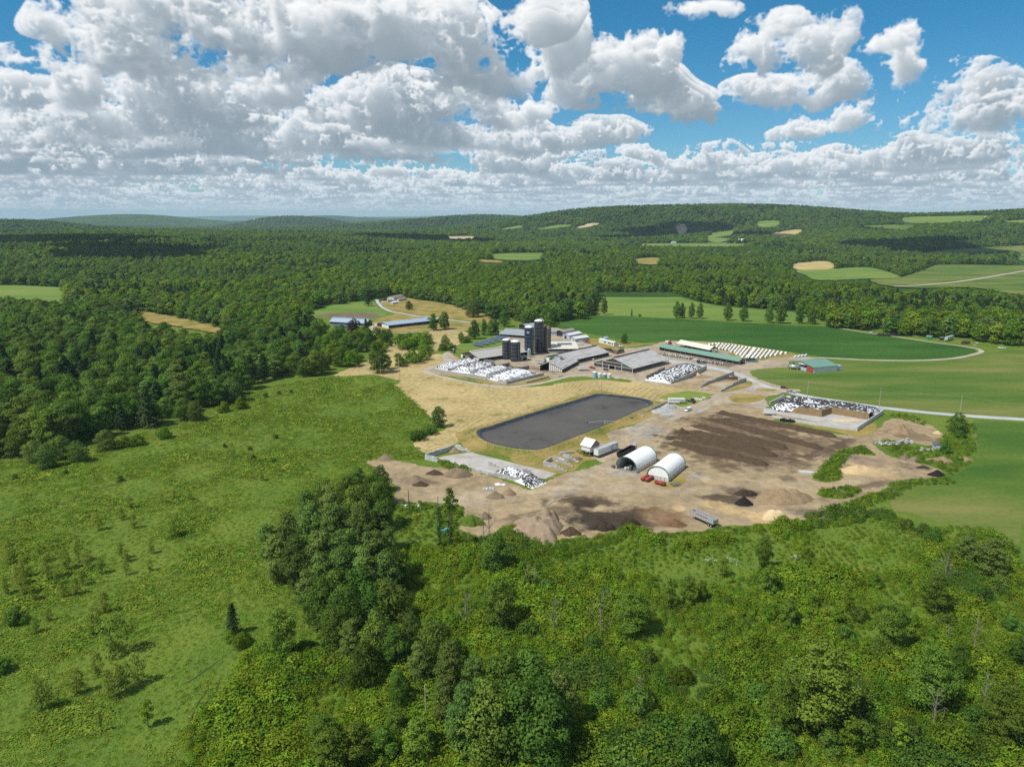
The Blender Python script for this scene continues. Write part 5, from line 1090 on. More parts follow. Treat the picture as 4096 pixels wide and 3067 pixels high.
bx, by = scatter_poly([(-75, 190), (190, 190), (190, 300), (-75, 300)], 1.5, rg); bd = seg_dist(bx, by, lot_pts, True); kb = (bd < 7) & (bd > .4) & ~in_poly(bx, by, lot_pts) & ((by < 262) | (bx > 125)) & (rg.random(len(bx)) < .8); wx.append(bx[kb]); wy.append(by[kb])
x, y = np.concatenate(wx), np.concatenate(wy); s_ = rg.uniform(.25, .75, len(x)) * (.6 + fbm2(x * .1, y * .1, 3))
gn_scatter('weeds', np.stack([x, y, np.zeros(len(x)) + .08], -1), (rg.random(len(x)) * 4).astype(int), np.stack([s_, s_, s_ * .8], -1), rg.random(len(x)) * 6.28, shrubs, 'rank green weeds around the piles and lot edges', 'weeds')
wx, wy = [], []
for (Z, a0, b0, a1, b1, wd, n) in [('f', 760, 640, 960, 540, 3, 60), ('f', 800, 920, 880, 930, 4, 40), ('f', 1230, 920, 1350, 870, 4, 70), ('f', 1350, 840, 1600, 830, 2, 30), ('c', 1780, 1040, 1830, 1200, 3, 40), (5, 420, 420, 850, 400, 12, 120), ('m', 1400, 250, 1460, 250, 2, 22), ('m', 1570, 240, 1620, 260, 2, 26), ('m', 2000, 225, 2030, 235, 1.5, 12), ('n', 280, 295, 300, 300, 1, 8)]:
    p, q = za(Z, a0, b0), za(Z, a1, b1); t = rg.random(n); wx.append(p.x + (q.x - p.x) * t + rg.normal(0, wd * .5, n)); wy.append(p.y + (q.y - p.y) * t + rg.normal(0, wd * .5, n))
x, y = np.concatenate(wx), np.concatenate(wy); s_ = rg.uniform(.25, .6, len(x))
gn_scatter('white_blossom', np.stack([x, y, np.zeros(len(x)) + .5], -1), np.zeros(len(x)), np.stack([s_, s_, s_], -1), rg.random(len(x)) * 6.28, [tuft_w], 'white umbel flowers dotted over the weedy strips', 'flowers')
# ditch across the meadow
ditch_m = mat('ditch_mud', lambda w: pbsdf(w, tone(w, pos(w), [(.35, (.016, .020, .010)), (.65, (.045, .042, .022))], .3), .6))
strip('ditch', S('j', (0, 1200), (140, 1130), (300, 1090), (480, 1020), (620, 965), (780, 915), (930, 860), (1060, 790), (1180, 745), (1340, 675), (1500, 600), (1600, 570), (1720, 510), (1850, 450), (2000, 380), (2212, 300)), .9, .03, ditch_m, 'thin dark ditch running diagonally across the meadow', 'ditch', amp=.5)
for i_, pts_ in enumerate([[(1505, 870), (1440, 1000), (1330, 1100), (1300, 1170)], [(1420, 940), (1350, 1040), (1300, 1150)], [(1640, 640), (1480, 760), (1280, 900)]]):
    strip('wheel_track', S('k', *pts_), .35, .045, ditch_m, ['long', 'short', 'faint upper'][i_] + ' wheel track pressed into the meadow grass at the bottom left', 'track', amp=.25)
# ------------------------------------------------------------------ building materials
def m_roof(name, col, rust=None, k=.5, rough=.55, lines=True):
    def fn(w):
        p = objc(w); x, y, z = w.sep(p)
        n = w.noise(w.v('MULTIPLY', p, (.6, .12, .6)), .8, 5, .65); n2 = w.noise(p, 2.2, 4, .6)
        c = w.mix(1., col, w.xyz(*[w.rng(n2, .2, .8, .86, 1.1)] * 3), 'MULTIPLY')
        if rust: c = w.mix(w.rng(n, .46, .68, 0, k), c, rust)
        rib = w.m('SINE', w.m('MULTIPLY', w.m('ADD', y, w.m('MULTIPLY', x, .0)), 7.))
        c = w.mix(w.rng(w.m('FRACT', w.m('MULTIPLY', y, .32)), 0, .045, .28, 0), c, (.10, .09, .08))
        return pbsdf(w, c, rough, .15, rib if lines else n2, .25, .03, .4)
    return mat(name, fn)
ROOF_RUSTY = m_roof('roof_weathered', (.46, .45, .44), (.25, .19, .16), .75)
ROOF_GREY = m_roof('roof_grey', (.42, .41, .38), (.34, .32, .27), .5)
ROOF_DARK = m_roof('roof_dark_grey', (.30, .33, .35), (.22, .22, .22), .5)
ROOF_GREEN = m_roof('roof_green', (.145, .285, .225), (.20, .30, .25), .4)
ROOF_CREAM = m_roof('roof_cream', (.64, .62, .52), (.50, .47, .36), .35)
ROOF_WHITE = m_roof('roof_white', (.66, .67, .66), (.48, .48, .46), .35)
ROOF_BLUE = m_roof('roof_blue_grey', (.30, .39, .47), (.36, .43, .48), .4)
ROOF_RED = m_roof('roof_rust_brown', (.33, .26, .23), (.24, .17, .14), .6)
WOOD = simple('weathered_wood', (.19, .165, .14), .9, 0, .3, 1.5)
WOOD_DARK = simple('dark_boards', (.060, .052, .046), .9, 0, .3, 1.5)
WHITE = simple('white_paint', (.66, .67, .66), .6, 0, .12, .6, grime=(.46, .45, .41))
OFFWHITE = simple('offwhite_siding', (.62, .61, .55), .7, 0, .10, .6, grime=(.44, .43, .38))
GREYSIDE = simple('grey_blue_siding', (.36, .43, .49), .7, 0, .1, .6)
GREENSIDE = simple('green_siding', (.05, .15, .095), .7, 0, .15, .6)
REDPAINT = simple('red_paint', (.33, .055, .045), .6, 0, .15, .6)
CURTAIN = simple('barn_curtain', (.050, .040, .042), .9, 0, .25, .8)
DARKIN = simple('barn_shade', (.030, .027, .024), .95, 0, .3, .8)  # near-black colour standing in for shade inside open fronts and doorways
STRAW = simple('bedding', (.22, .17, .10), .95, 0, .3, .5)
CONC = simple('concrete', (.36, .35, .325), .85, 0, .22, .7, grime=(.20, .185, .16))
CONC_L = simple('concrete_pale', (.50, .51, .51), .85, 0, .18, .7, grime=(.33, .33, .32))
CONC_D = simple('concrete_dark', (.20, .195, .19), .9, 0, .28, .7)
STEEL = simple('galvanised', (.42, .45, .47), .4, .6, .12, 1.5)
ALU = simple('aluminium', (.52, .54, .55), .45, .4, .1, 1.5)
RUBBER = simple('rubber', (.034, .034, .036), .75, 0, .3, 2.)
GLASS = mat('dark_glass', lambda w: pbsdf(w, (.018, .024, .030), .08, 0, None, spec=.6))
SILOBLUE = simple('silo_navy', (.014, .026, .060), .28, .0, .22, .35, spec=.5)
SILODARK = simple('silo_dark', (.022, .026, .036), .35, .0, .3, .35, spec=.5, grime=(.06, .05, .045))
STAVE = simple('stave_concrete', (.115, .095, .080), .9, 0, .25, 1.2)
RUSTDOME = simple('rusty_dome', (.20, .125, .095), .7, .3, .3, 1.2)
BLACKM = simple('black_metal', (.018, .018, .020), .5, .2, .2, 1.5)
FABRIC = mat('hoop_fabric', lambda w: pbsdf(w, w.mix(w.rng(w.noise(objc(w), .35, 5, .6), .35, .75, 0, .3), (.80, .81, .80), (.66, .65, .60)), .6, 0, w.noise(objc(w), .9, 3, .5), .35, .12, .3))
FABGREEN = simple('green_trim', (.025, .15, .085), .5, 0, .1, 1.)
SOLAR = mat('solar_glass', lambda w: pbsdf(w, w.mix(w.rng(w.m('MINIMUM', w.m('ABSOLUTE', w.m('SUBTRACT', w.m('FRACT', w.m('MULTIPLY', w.sep(objc(w))[0], .5)), .5)), w.m('ABSOLUTE', w.m('SUBTRACT', w.m('FRACT', w.m('MULTIPLY', w.sep(objc(w))[1], .6)), .5))), .0, .04, .6, 0), (.055, .075, .115), (.30, .33, .36)), .18, 0, None, spec=.6))
RAINBOWN = None
def paint(name, c, rough=.35): return simple('paint_' + name, c, rough, 0, .06, .8, spec=.5)
# ------------------------------------------------------------------ building helper
def frame(A, B, C):
    a, b, c = Vector((A[0], A[1])), Vector((B[0], B[1])), Vector((C[0], C[1]))
    d = b - a; w = d.length; u = d / w; v = Vector((-u.y, u.x)); l = (c - b).dot(v)
    if l < 0: a, b = b, a; u = -u; v = -v; l = -l
    return a, math.atan2(u.y, u.x), w, l
def roof_slab(x0, z0, x1, z1, y0, y1, t=.12):
    return MB().prism([(x0, z0), (x1, z1), (x1, z1 + t), (x0, z0 + t)], y0, y1)
def gable(name, label, cat, Z, A, B, C, ze, zr, roof, wall, over=.5, front='solid', side='solid', back='solid', ridge=None, wall_h=None, zc=None, group=None, side0=None, post_step=4.):
    ze_ = zc if zc is not None else ze
    pa, pb, pc = [za(Z, *q, ze_) for q in (A, B, C)]
    o, rz, w, l = frame(pa, pb, pc)
    t = thing(name, label, cat, (o.x, o.y, 0), rz, group); t['w'] = w; t['l'] = l
    xm = w / 2; sl = (zr - ze) / xm
    ez = ze - over * sl
    roof_slab(-over, ez, xm, zr, -over, l + over).build('roof_slope', roof, t)
    roof_slab(w + over, ez, xm, zr, -over, l + over).build('roof_slope', roof, t)
    if ridge:
        MB().prism([(xm - .7, zr + .05 - .7 * sl + .12), (xm + .7, zr + .05 - .7 * sl + .12), (xm + .7, zr + .5), (xm, zr + .75), (xm - .7, zr + .5)], 0.4, l - .4).build('ridge_vent', ridge, t)
    pent = [(0, 0), (w, 0), (w, ze), (xm, zr - .02), (0, ze)]
    for nm, st, y in (('front', front, 0.), ('back', back, l)):
        s_ = 1 if nm == 'front' else -1
        if st == 'solid': MB().prism(pent, y, y + .15 * s_).build('gable_wall', wall, t)
        elif st == 'top':                                         # boarded gable over an open end
            MB().prism([(0.0, ze - .05), (w, ze - .05), (xm, zr - .02)], y, y + .12 * s_).build('gable_board', wall, t)
            n = max(2, int(w / 6))
            for i in range(n + 1): MB().box(w * i / n - .12, w * i / n + .12, min(y, y + .24 * s_), max(y, y + .24 * s_), 0, ze).build('post', WOOD, t)
    for x, sd in ((0., side0 or side), (w, side)):
        s_ = 1 if x == 0 else -1; xa, xb = min(x, x + .15 * s_), max(x, x + .15 * s_)
        if sd == 'solid': MB().box(xa, xb, .15, l - .15, 0, ze - .02).build('side_wall', wall, t)
        elif sd in ('open', 'rails'):
            h = wall_h or 1.0
            MB().box(xa, xb, .15, l - .15, 0, h).build('low_wall', CONC_D, t)
            n = max(2, int(l / post_step))
            for i in range(1, n): MB().box(xa, xb, l * i / n - .11, l * i / n + .11, h, ze - .02).build('post', WOOD, t)
            if sd == 'rails': MB().box(xa + .03, xb - .03, .2, l - .2, h + .7, h + .95).build('rail', WOOD, t); MB().box(xa + .03, xb - .03, .2, l - .2, h + 1.35, h + 1.55).build('rail', WOOD, t)
    if front != 'solid' or side != 'solid' or (side0 and side0 != 'solid'):
        MB().box(.3, w - .3, .3, l - .3, .055, .14).build('floor', STRAW, t)
    return t, w, l
def loc(t, x, y, z=0.): return t.matrix_basis @ Vector((x, y, z))
# --- big freestall barn with the open gable
t, w, l = gable('freestall_barn', 'large weathered-roof cattle barn with open gable beside the four round tanks', 'barn', 2, (1125, 910), (1812, 1030), (2340, 872 - 30), 3.6, 9.0, ROOF_RUSTY, GREENSIDE, .6, 'none', 'rails', 'top', WOOD_DARK, zc=0., side0='rails')
xm = w / 2
for (x0, x1, z0, z1) in [(0.25, w * .40, .5, 2.9), (w * .57, w - .25, .5, 2.9)]:
    MB().box(x0, x1, .02, .10, z0, z1).build('curtain', CURTAIN, t)
MB().box(w * .24, w * .72, .02, .10, 3.5, 5.6).build('curtain', CURTAIN, t)
MB().prism([(w * .27, 5.75), (w * .73, 5.75), (xm, 8.8)], .02, .12).build('gable_board', WOOD_DARK, t)
MB().prism([(.1, 3.45), (w * .23, 3.5), (w * .23, 5.9)], .02, .12).build('gable_board', GREENSIDE, t)
MB().prism([(w - .1, 3.45), (w * .73, 3.5), (w * .73, 5.9)], .02, .12).build('gable_board', GREENSIDE, t)
for x in (.12, w * .235, w * .40, w * .56, w * .725, w - .12): MB().box(x - .16, x + .16, -.12, .01, 0, 3.4 if x not in (w * .235, w * .725) else 5.8).build('post', WHITE, t)
for (x0, x1, z) in [(.2, w * .40, .42), (w * .57, w - .2, .42), (.2, w - .2, 3.2), (w * .24, w * .72, 5.62)]: MB().box(x0, x1, -.10, .01, z - .1, z + .12).build('beam', WHITE, t)
# --- freestall barn behind
t, w, l = gable('freestall_barn', 'long weathered-roof cattle barn behind the shed with the cupola', 'barn', 2, (255, 735), (700, 812), (1355, 650), 3.4, 7.2, ROOF_RUSTY, GREENSIDE, .5, 'top', 'open', 'solid', WOOD_DARK, group=None)
for i in range(3): MB().box(w * (.08 + .3 * i), w * (.20 + .3 * i), -.02, .10, .3, 3.1).build('door_panel', (WHITE, WOOD, GREYSIDE)[i], t)
# --- shed with the cupola: one slope, tall windowed front
pa, pb, pc = za(2, 335, 1000), za(2, 570, 1022), za(2, 1065, 893)
o, rz, w, l = frame(pa, pb, pc)
t = thing('machinery_shed', 'shed with sloping tin roof, cupola and tall windowed end wall', 'shed', (o.x, o.y, 0), rz)
roof_slab(-.5, 7.1, w + .5, 2.75, -.5, l + .5, .12).build('roof_slope', ROOF_RUSTY, t)
roof_slab(-7.5, 3.9, -.45, 7.1, -.1, l + .5, .12).build('roof_slope', ROOF_GREY, t)
MB().prism([(0, 0), (w, 0), (w, 2.9), (0, 6.9)], 0, .15).build('end_wall', WOOD, t)
MB().prism([(0, 0), (w, 0), (w, 2.9), (0, 6.9)], l, l - .15).build('end_wall', WOOD, t)
MB().box(w - .15, w, .15, l - .15, 0, 2.8).build('side_wall', WOOD_DARK, t)
MB().box(-7.2, -7.05, .15, l - .15, 0, 3.9).build('side_wall', WOOD_DARK, t)
for i in range(7):
    x0 = w * (i + .1) / 7; x1 = w * (i + .78) / 7; top = 6.6 - (6.9 - 2.9) * (x1 / w)
    pn_ = MB().prism([(x0, .7), (x1, .7), (x1, max(1.2, top)), (x0, max(1.2, top + (x1 - x0) * 4 / w))], -.06, -.01).build('window', OFFWHITE, t)
cup = MB().box(-2.2, 2.2, l * .50, l * .50 + 4.6, 5.6, 8.3).build('cupola', GREYSIDE, t)
roof_slab(-2.6, 8.2, 0, 9.3, l * .5 - .35, l * .5 + 4.95, .1).build('cupola_roof', ROOF_RUSTY, cup); roof_slab(2.6, 8.2, 0, 9.3, l * .5 - .35, l * .5 + 4.95, .1).build('cupola_roof', ROOF_RUSTY, cup)
# --- freestall barn on the left, by the silage heaps
t, w, l = gable('freestall_barn', 'grey-roofed cattle barn beside the navy silos and white silage heaps', 'barn', 1, (628, 725), (955, 812), (1755, 672), 3.3, 6.9, ROOF_GREY, WOOD_DARK, .5, 'top', 'open', 'solid', ROOF_CREAM, post_step=5.)
for x0, x1, m_ in ((.02, .12, WHITE), (.26, .50, WOOD), (.72, .98, WHITE)): MB().box(w * x0, w * x1, -.05, .06, .1, 3.0).build('door_panel', m_, t)
# --- barn behind it, ridge across
t, w, l = gable('livestock_barn', 'long low grey barn behind the navy silos', 'barn', 1, (1320, 380), (1480 + 60, 300), (1990, 385), 3.0, 6.2, ROOF_DARK, WOOD_DARK, .5, 'solid', 'open', 'solid', None, side0='open')
# --- open-fronted shed by the wood
t, w, l = gable('open_shed', 'open-fronted grey shed at the wood edge behind the silos', 'shed', 1, (1655, 215), (1800, 245), (1950, 190), 4.2, 5.8, ROOF_DARK, OFFWHITE, .6, 'none', 'solid', 'solid', None)
MB().box(.3, w - .3, .4, .5, .1, 4.0).build('painted_shade', DARKIN, t)  # dark sheet across the open front, painting the shade behind it
# --- white milking parlour with solar panels
t, w, l = gable('milking_parlour', 'white-roofed milking parlour with a solar strip on its roof', 'parlour', 2, (250, 470), (330, 600), (800, 528), 3.1, 5.6, ROOF_CREAM, OFFWHITE, .5, 'solid', 'open', 'solid', None, wall_h=1.6)
sl = (5.6 - 3.1) / (w / 2)
MB().prism([(w * .58, 3.1 + (w - w * .58) * sl + .16), (w * .72, 3.1 + (w - w * .72) * sl + .16), (w * .72, 3.1 + (w - w * .72) * sl + .24), (w * .58, 3.1 + (w - w * .58) * sl + .24)], l * .35, l * .85).build('solar_panel', SOLAR, t)
# --- cluster of small farm buildings
t, w, l = gable('farm_shed', 'brown-roofed open shed beside the rusty-domed silo', 'shed', 2, (465, 285), (580, 300), (680, 245), 4.6, 5.8, ROOF_RED, GREYSIDE, .5, 'none', 'solid', 'solid', None)
MB().box(.3, w - .3, .5, .6, .1, 4.3).build('painted_shade', DARKIN, t)  # shade under the roof painted as a dark sheet
t, w, l = gable('farm_shed', 'small white-roofed shed next to the brown-roofed one', 'shed', 2, (575, 342), (695, 358), (800, 300), 3.6, 4.8, ROOF_WHITE, GREYSIDE, .5, 'solid', 'solid', 'solid', None)
MB().box(w * .3, w * .6, -.08, -.02, 0.05, 2.8).build('door', DARKIN, t)
t, w, l = gable('farm_office', 'white farm office with grey roof by the parked cars', 'office', 2, (690, 400), (800, 420), (1040, 385), 3.0, 4.4, ROOF_WHITE, GREYSIDE, .5, 'solid', 'solid', 'solid', None)
for x0 in (.12, .62): wn = MB().box(w * x0, w * x0 + 1.6, -.06, -.01, 1.0, 2.2).build('window', WHITE, t); MB().box(w * x0 + .15, w * x0 + 1.45, -.09, -.065, 1.12, 2.08).build('pane', GLASS, wn)
MB().box(w * .42, w * .42 + 1.1, -.07, -.01, .05, 2.2).build('door', WHITE, t)
t, w, l = gable('farm_shed', 'low grey shed roof showing between the silos and the field', 'shed', 2, (300, 260), (330, 300), (500, 290), 3.4, 4.6, ROOF_DARK, GREYSIDE, .4, 'solid', 'solid', 'solid', None)
# --- mobile home and its garden shed
t, w, l = gable('mobile_home', 'long white mobile home with dark shuttered windows on the lawn', 'mobile home', 2, (1545, 545), (1483, 552), (1140, 495), 3.3, 3.9, ROOF_WHITE, OFFWHITE, .25, 'solid', 'solid', 'solid', None, zc=0.)
for y0 in (.06, .17, .27, .33, .52, .60):
    for xs_, sg in ((-.02, -1), (w + .02, 1)):
        wn = MB().box(min(xs_, xs_ + .05 * sg), max(xs_, xs_ + .05 * sg), l * y0 if sg < 0 else l * (1 - y0) - 1.3, (l * y0 if sg < 0 else l * (1 - y0) - 1.3) + 1.3, 1.1, 2.3).build('window', BLACKM, t)
t, w, l = gable('garden_shed', 'small grey garden shed behind the mobile home', 'shed', 2, (1252, 402), (1330, 412), (1395, 400), 2.6, 3.6, ROOF_BLUE, GREYSIDE, .3, 'solid', 'solid', 'solid', None)
# --- long green-roofed heifer shed and the cream-roofed one behind
t, w, l = gable('heifer_shed', 'very long green-roofed open shed with cattle in front', 'shed', 3, (1905, 522), (1792, 545), (258, 316), 3.2, 5.2, ROOF_GREEN, WOOD, .6, 'solid', 'open', 'solid', None, side0='open', wall_h=.5, post_step=5.5)
MB().box(w * .3, w * .62, -.08, -.01, .05, 2.8).build('door', DARKIN, t)
t, w, l = gable('heifer_shed', 'long cream-roofed open shed behind the green-roofed one', 'shed', 3, (1418, 326), (1268, 346), (568, 246), 3.2, 5.6, ROOF_CREAM, GREENSIDE, .6, 'top', 'open', 'top', None, side0='open', wall_h=.5, post_step=5.5)
MB().box(w * .35, w * .75, -.05, .08, .05, 2.6).build('door', WHITE, t)
# --- machine shed at the right
t, w, l = gable('machine_shed', 'green-roofed machine shed with a red door by the steel tank', 'shed', 4, (690, 460), (1120, 572), (1398, 497), 4.3, 6.6, ROOF_GREEN, WHITE, .6, 'none', 'solid', 'solid', None, side0='open', wall_h=.1)
MB().box(w * .74, w - .02, -.06, .02, .05, 4.1).build('red_door', REDPAINT, t)
MB().box(w * .48, w * .735, -.02, .08, .05, 2.6).build('front_panel', GREYSIDE, t)
MB().prism([(.4, 4.3), (w - .4, 4.3), (w / 2, 6.5)], .3, .42).build('gable_board', WHITE, t)
for i in range(4): MB().box(w * (.02 + .15 * i), w * (.02 + .15 * i) + .25, 0, .25, 0, 4.2).build('post', REDPAINT, t)
MB().box(w * .1, w * .95, l * .55, l * .6, .1, 4.1).build('inner_wall', DARKIN, t)
MB().box(w * .45, w * .98, l + .2, l + 5.2, 0, 3.6).build('lean_to', GREYSIDE, t)
# --- livestock barns up left
t, w, l = gable('livestock_barn', 'livestock barn with pale blue roof behind the purple-leaved tree', 'barn', 5, (1055, 692), (940, 722), (242, 702), 3.2, 6.4, ROOF_BLUE, GREENSIDE, .6, 'solid', 'open', 'solid', ROOF_BLUE, side0='open')
MB().box(w * .3, w * .7, -.08, -.01, .05, 3.0).build('door', DARKIN, t)
t, w, l = gable('livestock_barn', 'livestock barn with blue-grey roof and white door end beside the lane', 'barn', 5, (1137, 712), (1347, 757), (1815, 582), 3.4, 5.0, ROOF_BLUE, WOOD_DARK, .5, 'none', 'open', 'solid', None)
MB().prism([(.1, 3.4), (w - .1, 3.4), (w / 2, 4.95)], .02, .14).build('gable_board', GREENSIDE, t)
for i in range(3): MB().box(w * (.42 + .19 * i), w * (.42 + .19 * i) + w * .185, -.02, .10, .05, 3.3).build('door', WHITE, t)
MB().box(.1, w * .41, .3, .4, .05, 3.2).build('painted_shade', DARKIN, t)  # open part of the end: interior shade painted on a dark sheet
# --- white house
t, w, l = gable('house', 'white house with hipped grey roof at the wood edge', 'house', 5, (1318, 262), (1435, 268), (1535, 232), 5.6, 7.4, simple('shingle_grey', (.20, .18, .165), .9), OFFWHITE, .5, 'solid', 'solid', 'solid', None)
for z in (1.0, 3.6):
    for x in (.15, .55): wn = MB().box(w * x, w * x + 1.6, -.06, -.01, z, z + 1.3).build('window', WHITE, t); MB().box(w * x + .12, w * x + 1.48, -.09, -.065, z + .12, z + 1.18).build('pane', GLASS, wn)
MB().box(w + .02, w + 4.5, l * .2, l, 0, 3.2).build('wing', OFFWHITE, t); roof_slab(w + .6, 4.6, w + 5.0, 3.1, l * .2 - .3, l + .3).build('roof_slope', MATS['shingle_grey'], t)
MB().box(w * .05, w * .95, -2.4, -.1, 2.5, 2.7).build('porch_deck', WOOD, t)
for i in range(4): MB().box(w * .05 + i * w * .28, w * .05 + i * w * .28 + .15, -2.35, -2.2, 0, 2.5).build('post', WOOD, t)
t, w, l = gable('garage', 'small pale blue shed in front of the white house', 'garage', 5, (1360, 345), (1420, 352), (1450, 335), 2.4, 3.4, ROOF_WHITE, GREYSIDE, .3)
# --- raised white shed and trailers beside the lagoon
t, w, l = gable('raised_shed', 'small white shed on stilts beside the lagoon', 'shed', 6, (1098, 452), (962, 503), (822, 468), 5.2, 7.8, ROOF_WHITE, GREYSIDE, .45, 'none', 'none', 'none', None)
sp = MB()
MB().prism([(0, 2.6), (w, 2.6), (w, 5.2), (w / 2, 7.7), (0, 5.2)], .05, .18).build('gable_wall', WOOD, t)
MB().box(.02, w - .02, 0, .03, 2.4, 4.4).build('skirt_board', WHITE, t)
MB().prism([(0, 1.6), (w, 1.6), (w, 5.2), (w / 2, 7.7), (0, 5.2)], l - .18, l - .05).build('gable_wall', GREYSIDE, t)
MB().box(w - .15, w, .2, l - .2, .5, 5.1).build('side_wall', WHITE, t); MB().box(0, .15, .2, l - .2, 2.6, 5.1).build('side_wall', WHITE, t)
for a_ in (.1, w - .35):
    for b_ in (.2, l / 2, l - .4): MB().box(a_, a_ + .25, b_, b_ + .25, 0, 5.0).build('post', WOOD, t)
MB().box(.2, w - .2, .25, l - .25, 2.4, 2.55).build('floor', WOOD, t)
# --- tiny shack in the rubble corner
t, w, l = gable('shack', 'tiny white shack with a dark roof in the rubble corner', 'shack', 10, (785, 325), (845, 330), (850, 305), 2.2, 2.9, simple('shack_roof', (.10, .10, .11), .9), GREYSIDE, .25)
# ------------------------------------------------------------------ hoop barns
def hoop(label, Z, A, B, C, hgt, wall_h, closed):
    o, rz, w, l = frame(za(Z, *A), za(Z, *B), za(Z, *C)); t = thing('hoop_barn', label, 'hoop barn', (o.x, o.y, 0), rz)
    n = 18; arc = [(w / 2 - math.cos(math.pi * i / n) * w / 2, wall_h + math.sin(math.pi * i / n) * (hgt - wall_h)) for i in range(n + 1)]
    seg = 14; vs, fs = [], []
    for j in range(seg + 1):
        sag = -.05 if j % 2 else .03
        for x, z in arc: vs.append((x + (x - w / 2) * sag * .12, l * j / seg, z + sag * (z - wall_h) / hgt))
    for j in range(seg):
        for i in range(n): b = j * (n + 1) + i; fs.append((b, b + 1, b + n + 2, b + n + 1))
    MB().add(vs, fs).build('fabric_cover', FABRIC, t, True)
    for y in (0., l):
        a2 = [(w / 2 - math.cos(math.pi * i / n) * (w / 2 + .06), wall_h + math.sin(math.pi * i / n) * (hgt - wall_h + .06)) for i in range(n + 1)]
        MB().tube([(x, y, z) for x, z in a2], .20, 6).build('arch_trim', FABGREEN, t)
    MB().box(.0, .2, 0, l, 0, wall_h).build('side_wall', CONC_L, t); MB().box(w - .2, w, 0, l, 0, wall_h).build('side_wall', CONC_L, t)
    for i in range(8): MB().box(w - .02, w + .05, l * i / 8 + .3, l * i / 8 + .45, 0, wall_h).build('wall_post', WOOD, t)
    MB().prism([(0.1, 0)] + [(x * .985 + w * .0075, z * .985) for x, z in arc] + [(w - .1, 0)], l - .25, l - .12).build('end_wall', FABRIC, t)
    if closed:
        MB().prism([(x * .985 + w * .0075, z * .985) for x, z in arc], .12, .25).build('end_fabric', FABRIC, t)
        MB().box(.1, w - .1, .05, .25, 0, wall_h).build('end_wall', CONC_L, t)
        for i in range(5): MB().box(w * (i + .8) / 6, w * (i + .8) / 6 + .12, -.02, .04, 0, wall_h - .1).build('wall_post', WOOD, t)
    else:
        MB().box(.3, w - .3, .3, l - .4, .10, .16).build('floor', CONC_D, t)
        for j in range(5):
            y = l * (j + .5) / 6; MB().tube([(x, y, z - .1) for x, z in arc[::2]], .07, 5).build('rib', STEEL, t)
    return t, w, l
hb1, hw, hl = hoop('white fabric hoop barn with an open front full of pallets', 6, (1340, 830), (1635, 900), (1965, 730), 6.6, 1.9, False)
hb2, hw2, hl2 = hoop('white fabric hoop barn with a closed front behind the red tanks', 'e', (860, 800), (1048, 838), (1238, 720), 6.2, 1.9, True)
def put(t, x, y, z=0.): v = loc(t, x, y, z); return (v.x, v.y, v.z)
def pallet_stack(p, rz, n, label):
    t = thing('pallet_stack', label, 'pallets', p, rz)
    for i in range(n):
        b = MB()
        for k in range(4): b.box(-.55, .55, -.5 + .27 * k, -.32 + .27 * k, .16 * i + .12, .16 * i + .145)
        for k in (-.5, 0, .42): b.box(k, k + .09, -.5, .49, .16 * i, .16 * i + .12)
        b.build('pallet', WOOD, t)
    return t
pallet_stack(put(hb1, hw * .62, 1.8, .16), hb1.rotation_euler.z, 14, 'stack of wooden pallets in the mouth of the open hoop barn')
pallet_stack(put(hb1, hw * .78, 3.0, .16), hb1.rotation_euler.z, 16, 'taller pallet stack deeper inside the open hoop barn')
pallet_stack(put(hb1, -1.4, .4, .1), hb1.rotation_euler.z, 9, 'stack of grey pallets outside the open hoop barn')
pallet_stack(put(hb1, -2.6, 1.4, .1), hb1.rotation_euler.z + .1, 4, 'low stack of grey pallets outside the open hoop barn')
for i, (x, y) in enumerate([(hw * .40, 1.6), (hw * .45, 3.2)]):
    t = thing('liquid_tote', ['white caged tote in the mouth of the open hoop barn', 'white caged tote further inside the open hoop barn'][i], 'tote', put(hb1, x, y, .16), hb1.rotation_euler.z)
    MB().box(-.5, .5, -.5, .5, .15, 1.1).build('tank', WHITE, t); b = MB()
    for k in range(5):
        for s_ in (-.53, .53): b.box(s_ - .02, s_ + .02, -.5 + .24 * k, -.47 + .24 * k, .0, 1.15); b.box(-.5 + .24 * k, -.47 + .24 * k, s_ - .02, s_ + .02, .0, 1.15)
    b.build('cage', STEEL, t)
REDTANK = simple('red_tank_paint', (.26, .045, .040), .45, 0, .15, 1.)
for i, (x, y, x2, y2) in enumerate([(1725, 985, 1815, 935), (1785, 1000, 1870, 955), (1920, 1020, 2060, 1060)]):
    a, b = za(6, x, y, .8), za(6, x2, y2, .8); d = b - a; L = max(2.6, d.length)
    t = thing('fuel_tank', ['left one of the red fuel tanks by the closed hoop barn', 'middle one of the red fuel tanks by the closed hoop barn', 'long right one of the red fuel tanks by the closed hoop barn'][i], 'tank', (a.x, a.y, .1), math.atan2(d.y, d.x))
    MB().cyl((0, 0, 1.0), .85, L, n=18, axis='x').build('shell', REDTANK, t, True)
    for q in (.25, .75): MB().box(L * q - .12, L * q + .12, -.7, .7, 0, .35).build('saddle', BLACKM, t)
    MB().cyl((L * .5, 0, 1.8), .12, .3, n=8).build('filler_cap', STEEL, t)
# logs beside the closed hoop barn
p0 = za(6, 2160, 1075); lp = thing('log_pile', 'heap of grey split logs beside the closed hoop barn', 'log pile', (p0.x, p0.y, .1), .35)
for i in range(26):
    r_ = rnd.uniform(.10, .17); lvl = i // 9
    MB().cyl((rnd.uniform(-.4, .4), (i % 9 - 4) * .33 + rnd.uniform(-.08, .08), .12 + lvl * .26), r_, rnd.uniform(2.6, 4.0), n=7, axis='x', M=Matrix.Rotation(rnd.uniform(-.22, .22), 4, 'Z')).build('log', DEADWOOD, lp)
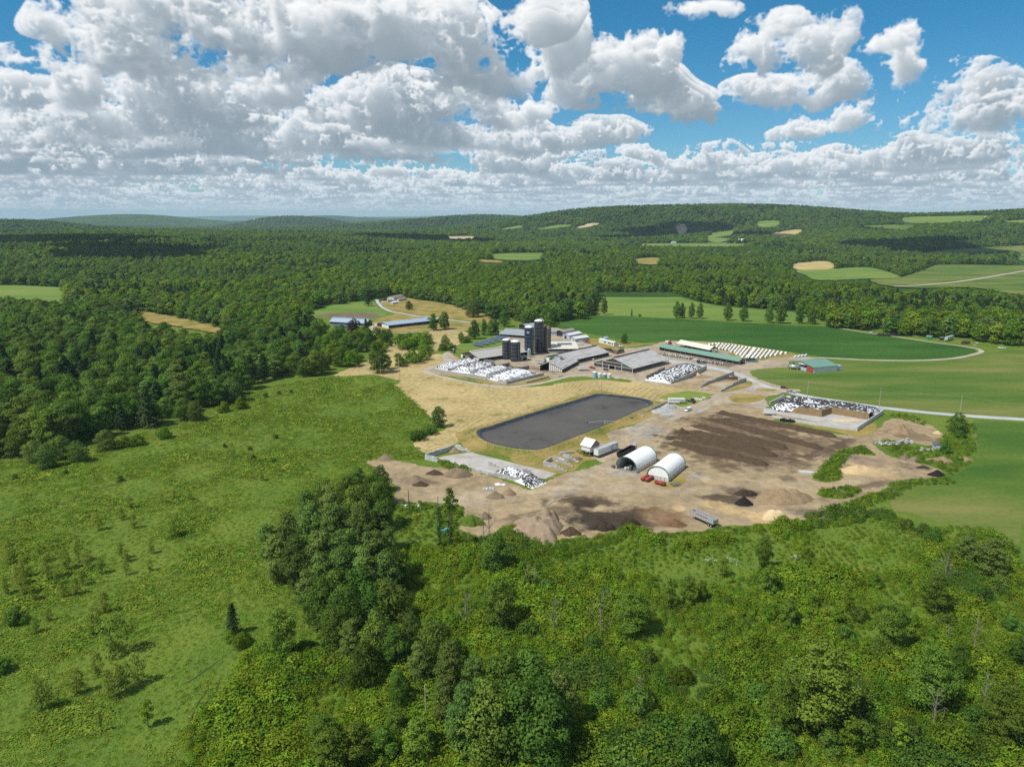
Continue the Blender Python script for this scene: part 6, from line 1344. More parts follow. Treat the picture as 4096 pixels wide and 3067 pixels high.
# ------------------------------------------------------------------ silos and tanks
def silo(label, Z, x, y, r, h, m, dome=None, rings=6, ladder=True, gooseneck=True, name='silo'):
    p = za(Z, x, y); t = thing(name, label, 'silo', (p.x, p.y, 0), 0)
    MB().cyl((0, 0, 0), r, h, n=40).build('shell', m, t, True).data.shade_flat()
    MB().lathe([(r + .08, h), (r * .8, h + r * .16), (r * .45, h + r * .30), (.3, h + r * .38), (0.01, h + r * .38)] if dome is None else dome, n=36).build('dome', WHITE if dome is None else RUSTDOME, t, True)
    for i in range(1, rings + 1):
        z = h * i / (rings + .4); MB().lathe([(r + .015, z - .05), (r + .06, z - .05), (r + .06, z + .05), (r + .015, z + .05)], n=40).build('band', STEEL, t)
    if ladder:
        a0 = -.95; lx, ly = (r + .18) * math.cos(a0), (r + .18) * math.sin(a0); b = MB()
        for s_ in (-.22, .22): b.tube([(lx + s_, ly, .3), (lx + s_, ly, h + .9)], .035, 4)
        for k in range(int(h / .5)): b.box(lx - .22, lx + .22, ly - .02, ly + .02, .5 + k * .5, .54 + k * .5)
        b.build('ladder', STEEL, t)
        MB().cyl((lx * 1.06, ly * 1.06, 2.2), .42, h - 1.5, n=8, cap=False).build('ladder_cage', mat('cage_bars', lambda w: pbsdf(w, (.10, .11, .12), .5, .6)), t).scale = (1, 1, 1)
    if gooseneck:
        pts = [(r * 1.1 * math.cos(-.5), r * 1.1 * math.sin(-.5), h * .0 + .5), (r * 1.1 * math.cos(-.5), r * 1.1 * math.sin(-.5), h + .4), (r * .95 * math.cos(-.5), r * .95 * math.sin(-.5), h + 1.7), (r * .5 * math.cos(-.5), r * .5 * math.sin(-.5), h + 2.4), (0.2, 0, h + r * .38)]
        MB().tube(pts, .14, 7).build('fill_pipe', STEEL, t, True)
        b = MB()
        for k in range(9):
            a_ = -1.6 + k * .25; b.tube([((r - .1) * math.cos(a_), (r - .1) * math.sin(a_), h), ((r - .1) * math.cos(a_), (r - .1) * math.sin(a_), h + 1.05)], .03, 4)
        b.tube([((r - .1) * math.cos(-1.6 + k * .25), (r - .1) * math.sin(-1.6 + k * .25), h + 1.05) for k in range(9)], .03, 4); b.build('guard_rail', STEEL, t)
    return t
silo('tallest navy silo with a white dome', 1, 2010, 700, 4.0, 26.6, SILODARK, rings=8)
s2 = silo('tall navy blue silo with a white emblem', 1, 1838, 745, 3.9, 23.0, SILOBLUE, rings=7)
silo('left one of the two short dark silos', 1, 1440, 820, 3.5, 15.5, SILODARK, rings=5)
silo('right one of the two short dark silos', 1, 1598, 855, 3.9, 15.6, SILODARK, rings=5)
silo('brown concrete-stave silo with a rusty dome', 2, 302, 650, 3.2, 19.2, STAVE, [(3.25, 19.2), (3.0, 20.6), (2.2, 21.7), (1.2, 22.3), (.01, 22.5)], 14, True, False)
# emblem on the blue silo: a round badge between two wings
em = MB(); A0 = -1.85
def onsilo(u, z): a_ = A0 + u / 3.9; return (3.97 * math.cos(a_), 3.97 * math.sin(a_), z)
def badge(poly): em.add([onsilo(u, 19.2 + z) for u, z in poly], [tuple(range(len(poly)))])
badge([(.55 * math.cos(i * .628), .55 * math.sin(i * .628)) for i in range(10)])
for s_ in (-1, 1): badge([(s_ * .5, .3), (s_ * 1.25, .45), (s_ * 1.1, .1), (s_ * .9, -.05), (s_ * .5, -.15)])
badge([(-.8, -.75), (.8, -.75), (.8, -.95), (-.8, -.95)])
em.build('emblem', WHITE, s2)
for i, (x, y, r, h) in enumerate([(1778, 735, 1.35, 5.6), (1838, 790, 1.45, 6.4)]):
    p = za(1, x, y); t = thing('feed_bin', ['left one of the two small galvanised feed bins', 'right one of the two small galvanised feed bins'][i], 'bin', (p.x, p.y, 0))
    MB().cyl((0, 0, 0), r, h, n=24).build('shell', STEEL, t, True).data.shade_flat(); MB().lathe([(r + .05, h), (.3, h + 1.1), (.01, h + 1.2)], n=24).build('cone_roof', STEEL, t, True)
    for k in range(5): MB().lathe([(r + .01, h * (k + .5) / 5), (r + .04, h * (k + .5) / 5 + .04), (r + .01, h * (k + .5) / 5 + .08)], n=24).build('band', ALU, t)
for i, (x, y, r, h, c, nm) in enumerate([(1143, 1103, 1.75, 3.9, (.26, .40, .46), 'tall pale blue'), (1232, 1103, 1.35, 2.8, (.50, .54, .56), 'left white'), (1318, 1107, 1.45, 2.6, (.12, .30, .27), 'teal green'), (1400, 1110, 1.45, 2.7, (.52, .53, .54), 'right white')]):
    p = za(2, x, y); t = thing('round_tank', nm + ' round tank in the row of four by the hayfield', 'tank', (p.x, p.y, .1)); m_ = simple('tank_' + nm.replace(' ', '_'), c, .4, 0, .08, 1.)
    MB().cyl((0, 0, 0), r, h, n=28).build('shell', m_, t, True).data.shade_flat(); MB().lathe([(r, h), (r * .6, h + .35), (.35, h + .5), (.35, h + .65), (.01, h + .65)], n=28).build('lid', WHITE, t, True)
    for k in range(4): MB().lathe([(r + .005, h * (k + .5) / 4.5), (r + .04, h * (k + .5) / 4.5 + .03), (r + .005, h * (k + .5) / 4.5 + .06)], n=28).build('band', m_, t)
t = thing('silo_room', 'small concrete silo room between the short dark silos and the feed bins', 'shed', tuple(za(1, 1710, 850)), .5)
MB().box(-.2, 5, 0, 4.5, 0, 2.6).build('wall', CONC_L, t); MB().box(.8, 4.4, -.06, .02, .05, 2.3).build('door', DARKIN, t); roof_slab(-.5, 2.75, 5.3, 3.2, -.4, 4.9).build('roof_slope', ROOF_DARK, t)
t = thing('steel_milk_tank', 'big silver horizontal tank beside the green-roofed machine shed', 'tank', tuple(za(4, 680, 605)), math.atan2(*(lambda d: (d.y, d.x))(za(4, 880, 620) - za(4, 680, 605))))
MB().cyl((0, 1.5, 2.0), 1.6, 7.2, n=26, axis='x').build('shell', STEEL, t, True); MB().lathe([(1.6, 0), (1.3, .4), (.7, .62), (.01, .7)], n=26, M=Matrix.Translation((7.2, 1.5, 2.0)) @ Matrix.Rotation(math.pi / 2, 4, 'Y')).build('end_cap', STEEL, t, True)
for q in (1.2, 5.8): MB().box(q, q + .5, .3, 2.7, 0, .8).build('saddle', CONC, t)
# ------------------------------------------------------------------ lagoon with its liner, fence and pump
LINER = mat('pond_liner', lambda w: pbsdf(w, w.mix(w.rng(w.noise(objc(w), .4, 5, .65), .4, .75, 0, .8), (.014, .017, .023), (.060, .068, .080)), .4, 0, w.noise(objc(w), .9, 4, .6), .6, .15, .5))
def m_slurry(w):
    p = pos(w); n = w.noise(w.v('ADD', p, w.v('MULTIPLY', w.noise(p, .03, 3, .5, color=True), (30, 30, 0))), .03, 6, .62)
    c = w.ramp(n, [(.30, (.042, .039, .036)), (.44, (.082, .076, .070)), (.58, (.094, .087, .079)), (.72, (.115, .105, .092))])
    return pbsdf(w, c, .5, 0, w.noise(p, .6, 4, .6), .05, .05, .06)
SLURRY = mat('slurry', m_slurry)
rim_px = [(1912, 1722), (1909, 1732), (1922, 1748), (1958, 1767), (2010, 1781), (2069, 1791), (2120, 1796), (2152, 1796), (2180, 1789), (2214, 1777), (2394, 1708), (2553, 1639), (2596, 1622), (2608, 1615), (2606, 1607), (2592, 1600), (2553, 1591), (2490, 1583), (2430, 1577), (2400, 1575), (2374, 1578), (2326, 1593), (2100, 1660), (1970, 1702), (1930, 1714)]
rim = smooth_poly([tuple(at(*p, 1.7)[:2]) for p in rim_px], 4)
def offset(poly, d):
    k = len(poly); out = []; ar = sum(poly[i][0] * poly[(i + 1) % k][1] - poly[(i + 1) % k][0] * poly[i][1] for i in range(k)); s_ = 1 if ar > 0 else -1
    for i in range(k):
        tx, ty = poly[(i + 2) % k][0] - poly[i - 2][0], poly[(i + 2) % k][1] - poly[i - 2][1]; L = math.hypot(tx, ty) + 1e-6
        out.append((poly[i][0] + ty / L * d * s_, poly[i][1] - tx / L * d * s_))
    return out
def ring(name, loops, m, parent=None):
    k = len(loops[0][0]); b = MB(); vs = [(x, y, z) for pl, z in loops for x, y in pl]
    b.add(vs, [(j * k + i, j * k + (i + 1) % k, (j + 1) * k + (i + 1) % k, (j + 1) * k + i) for j in range(len(loops) - 1) for i in range(k)])
    me = b.mesh(name, m, True, False); bm = bmesh.new(); bm.from_mesh(me)
    for f_ in bm.faces:
        if f_.normal.z < 0: f_.normal_flip()
    bm.to_mesh(me); bm.free(); return link(name, me, parent)
lag = thing('lagoon', 'black-lined slurry lagoon in the middle of the farm', 'lagoon', (0, 0, 0))
ring('bank', [(offset(rim, 6.5), .05), (offset(rim, 2.2), 1.45), (rim, 1.7)], DRY, lag)
ring('liner', [(offset(rim, .5), 1.72), (offset(rim, -.3), 1.74), (offset(rim, -1.5), 1.0), (offset(rim, -3.1), .12)], LINER, lag)
ring('scum_line', [(offset(rim, -2.35), .55), (offset(rim, -2.6), .42)], simple('dried_scum', (.13, .135, .14), .9), lag)
sl_ = tess('slurry', offset(rim, -2.7), .30, SLURRY); sl_.parent = lag
fence_pts = offset(rim, 3.4)
fence = thing('wire_fence', 'post-and-wire fence round the lagoon', 'fence', (0, 0, 0))
post_me = MB().cyl((0, 0, 0), .07, 1.5, n=6).mesh('post', WOOD_DARK); acc = 0; last = None; fp = []
for i, p in enumerate(fence_pts + fence_pts[:1]):
    if last is not None: acc += math.hypot(p[0] - last[0], p[1] - last[1])
    if last is None or acc > 4.6: o_ = link('post', post_me, fence); o_.location = (p[0], p[1], .95); fp.append((p[0], p[1])); acc = 0
    last = p
for z in (1.4, 1.8, 2.3): MB().tube([(x, y, z) for x, y in fp + fp[:1]], .018, 3).build('wire', STEEL, fence)
for (Z, x, y, x2, y2, lab) in [(8, 1800, 300, 1930, 300, 'wooden gate brace in the near lagoon fence corner'), (8, 870, 60, 935, 65, 'wooden gate brace at the left lagoon corner')]:
    a, b_ = za(Z, x, y), za(Z, x2, y2); mid = (a + b_) / 2 + Vector((-.3, -1.6, 0)); t = thing('fence_brace', lab, 'fence', (a.x, a.y, 0))
    P_ = [Vector((0, 0, 0)), mid - a, b_ - a]
    for q in P_: MB().cyl((q.x, q.y, 0), .11, 1.9, n=7).build('post', WOOD, t)
    for q, r_ in ((P_[0], P_[1]), (P_[1], P_[2])):
        for z in (.7, 1.5): MB().tube([q + Vector((0, 0, z)), r_ + Vector((0, 0, z))], .07, 5).build('rail', WOOD, t)
a, b_ = za(6, 1310, 190), za(6, 920, 185); d = b_ - a; t = thing('slurry_pump', 'long-armed slurry pump reaching over the lagoon edge', 'pump', (a.x, a.y, .1), math.atan2(d.y, d.x))
MB().tube([(0, 0, 2.3), (d.length * .5, 0, 2.4), (d.length, 0, 1.2)], .13, 6).build('boom', STEEL, t); MB().cyl((d.length, -.2, 1.1), .45, .5, n=10).build('pump_head', BLACKM, t)
for x_ in (1., 4.5): MB().box(x_, x_ + .15, -.9, .9, 0, 2.3).build('stand', STEEL, t)
MB().box(2.2, 5.2, -1.6, -.4, .4, 1.1).build('float_tank', simple('pump_yellow', (.42, .33, .10), .6), t)
for k in range(4): MB().cyl((2.2 + k * .8, 1.4, 0), .28, .7, n=9).build('barrel', simple('barrel_orange', (.40, .14, .04), .6), t)
for i, (x, y) in enumerate([(1525, 105), (1558, 100)]):
    p = za(6, x, y); t = thing('tractor_tyre_stack', ['flat black tyre lying by the lagoon fence', 'black tyre stack standing by the lagoon fence'][i], 'tyres', (p.x, p.y, .1))
    for k in range(1 + i): MB().lathe([(.45, 0), (.95, .05), (1.05, .25), (1.0, .48), (.5, .52), (.45, 0)], (0, 0, .54 * k), 18).build('tyre', RUBBER, t, True)
# ------------------------------------------------------------------ silage: white plastic, tyres, concrete
PLASTIC = mat('white_plastic', lambda w: pbsdf(w, w.mix(w.rng(w.noise(objc(w), .5, 5, .6), .5, .8, 0, .35), (.66, .67, .69), (.48, .49, .50)), .45, 0, w.noise(objc(w), 1.6, 4, .6), .5, .15, .4))
SILAGE = simple('cut_silage', (.235, .165, .085), .95, 0, .35, .6)
SILAGE_D = simple('dark_silage', (.115, .080, .045), .95, 0, .4, .6)
tyre_me = MB().lathe([(.27, .05), (.40, .0), (.50, .09), (.40, .18), (.27, .13), (.27, .05)], n=10).mesh('tyre', RUBBER, True)
half_me = MB().lathe([(.30, .05), (.40, .0), (.47, .07), (.38, .11), (.30, .10)], n=9).mesh('tyre_ring', simple('tyre_grey', (.10, .10, .105), .8), True)
TYRE_MASS = []                                                   # (x, y, z, scale)
def heap(label, Z, nl, nr, fr_, fl, h, ends=(.25, .12), m=None, name='silage_heap', nu=14, nv=30, pw=3.0, seed=1, z0=.12):
    q = [za(Z, *p) for p in (nl, nr, fr_, fl)]; m = m or PLASTIC
    def P(u, v): return (q[0].lerp(q[1], u)).lerp(q[3].lerp(q[2], u), v)
    def hz(u, v):
        e = min(1., v / ends[0]) * min(1., (1 - v) / ends[1]) if ends[1] else min(1., v / ends[0])
        e = math.sin(min(1., max(0., e)) * math.pi / 2); s_ = max(0., 1 - abs(2 * u - 1) ** pw)
        return z0 + h * e * (.25 + .75 * s_) * (1 + .10 * (mnoise.noise(Vector((u * 4, v * 9, seed))))) + .10 * mnoise.noise(Vector((u * 11, v * 22, seed + 5)))
    o = P(.5, .5); vs, fs = [], []
    for j in range(nv + 1):
        for i in range(nu + 1):
            u, v = i / nu, j / nv; p = P(u, v); vs.append((p.x - o.x, p.y - o.y, hz(u, v) if 0 < i < nu and 0 < j < nv else z0 * .3 + (h * .22 if False else 0)))
    for j in range(nv):
        for i in range(nu): b = j * (nu + 1) + i; fs.append((b, b + 1, b + nu + 2, b + nu + 1))
    t = MB().add(vs, fs).build(name, m, None, True); t.location = (o.x, o.y, 0); tag(t, label, 'silage heap')
    return P, hz, t
def tyres_on(P, hz, n, group_label, seed, single=False, scale=(.85, 1.15), urange=(.04, .96), vrange=(.03, .97), dens=None, cat='tyre'):
    r_ = random.Random(seed); out = []
    tries = 0
    while len(out) < n and tries < n * 30:
        tries += 1; u, v = r_.uniform(*urange), r_.uniform(*vrange)
        if dens and r_.random() > dens(u, v): continue
        p = P(u, v); s_ = r_.uniform(*scale)
        if any((p.x - a) ** 2 + (p.y - b) ** 2 < (.42 * (s_ + c)) ** 2 for a, b, c in out[-160:]): continue
        out.append((p.x, p.y, s_)); z = hz(u, v) + .02
        if single:
            e = .02; du = P(min(1, u + e), v) - P(max(0, u - e), v); dv = P(u, min(1, v + e)) - P(u, max(0, v - e))
            nrm = Vector((du.x, du.y, hz(min(1, u + e), v) - hz(max(0, u - e), v))).cross(Vector((dv.x, dv.y, hz(u, min(1, v + e)) - hz(u, max(0, v - e))))).normalized()
            if nrm.z < 0: nrm = -nrm
            o_ = link('tyre', half_me if r_.random() < single else tyre_me); o_.location = (p.x, p.y, z); o_.scale = (s_, s_, s_); o_.rotation_euler = nrm.to_track_quat('Z', 'Y').to_euler()
            tag(o_, group_label[0], cat, group_label[1])
        else: TYRE_MASS.append((p.x, p.y, z, s_))
# near heap on the block-walled pad
P, hz, _ = heap('small white silage heap with tyres on the block-walled pad', 8, (1290, 585), (1440, 500), (2010, 720), (1800, 800), 2.6, (.22, .3), nu=16, seed=3, pw=2.4)
tyres_on(P, hz, 95, ('tyre holding down the small white heap on the block-walled pad', 'tyres on the small heap'), 4, .62, (.7, 1.0), vrange=(.05, .85))
tyres_on(P, hz, 14, ('big tractor tyre on the small white heap on the block-walled pad', 'big tyres on the small heap'), 5, .001, (1.5, 2.0), (.02, .25))
tyres_on(P, hz, 45, ('tyre piled at the low end of the small white heap', 'tyres piled at the end of the small heap'), 6, .001, (.9, 1.3), (.15, .95), (.72, .97))
# the centre heap
P, hz, _ = heap('white silage heap dotted with tyres in front of the big cattle barn', 3, (115, 885), (575, 950), (1200, 690), (760, 625), 3.4, (.16, .10), seed=8, nu=20, nv=36, pw=2.6)
tyres_on(P, hz, 150, ('tyre on the white silage heap in front of the big cattle barn', 'tyres on the middle silage heap'), 9, .001, (1.0, 1.5))
tyres_on(P, hz, 170, None, 10, scale=(.9, 1.5)); tyres_on(P, hz, 70, None, 11, scale=(1., 1.5), urange=(.86, .99)); tyres_on(P, hz, 50, None, 12, scale=(1., 1.5), vrange=(.85, .98)); tyres_on(P, hz, 60, None, 13, scale=(1., 1.5), urange=(.02, .12))
# four lanes by the left barn
L4 = [((165, 985), (400, 1030), (1010, 885), (770, 845), 3.0, 'leftmost'), ((400, 1040), (830, 1085), (1300, 955), (1000, 880), 3.1, 'second from left'), ((850, 1085), (1095, 1140), (1520, 1015), (1310, 965), 3.0, 'third from left'), ((1100, 1175), (1440, 1240), (1990, 1085), (1560, 1030), 3.1, 'rightmost')]
for i, (nl, nr, f1, f2, h_, nm) in enumerate(L4):
    P, hz, _ = heap(nm + ' white silage heap of the four beside the left cattle barn', 1, nl, nr, f1, f2, h_, (.2, .14), seed=20 + i, nu=14, nv=30)
    n = (110, 190, 200, 26)[i]
    tyres_on(P, hz, n, None, 30 + i, scale=((.8, 1.2), (.9, 1.4), (.5, .8), (1.1, 1.5))[i])
    tyres_on(P, hz, 30, None, 40 + i, scale=(.9, 1.3), urange=(.9, .99)); tyres_on(P, hz, 22, None, 50 + i, scale=(.9, 1.3), vrange=(.02, .09)); tyres_on(P, hz, (40, 60, 10, 30)[i], None, 60 + i, scale=(.9, 1.3), vrange=(.86, .97)); tyres_on(P, hz, 24, None, 70 + i, scale=(.9, 1.3), urange=(.01, .08))
# concrete walls
def wall(label, Z, pts, h, th=.45, m=CONC, steps=None, cat='wall', name='bunker_wall', butt=0):
    w_ = [za(Z, *p) for p in pts]; t = thing(name, label, cat, (w_[0].x, w_[0].y, 0))
    for i in range(len(w_) - 1):
        a, b_ = w_[i] - w_[0], w_[i + 1] - w_[0]; d = b_ - a; L = d.length; M = Matrix.Translation((a.x, a.y, 0)) @ Matrix.Rotation(math.atan2(d.y, d.x), 4, 'Z')
        n = max(1, int(L / 3.05)); hs = (h, h) if not isinstance(h, (list, tuple)) else (h[i], h[i + 1])
        for k in range(n):
            f0 = (k + .5) / n; hh = hs[0] + (hs[1] - hs[0]) * f0
            if steps: hh = round(hh / steps) * steps
            MB().box(L * k / n + .015, L * (k + 1) / n - .015, -th / 2, th / 2, 0, max(.5, hh) + rnd.uniform(-.02, .02), M).build('panel', m, t)
        for k in range(butt): MB().prism([(-th / 2 - 1.0, 0), (-th / 2, 0), (-th / 2, hs[0])], L * (k + .6) / (butt + .2), L * (k + .6) / (butt + .2) + .3, M @ Matrix.Rotation(0, 4, 'Z'), axis='x').build('buttress', m, t)
    return t
wall('stepped concrete wall along the right side of the middle silage heap', 3, [(590, 950), (900, 860), (1215, 705)], [1.6, 3.2, 3.4], steps=.5)
wall('low concrete wall along the left side of the middle silage heap', 3, [(155, 850), (480, 710)], [1.8, 2.6], steps=.5, m=CONC_D)
wall('stepped concrete wall in the middle of the open bunker', 3, [(1110, 1022), (1240, 960), (1420, 905), (1700, 800)], [1.3, 2.4, 2.8, 3.2], steps=.6)
wall('outer stepped concrete wall of the open bunker', 3, [(1465, 1092), (1640, 1020), (1740, 970), (1915, 915)], [1.1, 1.8, 2.6, 3.0], steps=.6)
wall('back wall of the open bunker beside the road', 3, [(1560, 830), (1700, 850), (1870, 905)], [1.4, 1.2, 1.0], m=CONC_L)
MUCK = simple('muck', (.085, .062, .032), .95, 0, .4, .6)
wall('front retaining wall below the four silage heaps', 1, [(160, 1030), (400, 1085), (800, 1150), (1080, 1195)], [2.2, 2.4, 2.4, 2.6], m=CONC)
wall('low wall at the corner of the rightmost silage heap', 1, [(1290, 1225), (1440, 1268), (2095, 1110)], [1.8, 2.0, 2.0], m=CONC)
wall('dividing wall behind the third silage heap', 1, [(1300, 985), (1490, 945), (1540, 975)], [2.6, 2.8, 1.2], m=CONC_D)
wall('dividing wall behind the rightmost silage heap', 1, [(1560, 1050), (1838, 1000)], [2.6, 2.8], m=CONC_D)
wall('short wall behind the second silage heap', 1, [(1020, 870), (1222, 905)], [2.2, 2.6], m=CONC_D)
wall('low feed trough wall right of the silage heaps', 1, [(1790, 1250), (2190, 1150)], [.9, .9], m=CONC_D)
wall('long pale low wall along the front of the roadside bunker', 4, [(395, 1452), (580, 1490), (900, 1550), (1190, 1600), (1480, 1640), (1890, 1690)], [1.3, 1.5, 1.6, 1.8, 1.9, 2.1], m=CONC_L, butt=0)
wall('pale end wall of the roadside bunker', 9, [(968, 375), (1210, 215)], [2.4, 2.6], m=CONC_L)
wall('pale wall at the left end of the roadside bunker', 9, [(178, 125), (305, 75)], [1.2, 2.4], m=CONC_L)
wall('pale back wall of the roadside bunker', 9, [(330, 72), (620, 105), (960, 160), (1200, 205)], [1.6, 1.6, 1.8, 2.0], m=CONC_L)
wall('concrete wall behind the crushed stone bay', 12, [(722, 128), (640, 165), (570, 195), (480, 222)], [2.0, 1.9, 1.4, .9], m=CONC)
# the big roadside heap with its cut face
out_px = S(9, (180, 165), (240, 192), (345, 208), (372, 205), (650, 243), (737, 214), (1090, 274), (1125, 246), (1200, 222), (1182, 205), (960, 165), (740, 135), (520, 110), (310, 88))
out_w = [tuple(at(*p)[:2]) for p in out_px]; cut = [out_w[3], out_w[4], out_w[5], out_w[6]]; soft = out_w[7:] + out_w[:4]
cell = .9; P_ = np.array(out_w); gx, gy = np.meshgrid(np.arange(P_[:, 0].min(), P_[:, 0].max(), cell), np.arange(P_[:, 1].min(), P_[:, 1].max(), cell)); ins = in_poly(gx.ravel(), gy.ravel(), out_w).reshape(gx.shape)
ds = seg_dist(gx, gy, soft); hgt = .3 + 3.6 * np.sin(np.clip(ds / 6., 0, 1) * math.pi / 2) + .35 * (fbm2(gx * .2, gy * .2, 3) - .5)
cells = ins[:-1, :-1] & ins[1:, :-1] & ins[:-1, 1:] & ins[1:, 1:]; use = np.zeros(gx.shape, bool)
for a_, b2 in ((slice(None, -1), slice(None, -1)), (slice(1, None), slice(None, -1)), (slice(None, -1), slice(1, None)), (slice(1, None), slice(1, None))): use[a_, b2] |= cells
ix = -np.ones(gx.shape, int); ix[use] = np.arange(use.sum()); j_, i_ = np.nonzero(cells)
big = thing('silage_heap', 'long roadside silage heap under black tyres with a cut brown face', 'silage heap', (0, 0, 0))
cov_me = np_mesh('plastic_cover', np.stack([gx, gy, hgt], -1)[use], np.stack([ix[j_, i_], ix[j_, i_ + 1], ix[j_ + 1, i_ + 1], ix[j_ + 1, i_]], -1), m=PLASTIC); cov_me.shade_smooth(); link('plastic_cover', cov_me, big)
# brown cut face: walls dropped along the stepped edge of the grid cells nearest the cut
fb = MB(); cd = densify(cut + cut[::-1], .8)[:len(densify(cut + cut[::-1], .8)) // 2]
def heap_h(x, y): return float(.3 + 3.6 * np.sin(np.clip(seg_dist(np.array([x]), np.array([y]), soft)[0] / 6., 0, 1) * math.pi / 2))
prev = None; cxm, cym = P_[:, 0].mean(), P_[:, 1].mean()
face = []
for (x, y) in densify(cut, .8)[:-max(1, int(math.hypot(cut[-1][0] - cut[0][0], cut[-1][1] - cut[0][1]) / .8))]:
    jx = mnoise.noise(Vector((x * .5, y * .5, 1))) * .35; face.append((x + jx, y + jx * .6, heap_h(x, y)))
for a_, b2 in zip(face, face[1:]):
    zz = [0, .33, .66, 1.]
    for k in range(3):
        w1 = rnd.uniform(-.12, .12); fb.add([(a_[0], a_[1] - .5 + .4 * zz[k], a_[2] * zz[k]), (b2[0], b2[1] - .5 + .4 * zz[k], b2[2] * zz[k]), (b2[0], b2[1] - .5 + .4 * zz[k + 1], b2[2] * zz[k + 1] + .05), (a_[0], a_[1] - .5 + .4 * zz[k + 1], a_[2] * zz[k + 1] + .05)], [(0, 1, 2, 3)])
    fb.add([(a_[0], a_[1] - .1, a_[2] + .05), (b2[0], b2[1] - .1, b2[2] + .05), (b2[0], b2[1] + 1.6, b2[2] + .02), (a_[0], a_[1] + 1.6, a_[2] + .02)], [(0, 1, 2, 3)])
fb.build('cut_face', SILAGE, big)
r_ = random.Random(77); n_ = 0; ok = np.argwhere(use & (ds > .4)); near_cut = seg_dist(gx, gy, cut)
for q in range(2600):
    j, i = ok[r_.randrange(len(ok))]; x, y = gx[j, i] + r_.uniform(-.5, .5), gy[j, i] + r_.uniform(-.5, .5)
    if near_cut[j, i] < 1.0: continue
    if float(fbm2(np.array([x * .13]), np.array([y * .13]), 3)[0]) < .36 and r_.random() < .8: continue
    TYRE_MASS.append((x, y, hgt[j, i] + .02, r_.uniform(.9, 1.35))); n_ += 1
    if n_ > 1250: break
TM = np.array(TYRE_MASS)
gn_scatter('tyre_cover', TM[:, :3], np.zeros(len(TM)), np.repeat(TM[:, 3:4], 3, 1), np.random.default_rng(2).random(len(TM)) * 6.28, [tyre_me], 'countless old tyres spread over the farther silage heaps', 'tyres')
# ------------------------------------------------------------------ piles of soil, sand, bark and stone
def soilm(name, col, var=.35):
    def fn(w):
        p = pos(w); n = w.noise(p, .5, 6, .68); n2 = w.noise(p, 2.4, 4, .7)
        f = w.rng(w.m('ADD', w.m('MULTIPLY', n, .6), w.m('MULTIPLY', n2, .4)), .3, .7, 1 - var, 1 + var)
        return pbsdf(w, w.mix(1., col, w.xyz(f, f, f), 'MULTIPLY'), .95, 0, w.m('ADD', n, w.m('MULTIPLY', n2, .5)), .9, .35, .05)
    return mat('pile_' + name, fn)
PM = {'bark': soilm('bark', (.285, .215, .150)), 'earth': soilm('earth', (.20, .155, .105)), 'dark': soilm('dark_compost', (.050, .037, .027)), 'black': soilm('black_mulch', (.022, .019, .018)), 'sand': soilm('sand', (.50, .375, .205), .2), 'chips': soilm('wood_chips', (.56, .44, .265), .25),
      'brown': soilm('brown', (.155, .092, .052)), 'stone': soilm('crushed_stone', (.33, .345, .345), .2), 'tan': soilm('tan_soil', (.255, .185, .110)), 'green': MEADOW, 'red': soilm('red_brown', (.17, .125, .10)), 'compost': soilm('compost', (.075, .052, .034))}
def mound(label, Z, x, y, x2, h, mk, yr=None, seed=1, name='soil_pile', cat='pile', rot=0., lump=.22, sharp=1., n=40, z0=.05):
    """base centre and the right-hand edge of the pile as seen"""
    p, q = za(Z, x, y), za(Z, x2, y); rx = abs(q.x - p.x); ry = rx * (yr or .9); b = MB(); rings = 12
    vs = [(0, 0, h)]
    for j in range(1, rings + 1):
        t = j / rings
        for i in range(n):
            a_ = 2 * math.pi * i / n; ca, sa = math.cos(a_), math.sin(a_); k = 1 + lump * mnoise.noise(Vector((ca * 1.6, sa * 1.6, seed * 3.1))) + .5 * lump * mnoise.noise(Vector((ca * 4, sa * 4, seed)))
            X, Y = ca * rx * t * k, sa * ry * t * k
            f = (1 - t ** (1.0 + .5 * (1 - sharp) * 2)) if sharp >= 1 else (1 - t ** 2.2)
            z = h * f * (1 + lump * 1.1 * mnoise.noise(Vector((X * .35, Y * .35, seed)))) + .16 * h * lump * 3 * mnoise.noise(Vector((X * .9, Y * .9, seed + 9))) * (1 - t)
            vs.append((X, Y, max(z, 0.) if j < rings else -.12))
    fs = [(0, 1 + i, 1 + (i + 1) % n) for i in range(n)]
    for j in range(rings - 1):
        for i in range(n): a0 = 1 + j * n; fs.append((a0 + i, a0 + n + i, a0 + n + (i + 1) % n, a0 + (i + 1) % n))
    o = b.add(vs, fs).build(name, PM[mk], None, True); o.location = (p.x, p.y, z0 + .03); o.rotation_euler = (0, 0, rot); tag(o, label, cat); return o
mound('huge lumpy bark mulch mound at the bottom of the lot', 8, 1870, 1370, 2230, 5.0, 'bark', .95, 1, lump=.42, sharp=.5, n=56)
mound('pale bark shoulder on the upper side of the mulch mound', 8, 2010, 1230, 2190, 4.2, 'bark', .8, 2, lump=.5, sharp=.5)
mound('dark brown slope spilling from the mulch mound', 'e', 180, 1290, 270, 2.6, 'compost', .8, 3, lump=.4)
mound('black compost pile right of the mulch mound', 'e', 470, 1250, 590, 2.6, 'dark', .5, 4, lump=.5, sharp=.5)
mound('flat dark compost pile beside the weeds', 'e', 690, 1215, 800, 2.8, 'dark', .5, 5, lump=.35, sharp=.5)
mound('reddish brown compost pile left of the dump trailer', 'e', 1100, 1215, 1220, 2.6, 'brown', .45, 6, lump=.3)
mound('pointed black mulch cone on the dark stain', 'e', 1715, 1030, 1800, 3.4, 'black', .7, 7, lump=.12)
mound('dark brown mulch pile behind the black cone', 'e', 1730, 945, 1830, 2.0, 'dark', .5, 8, lump=.4, sharp=.5)
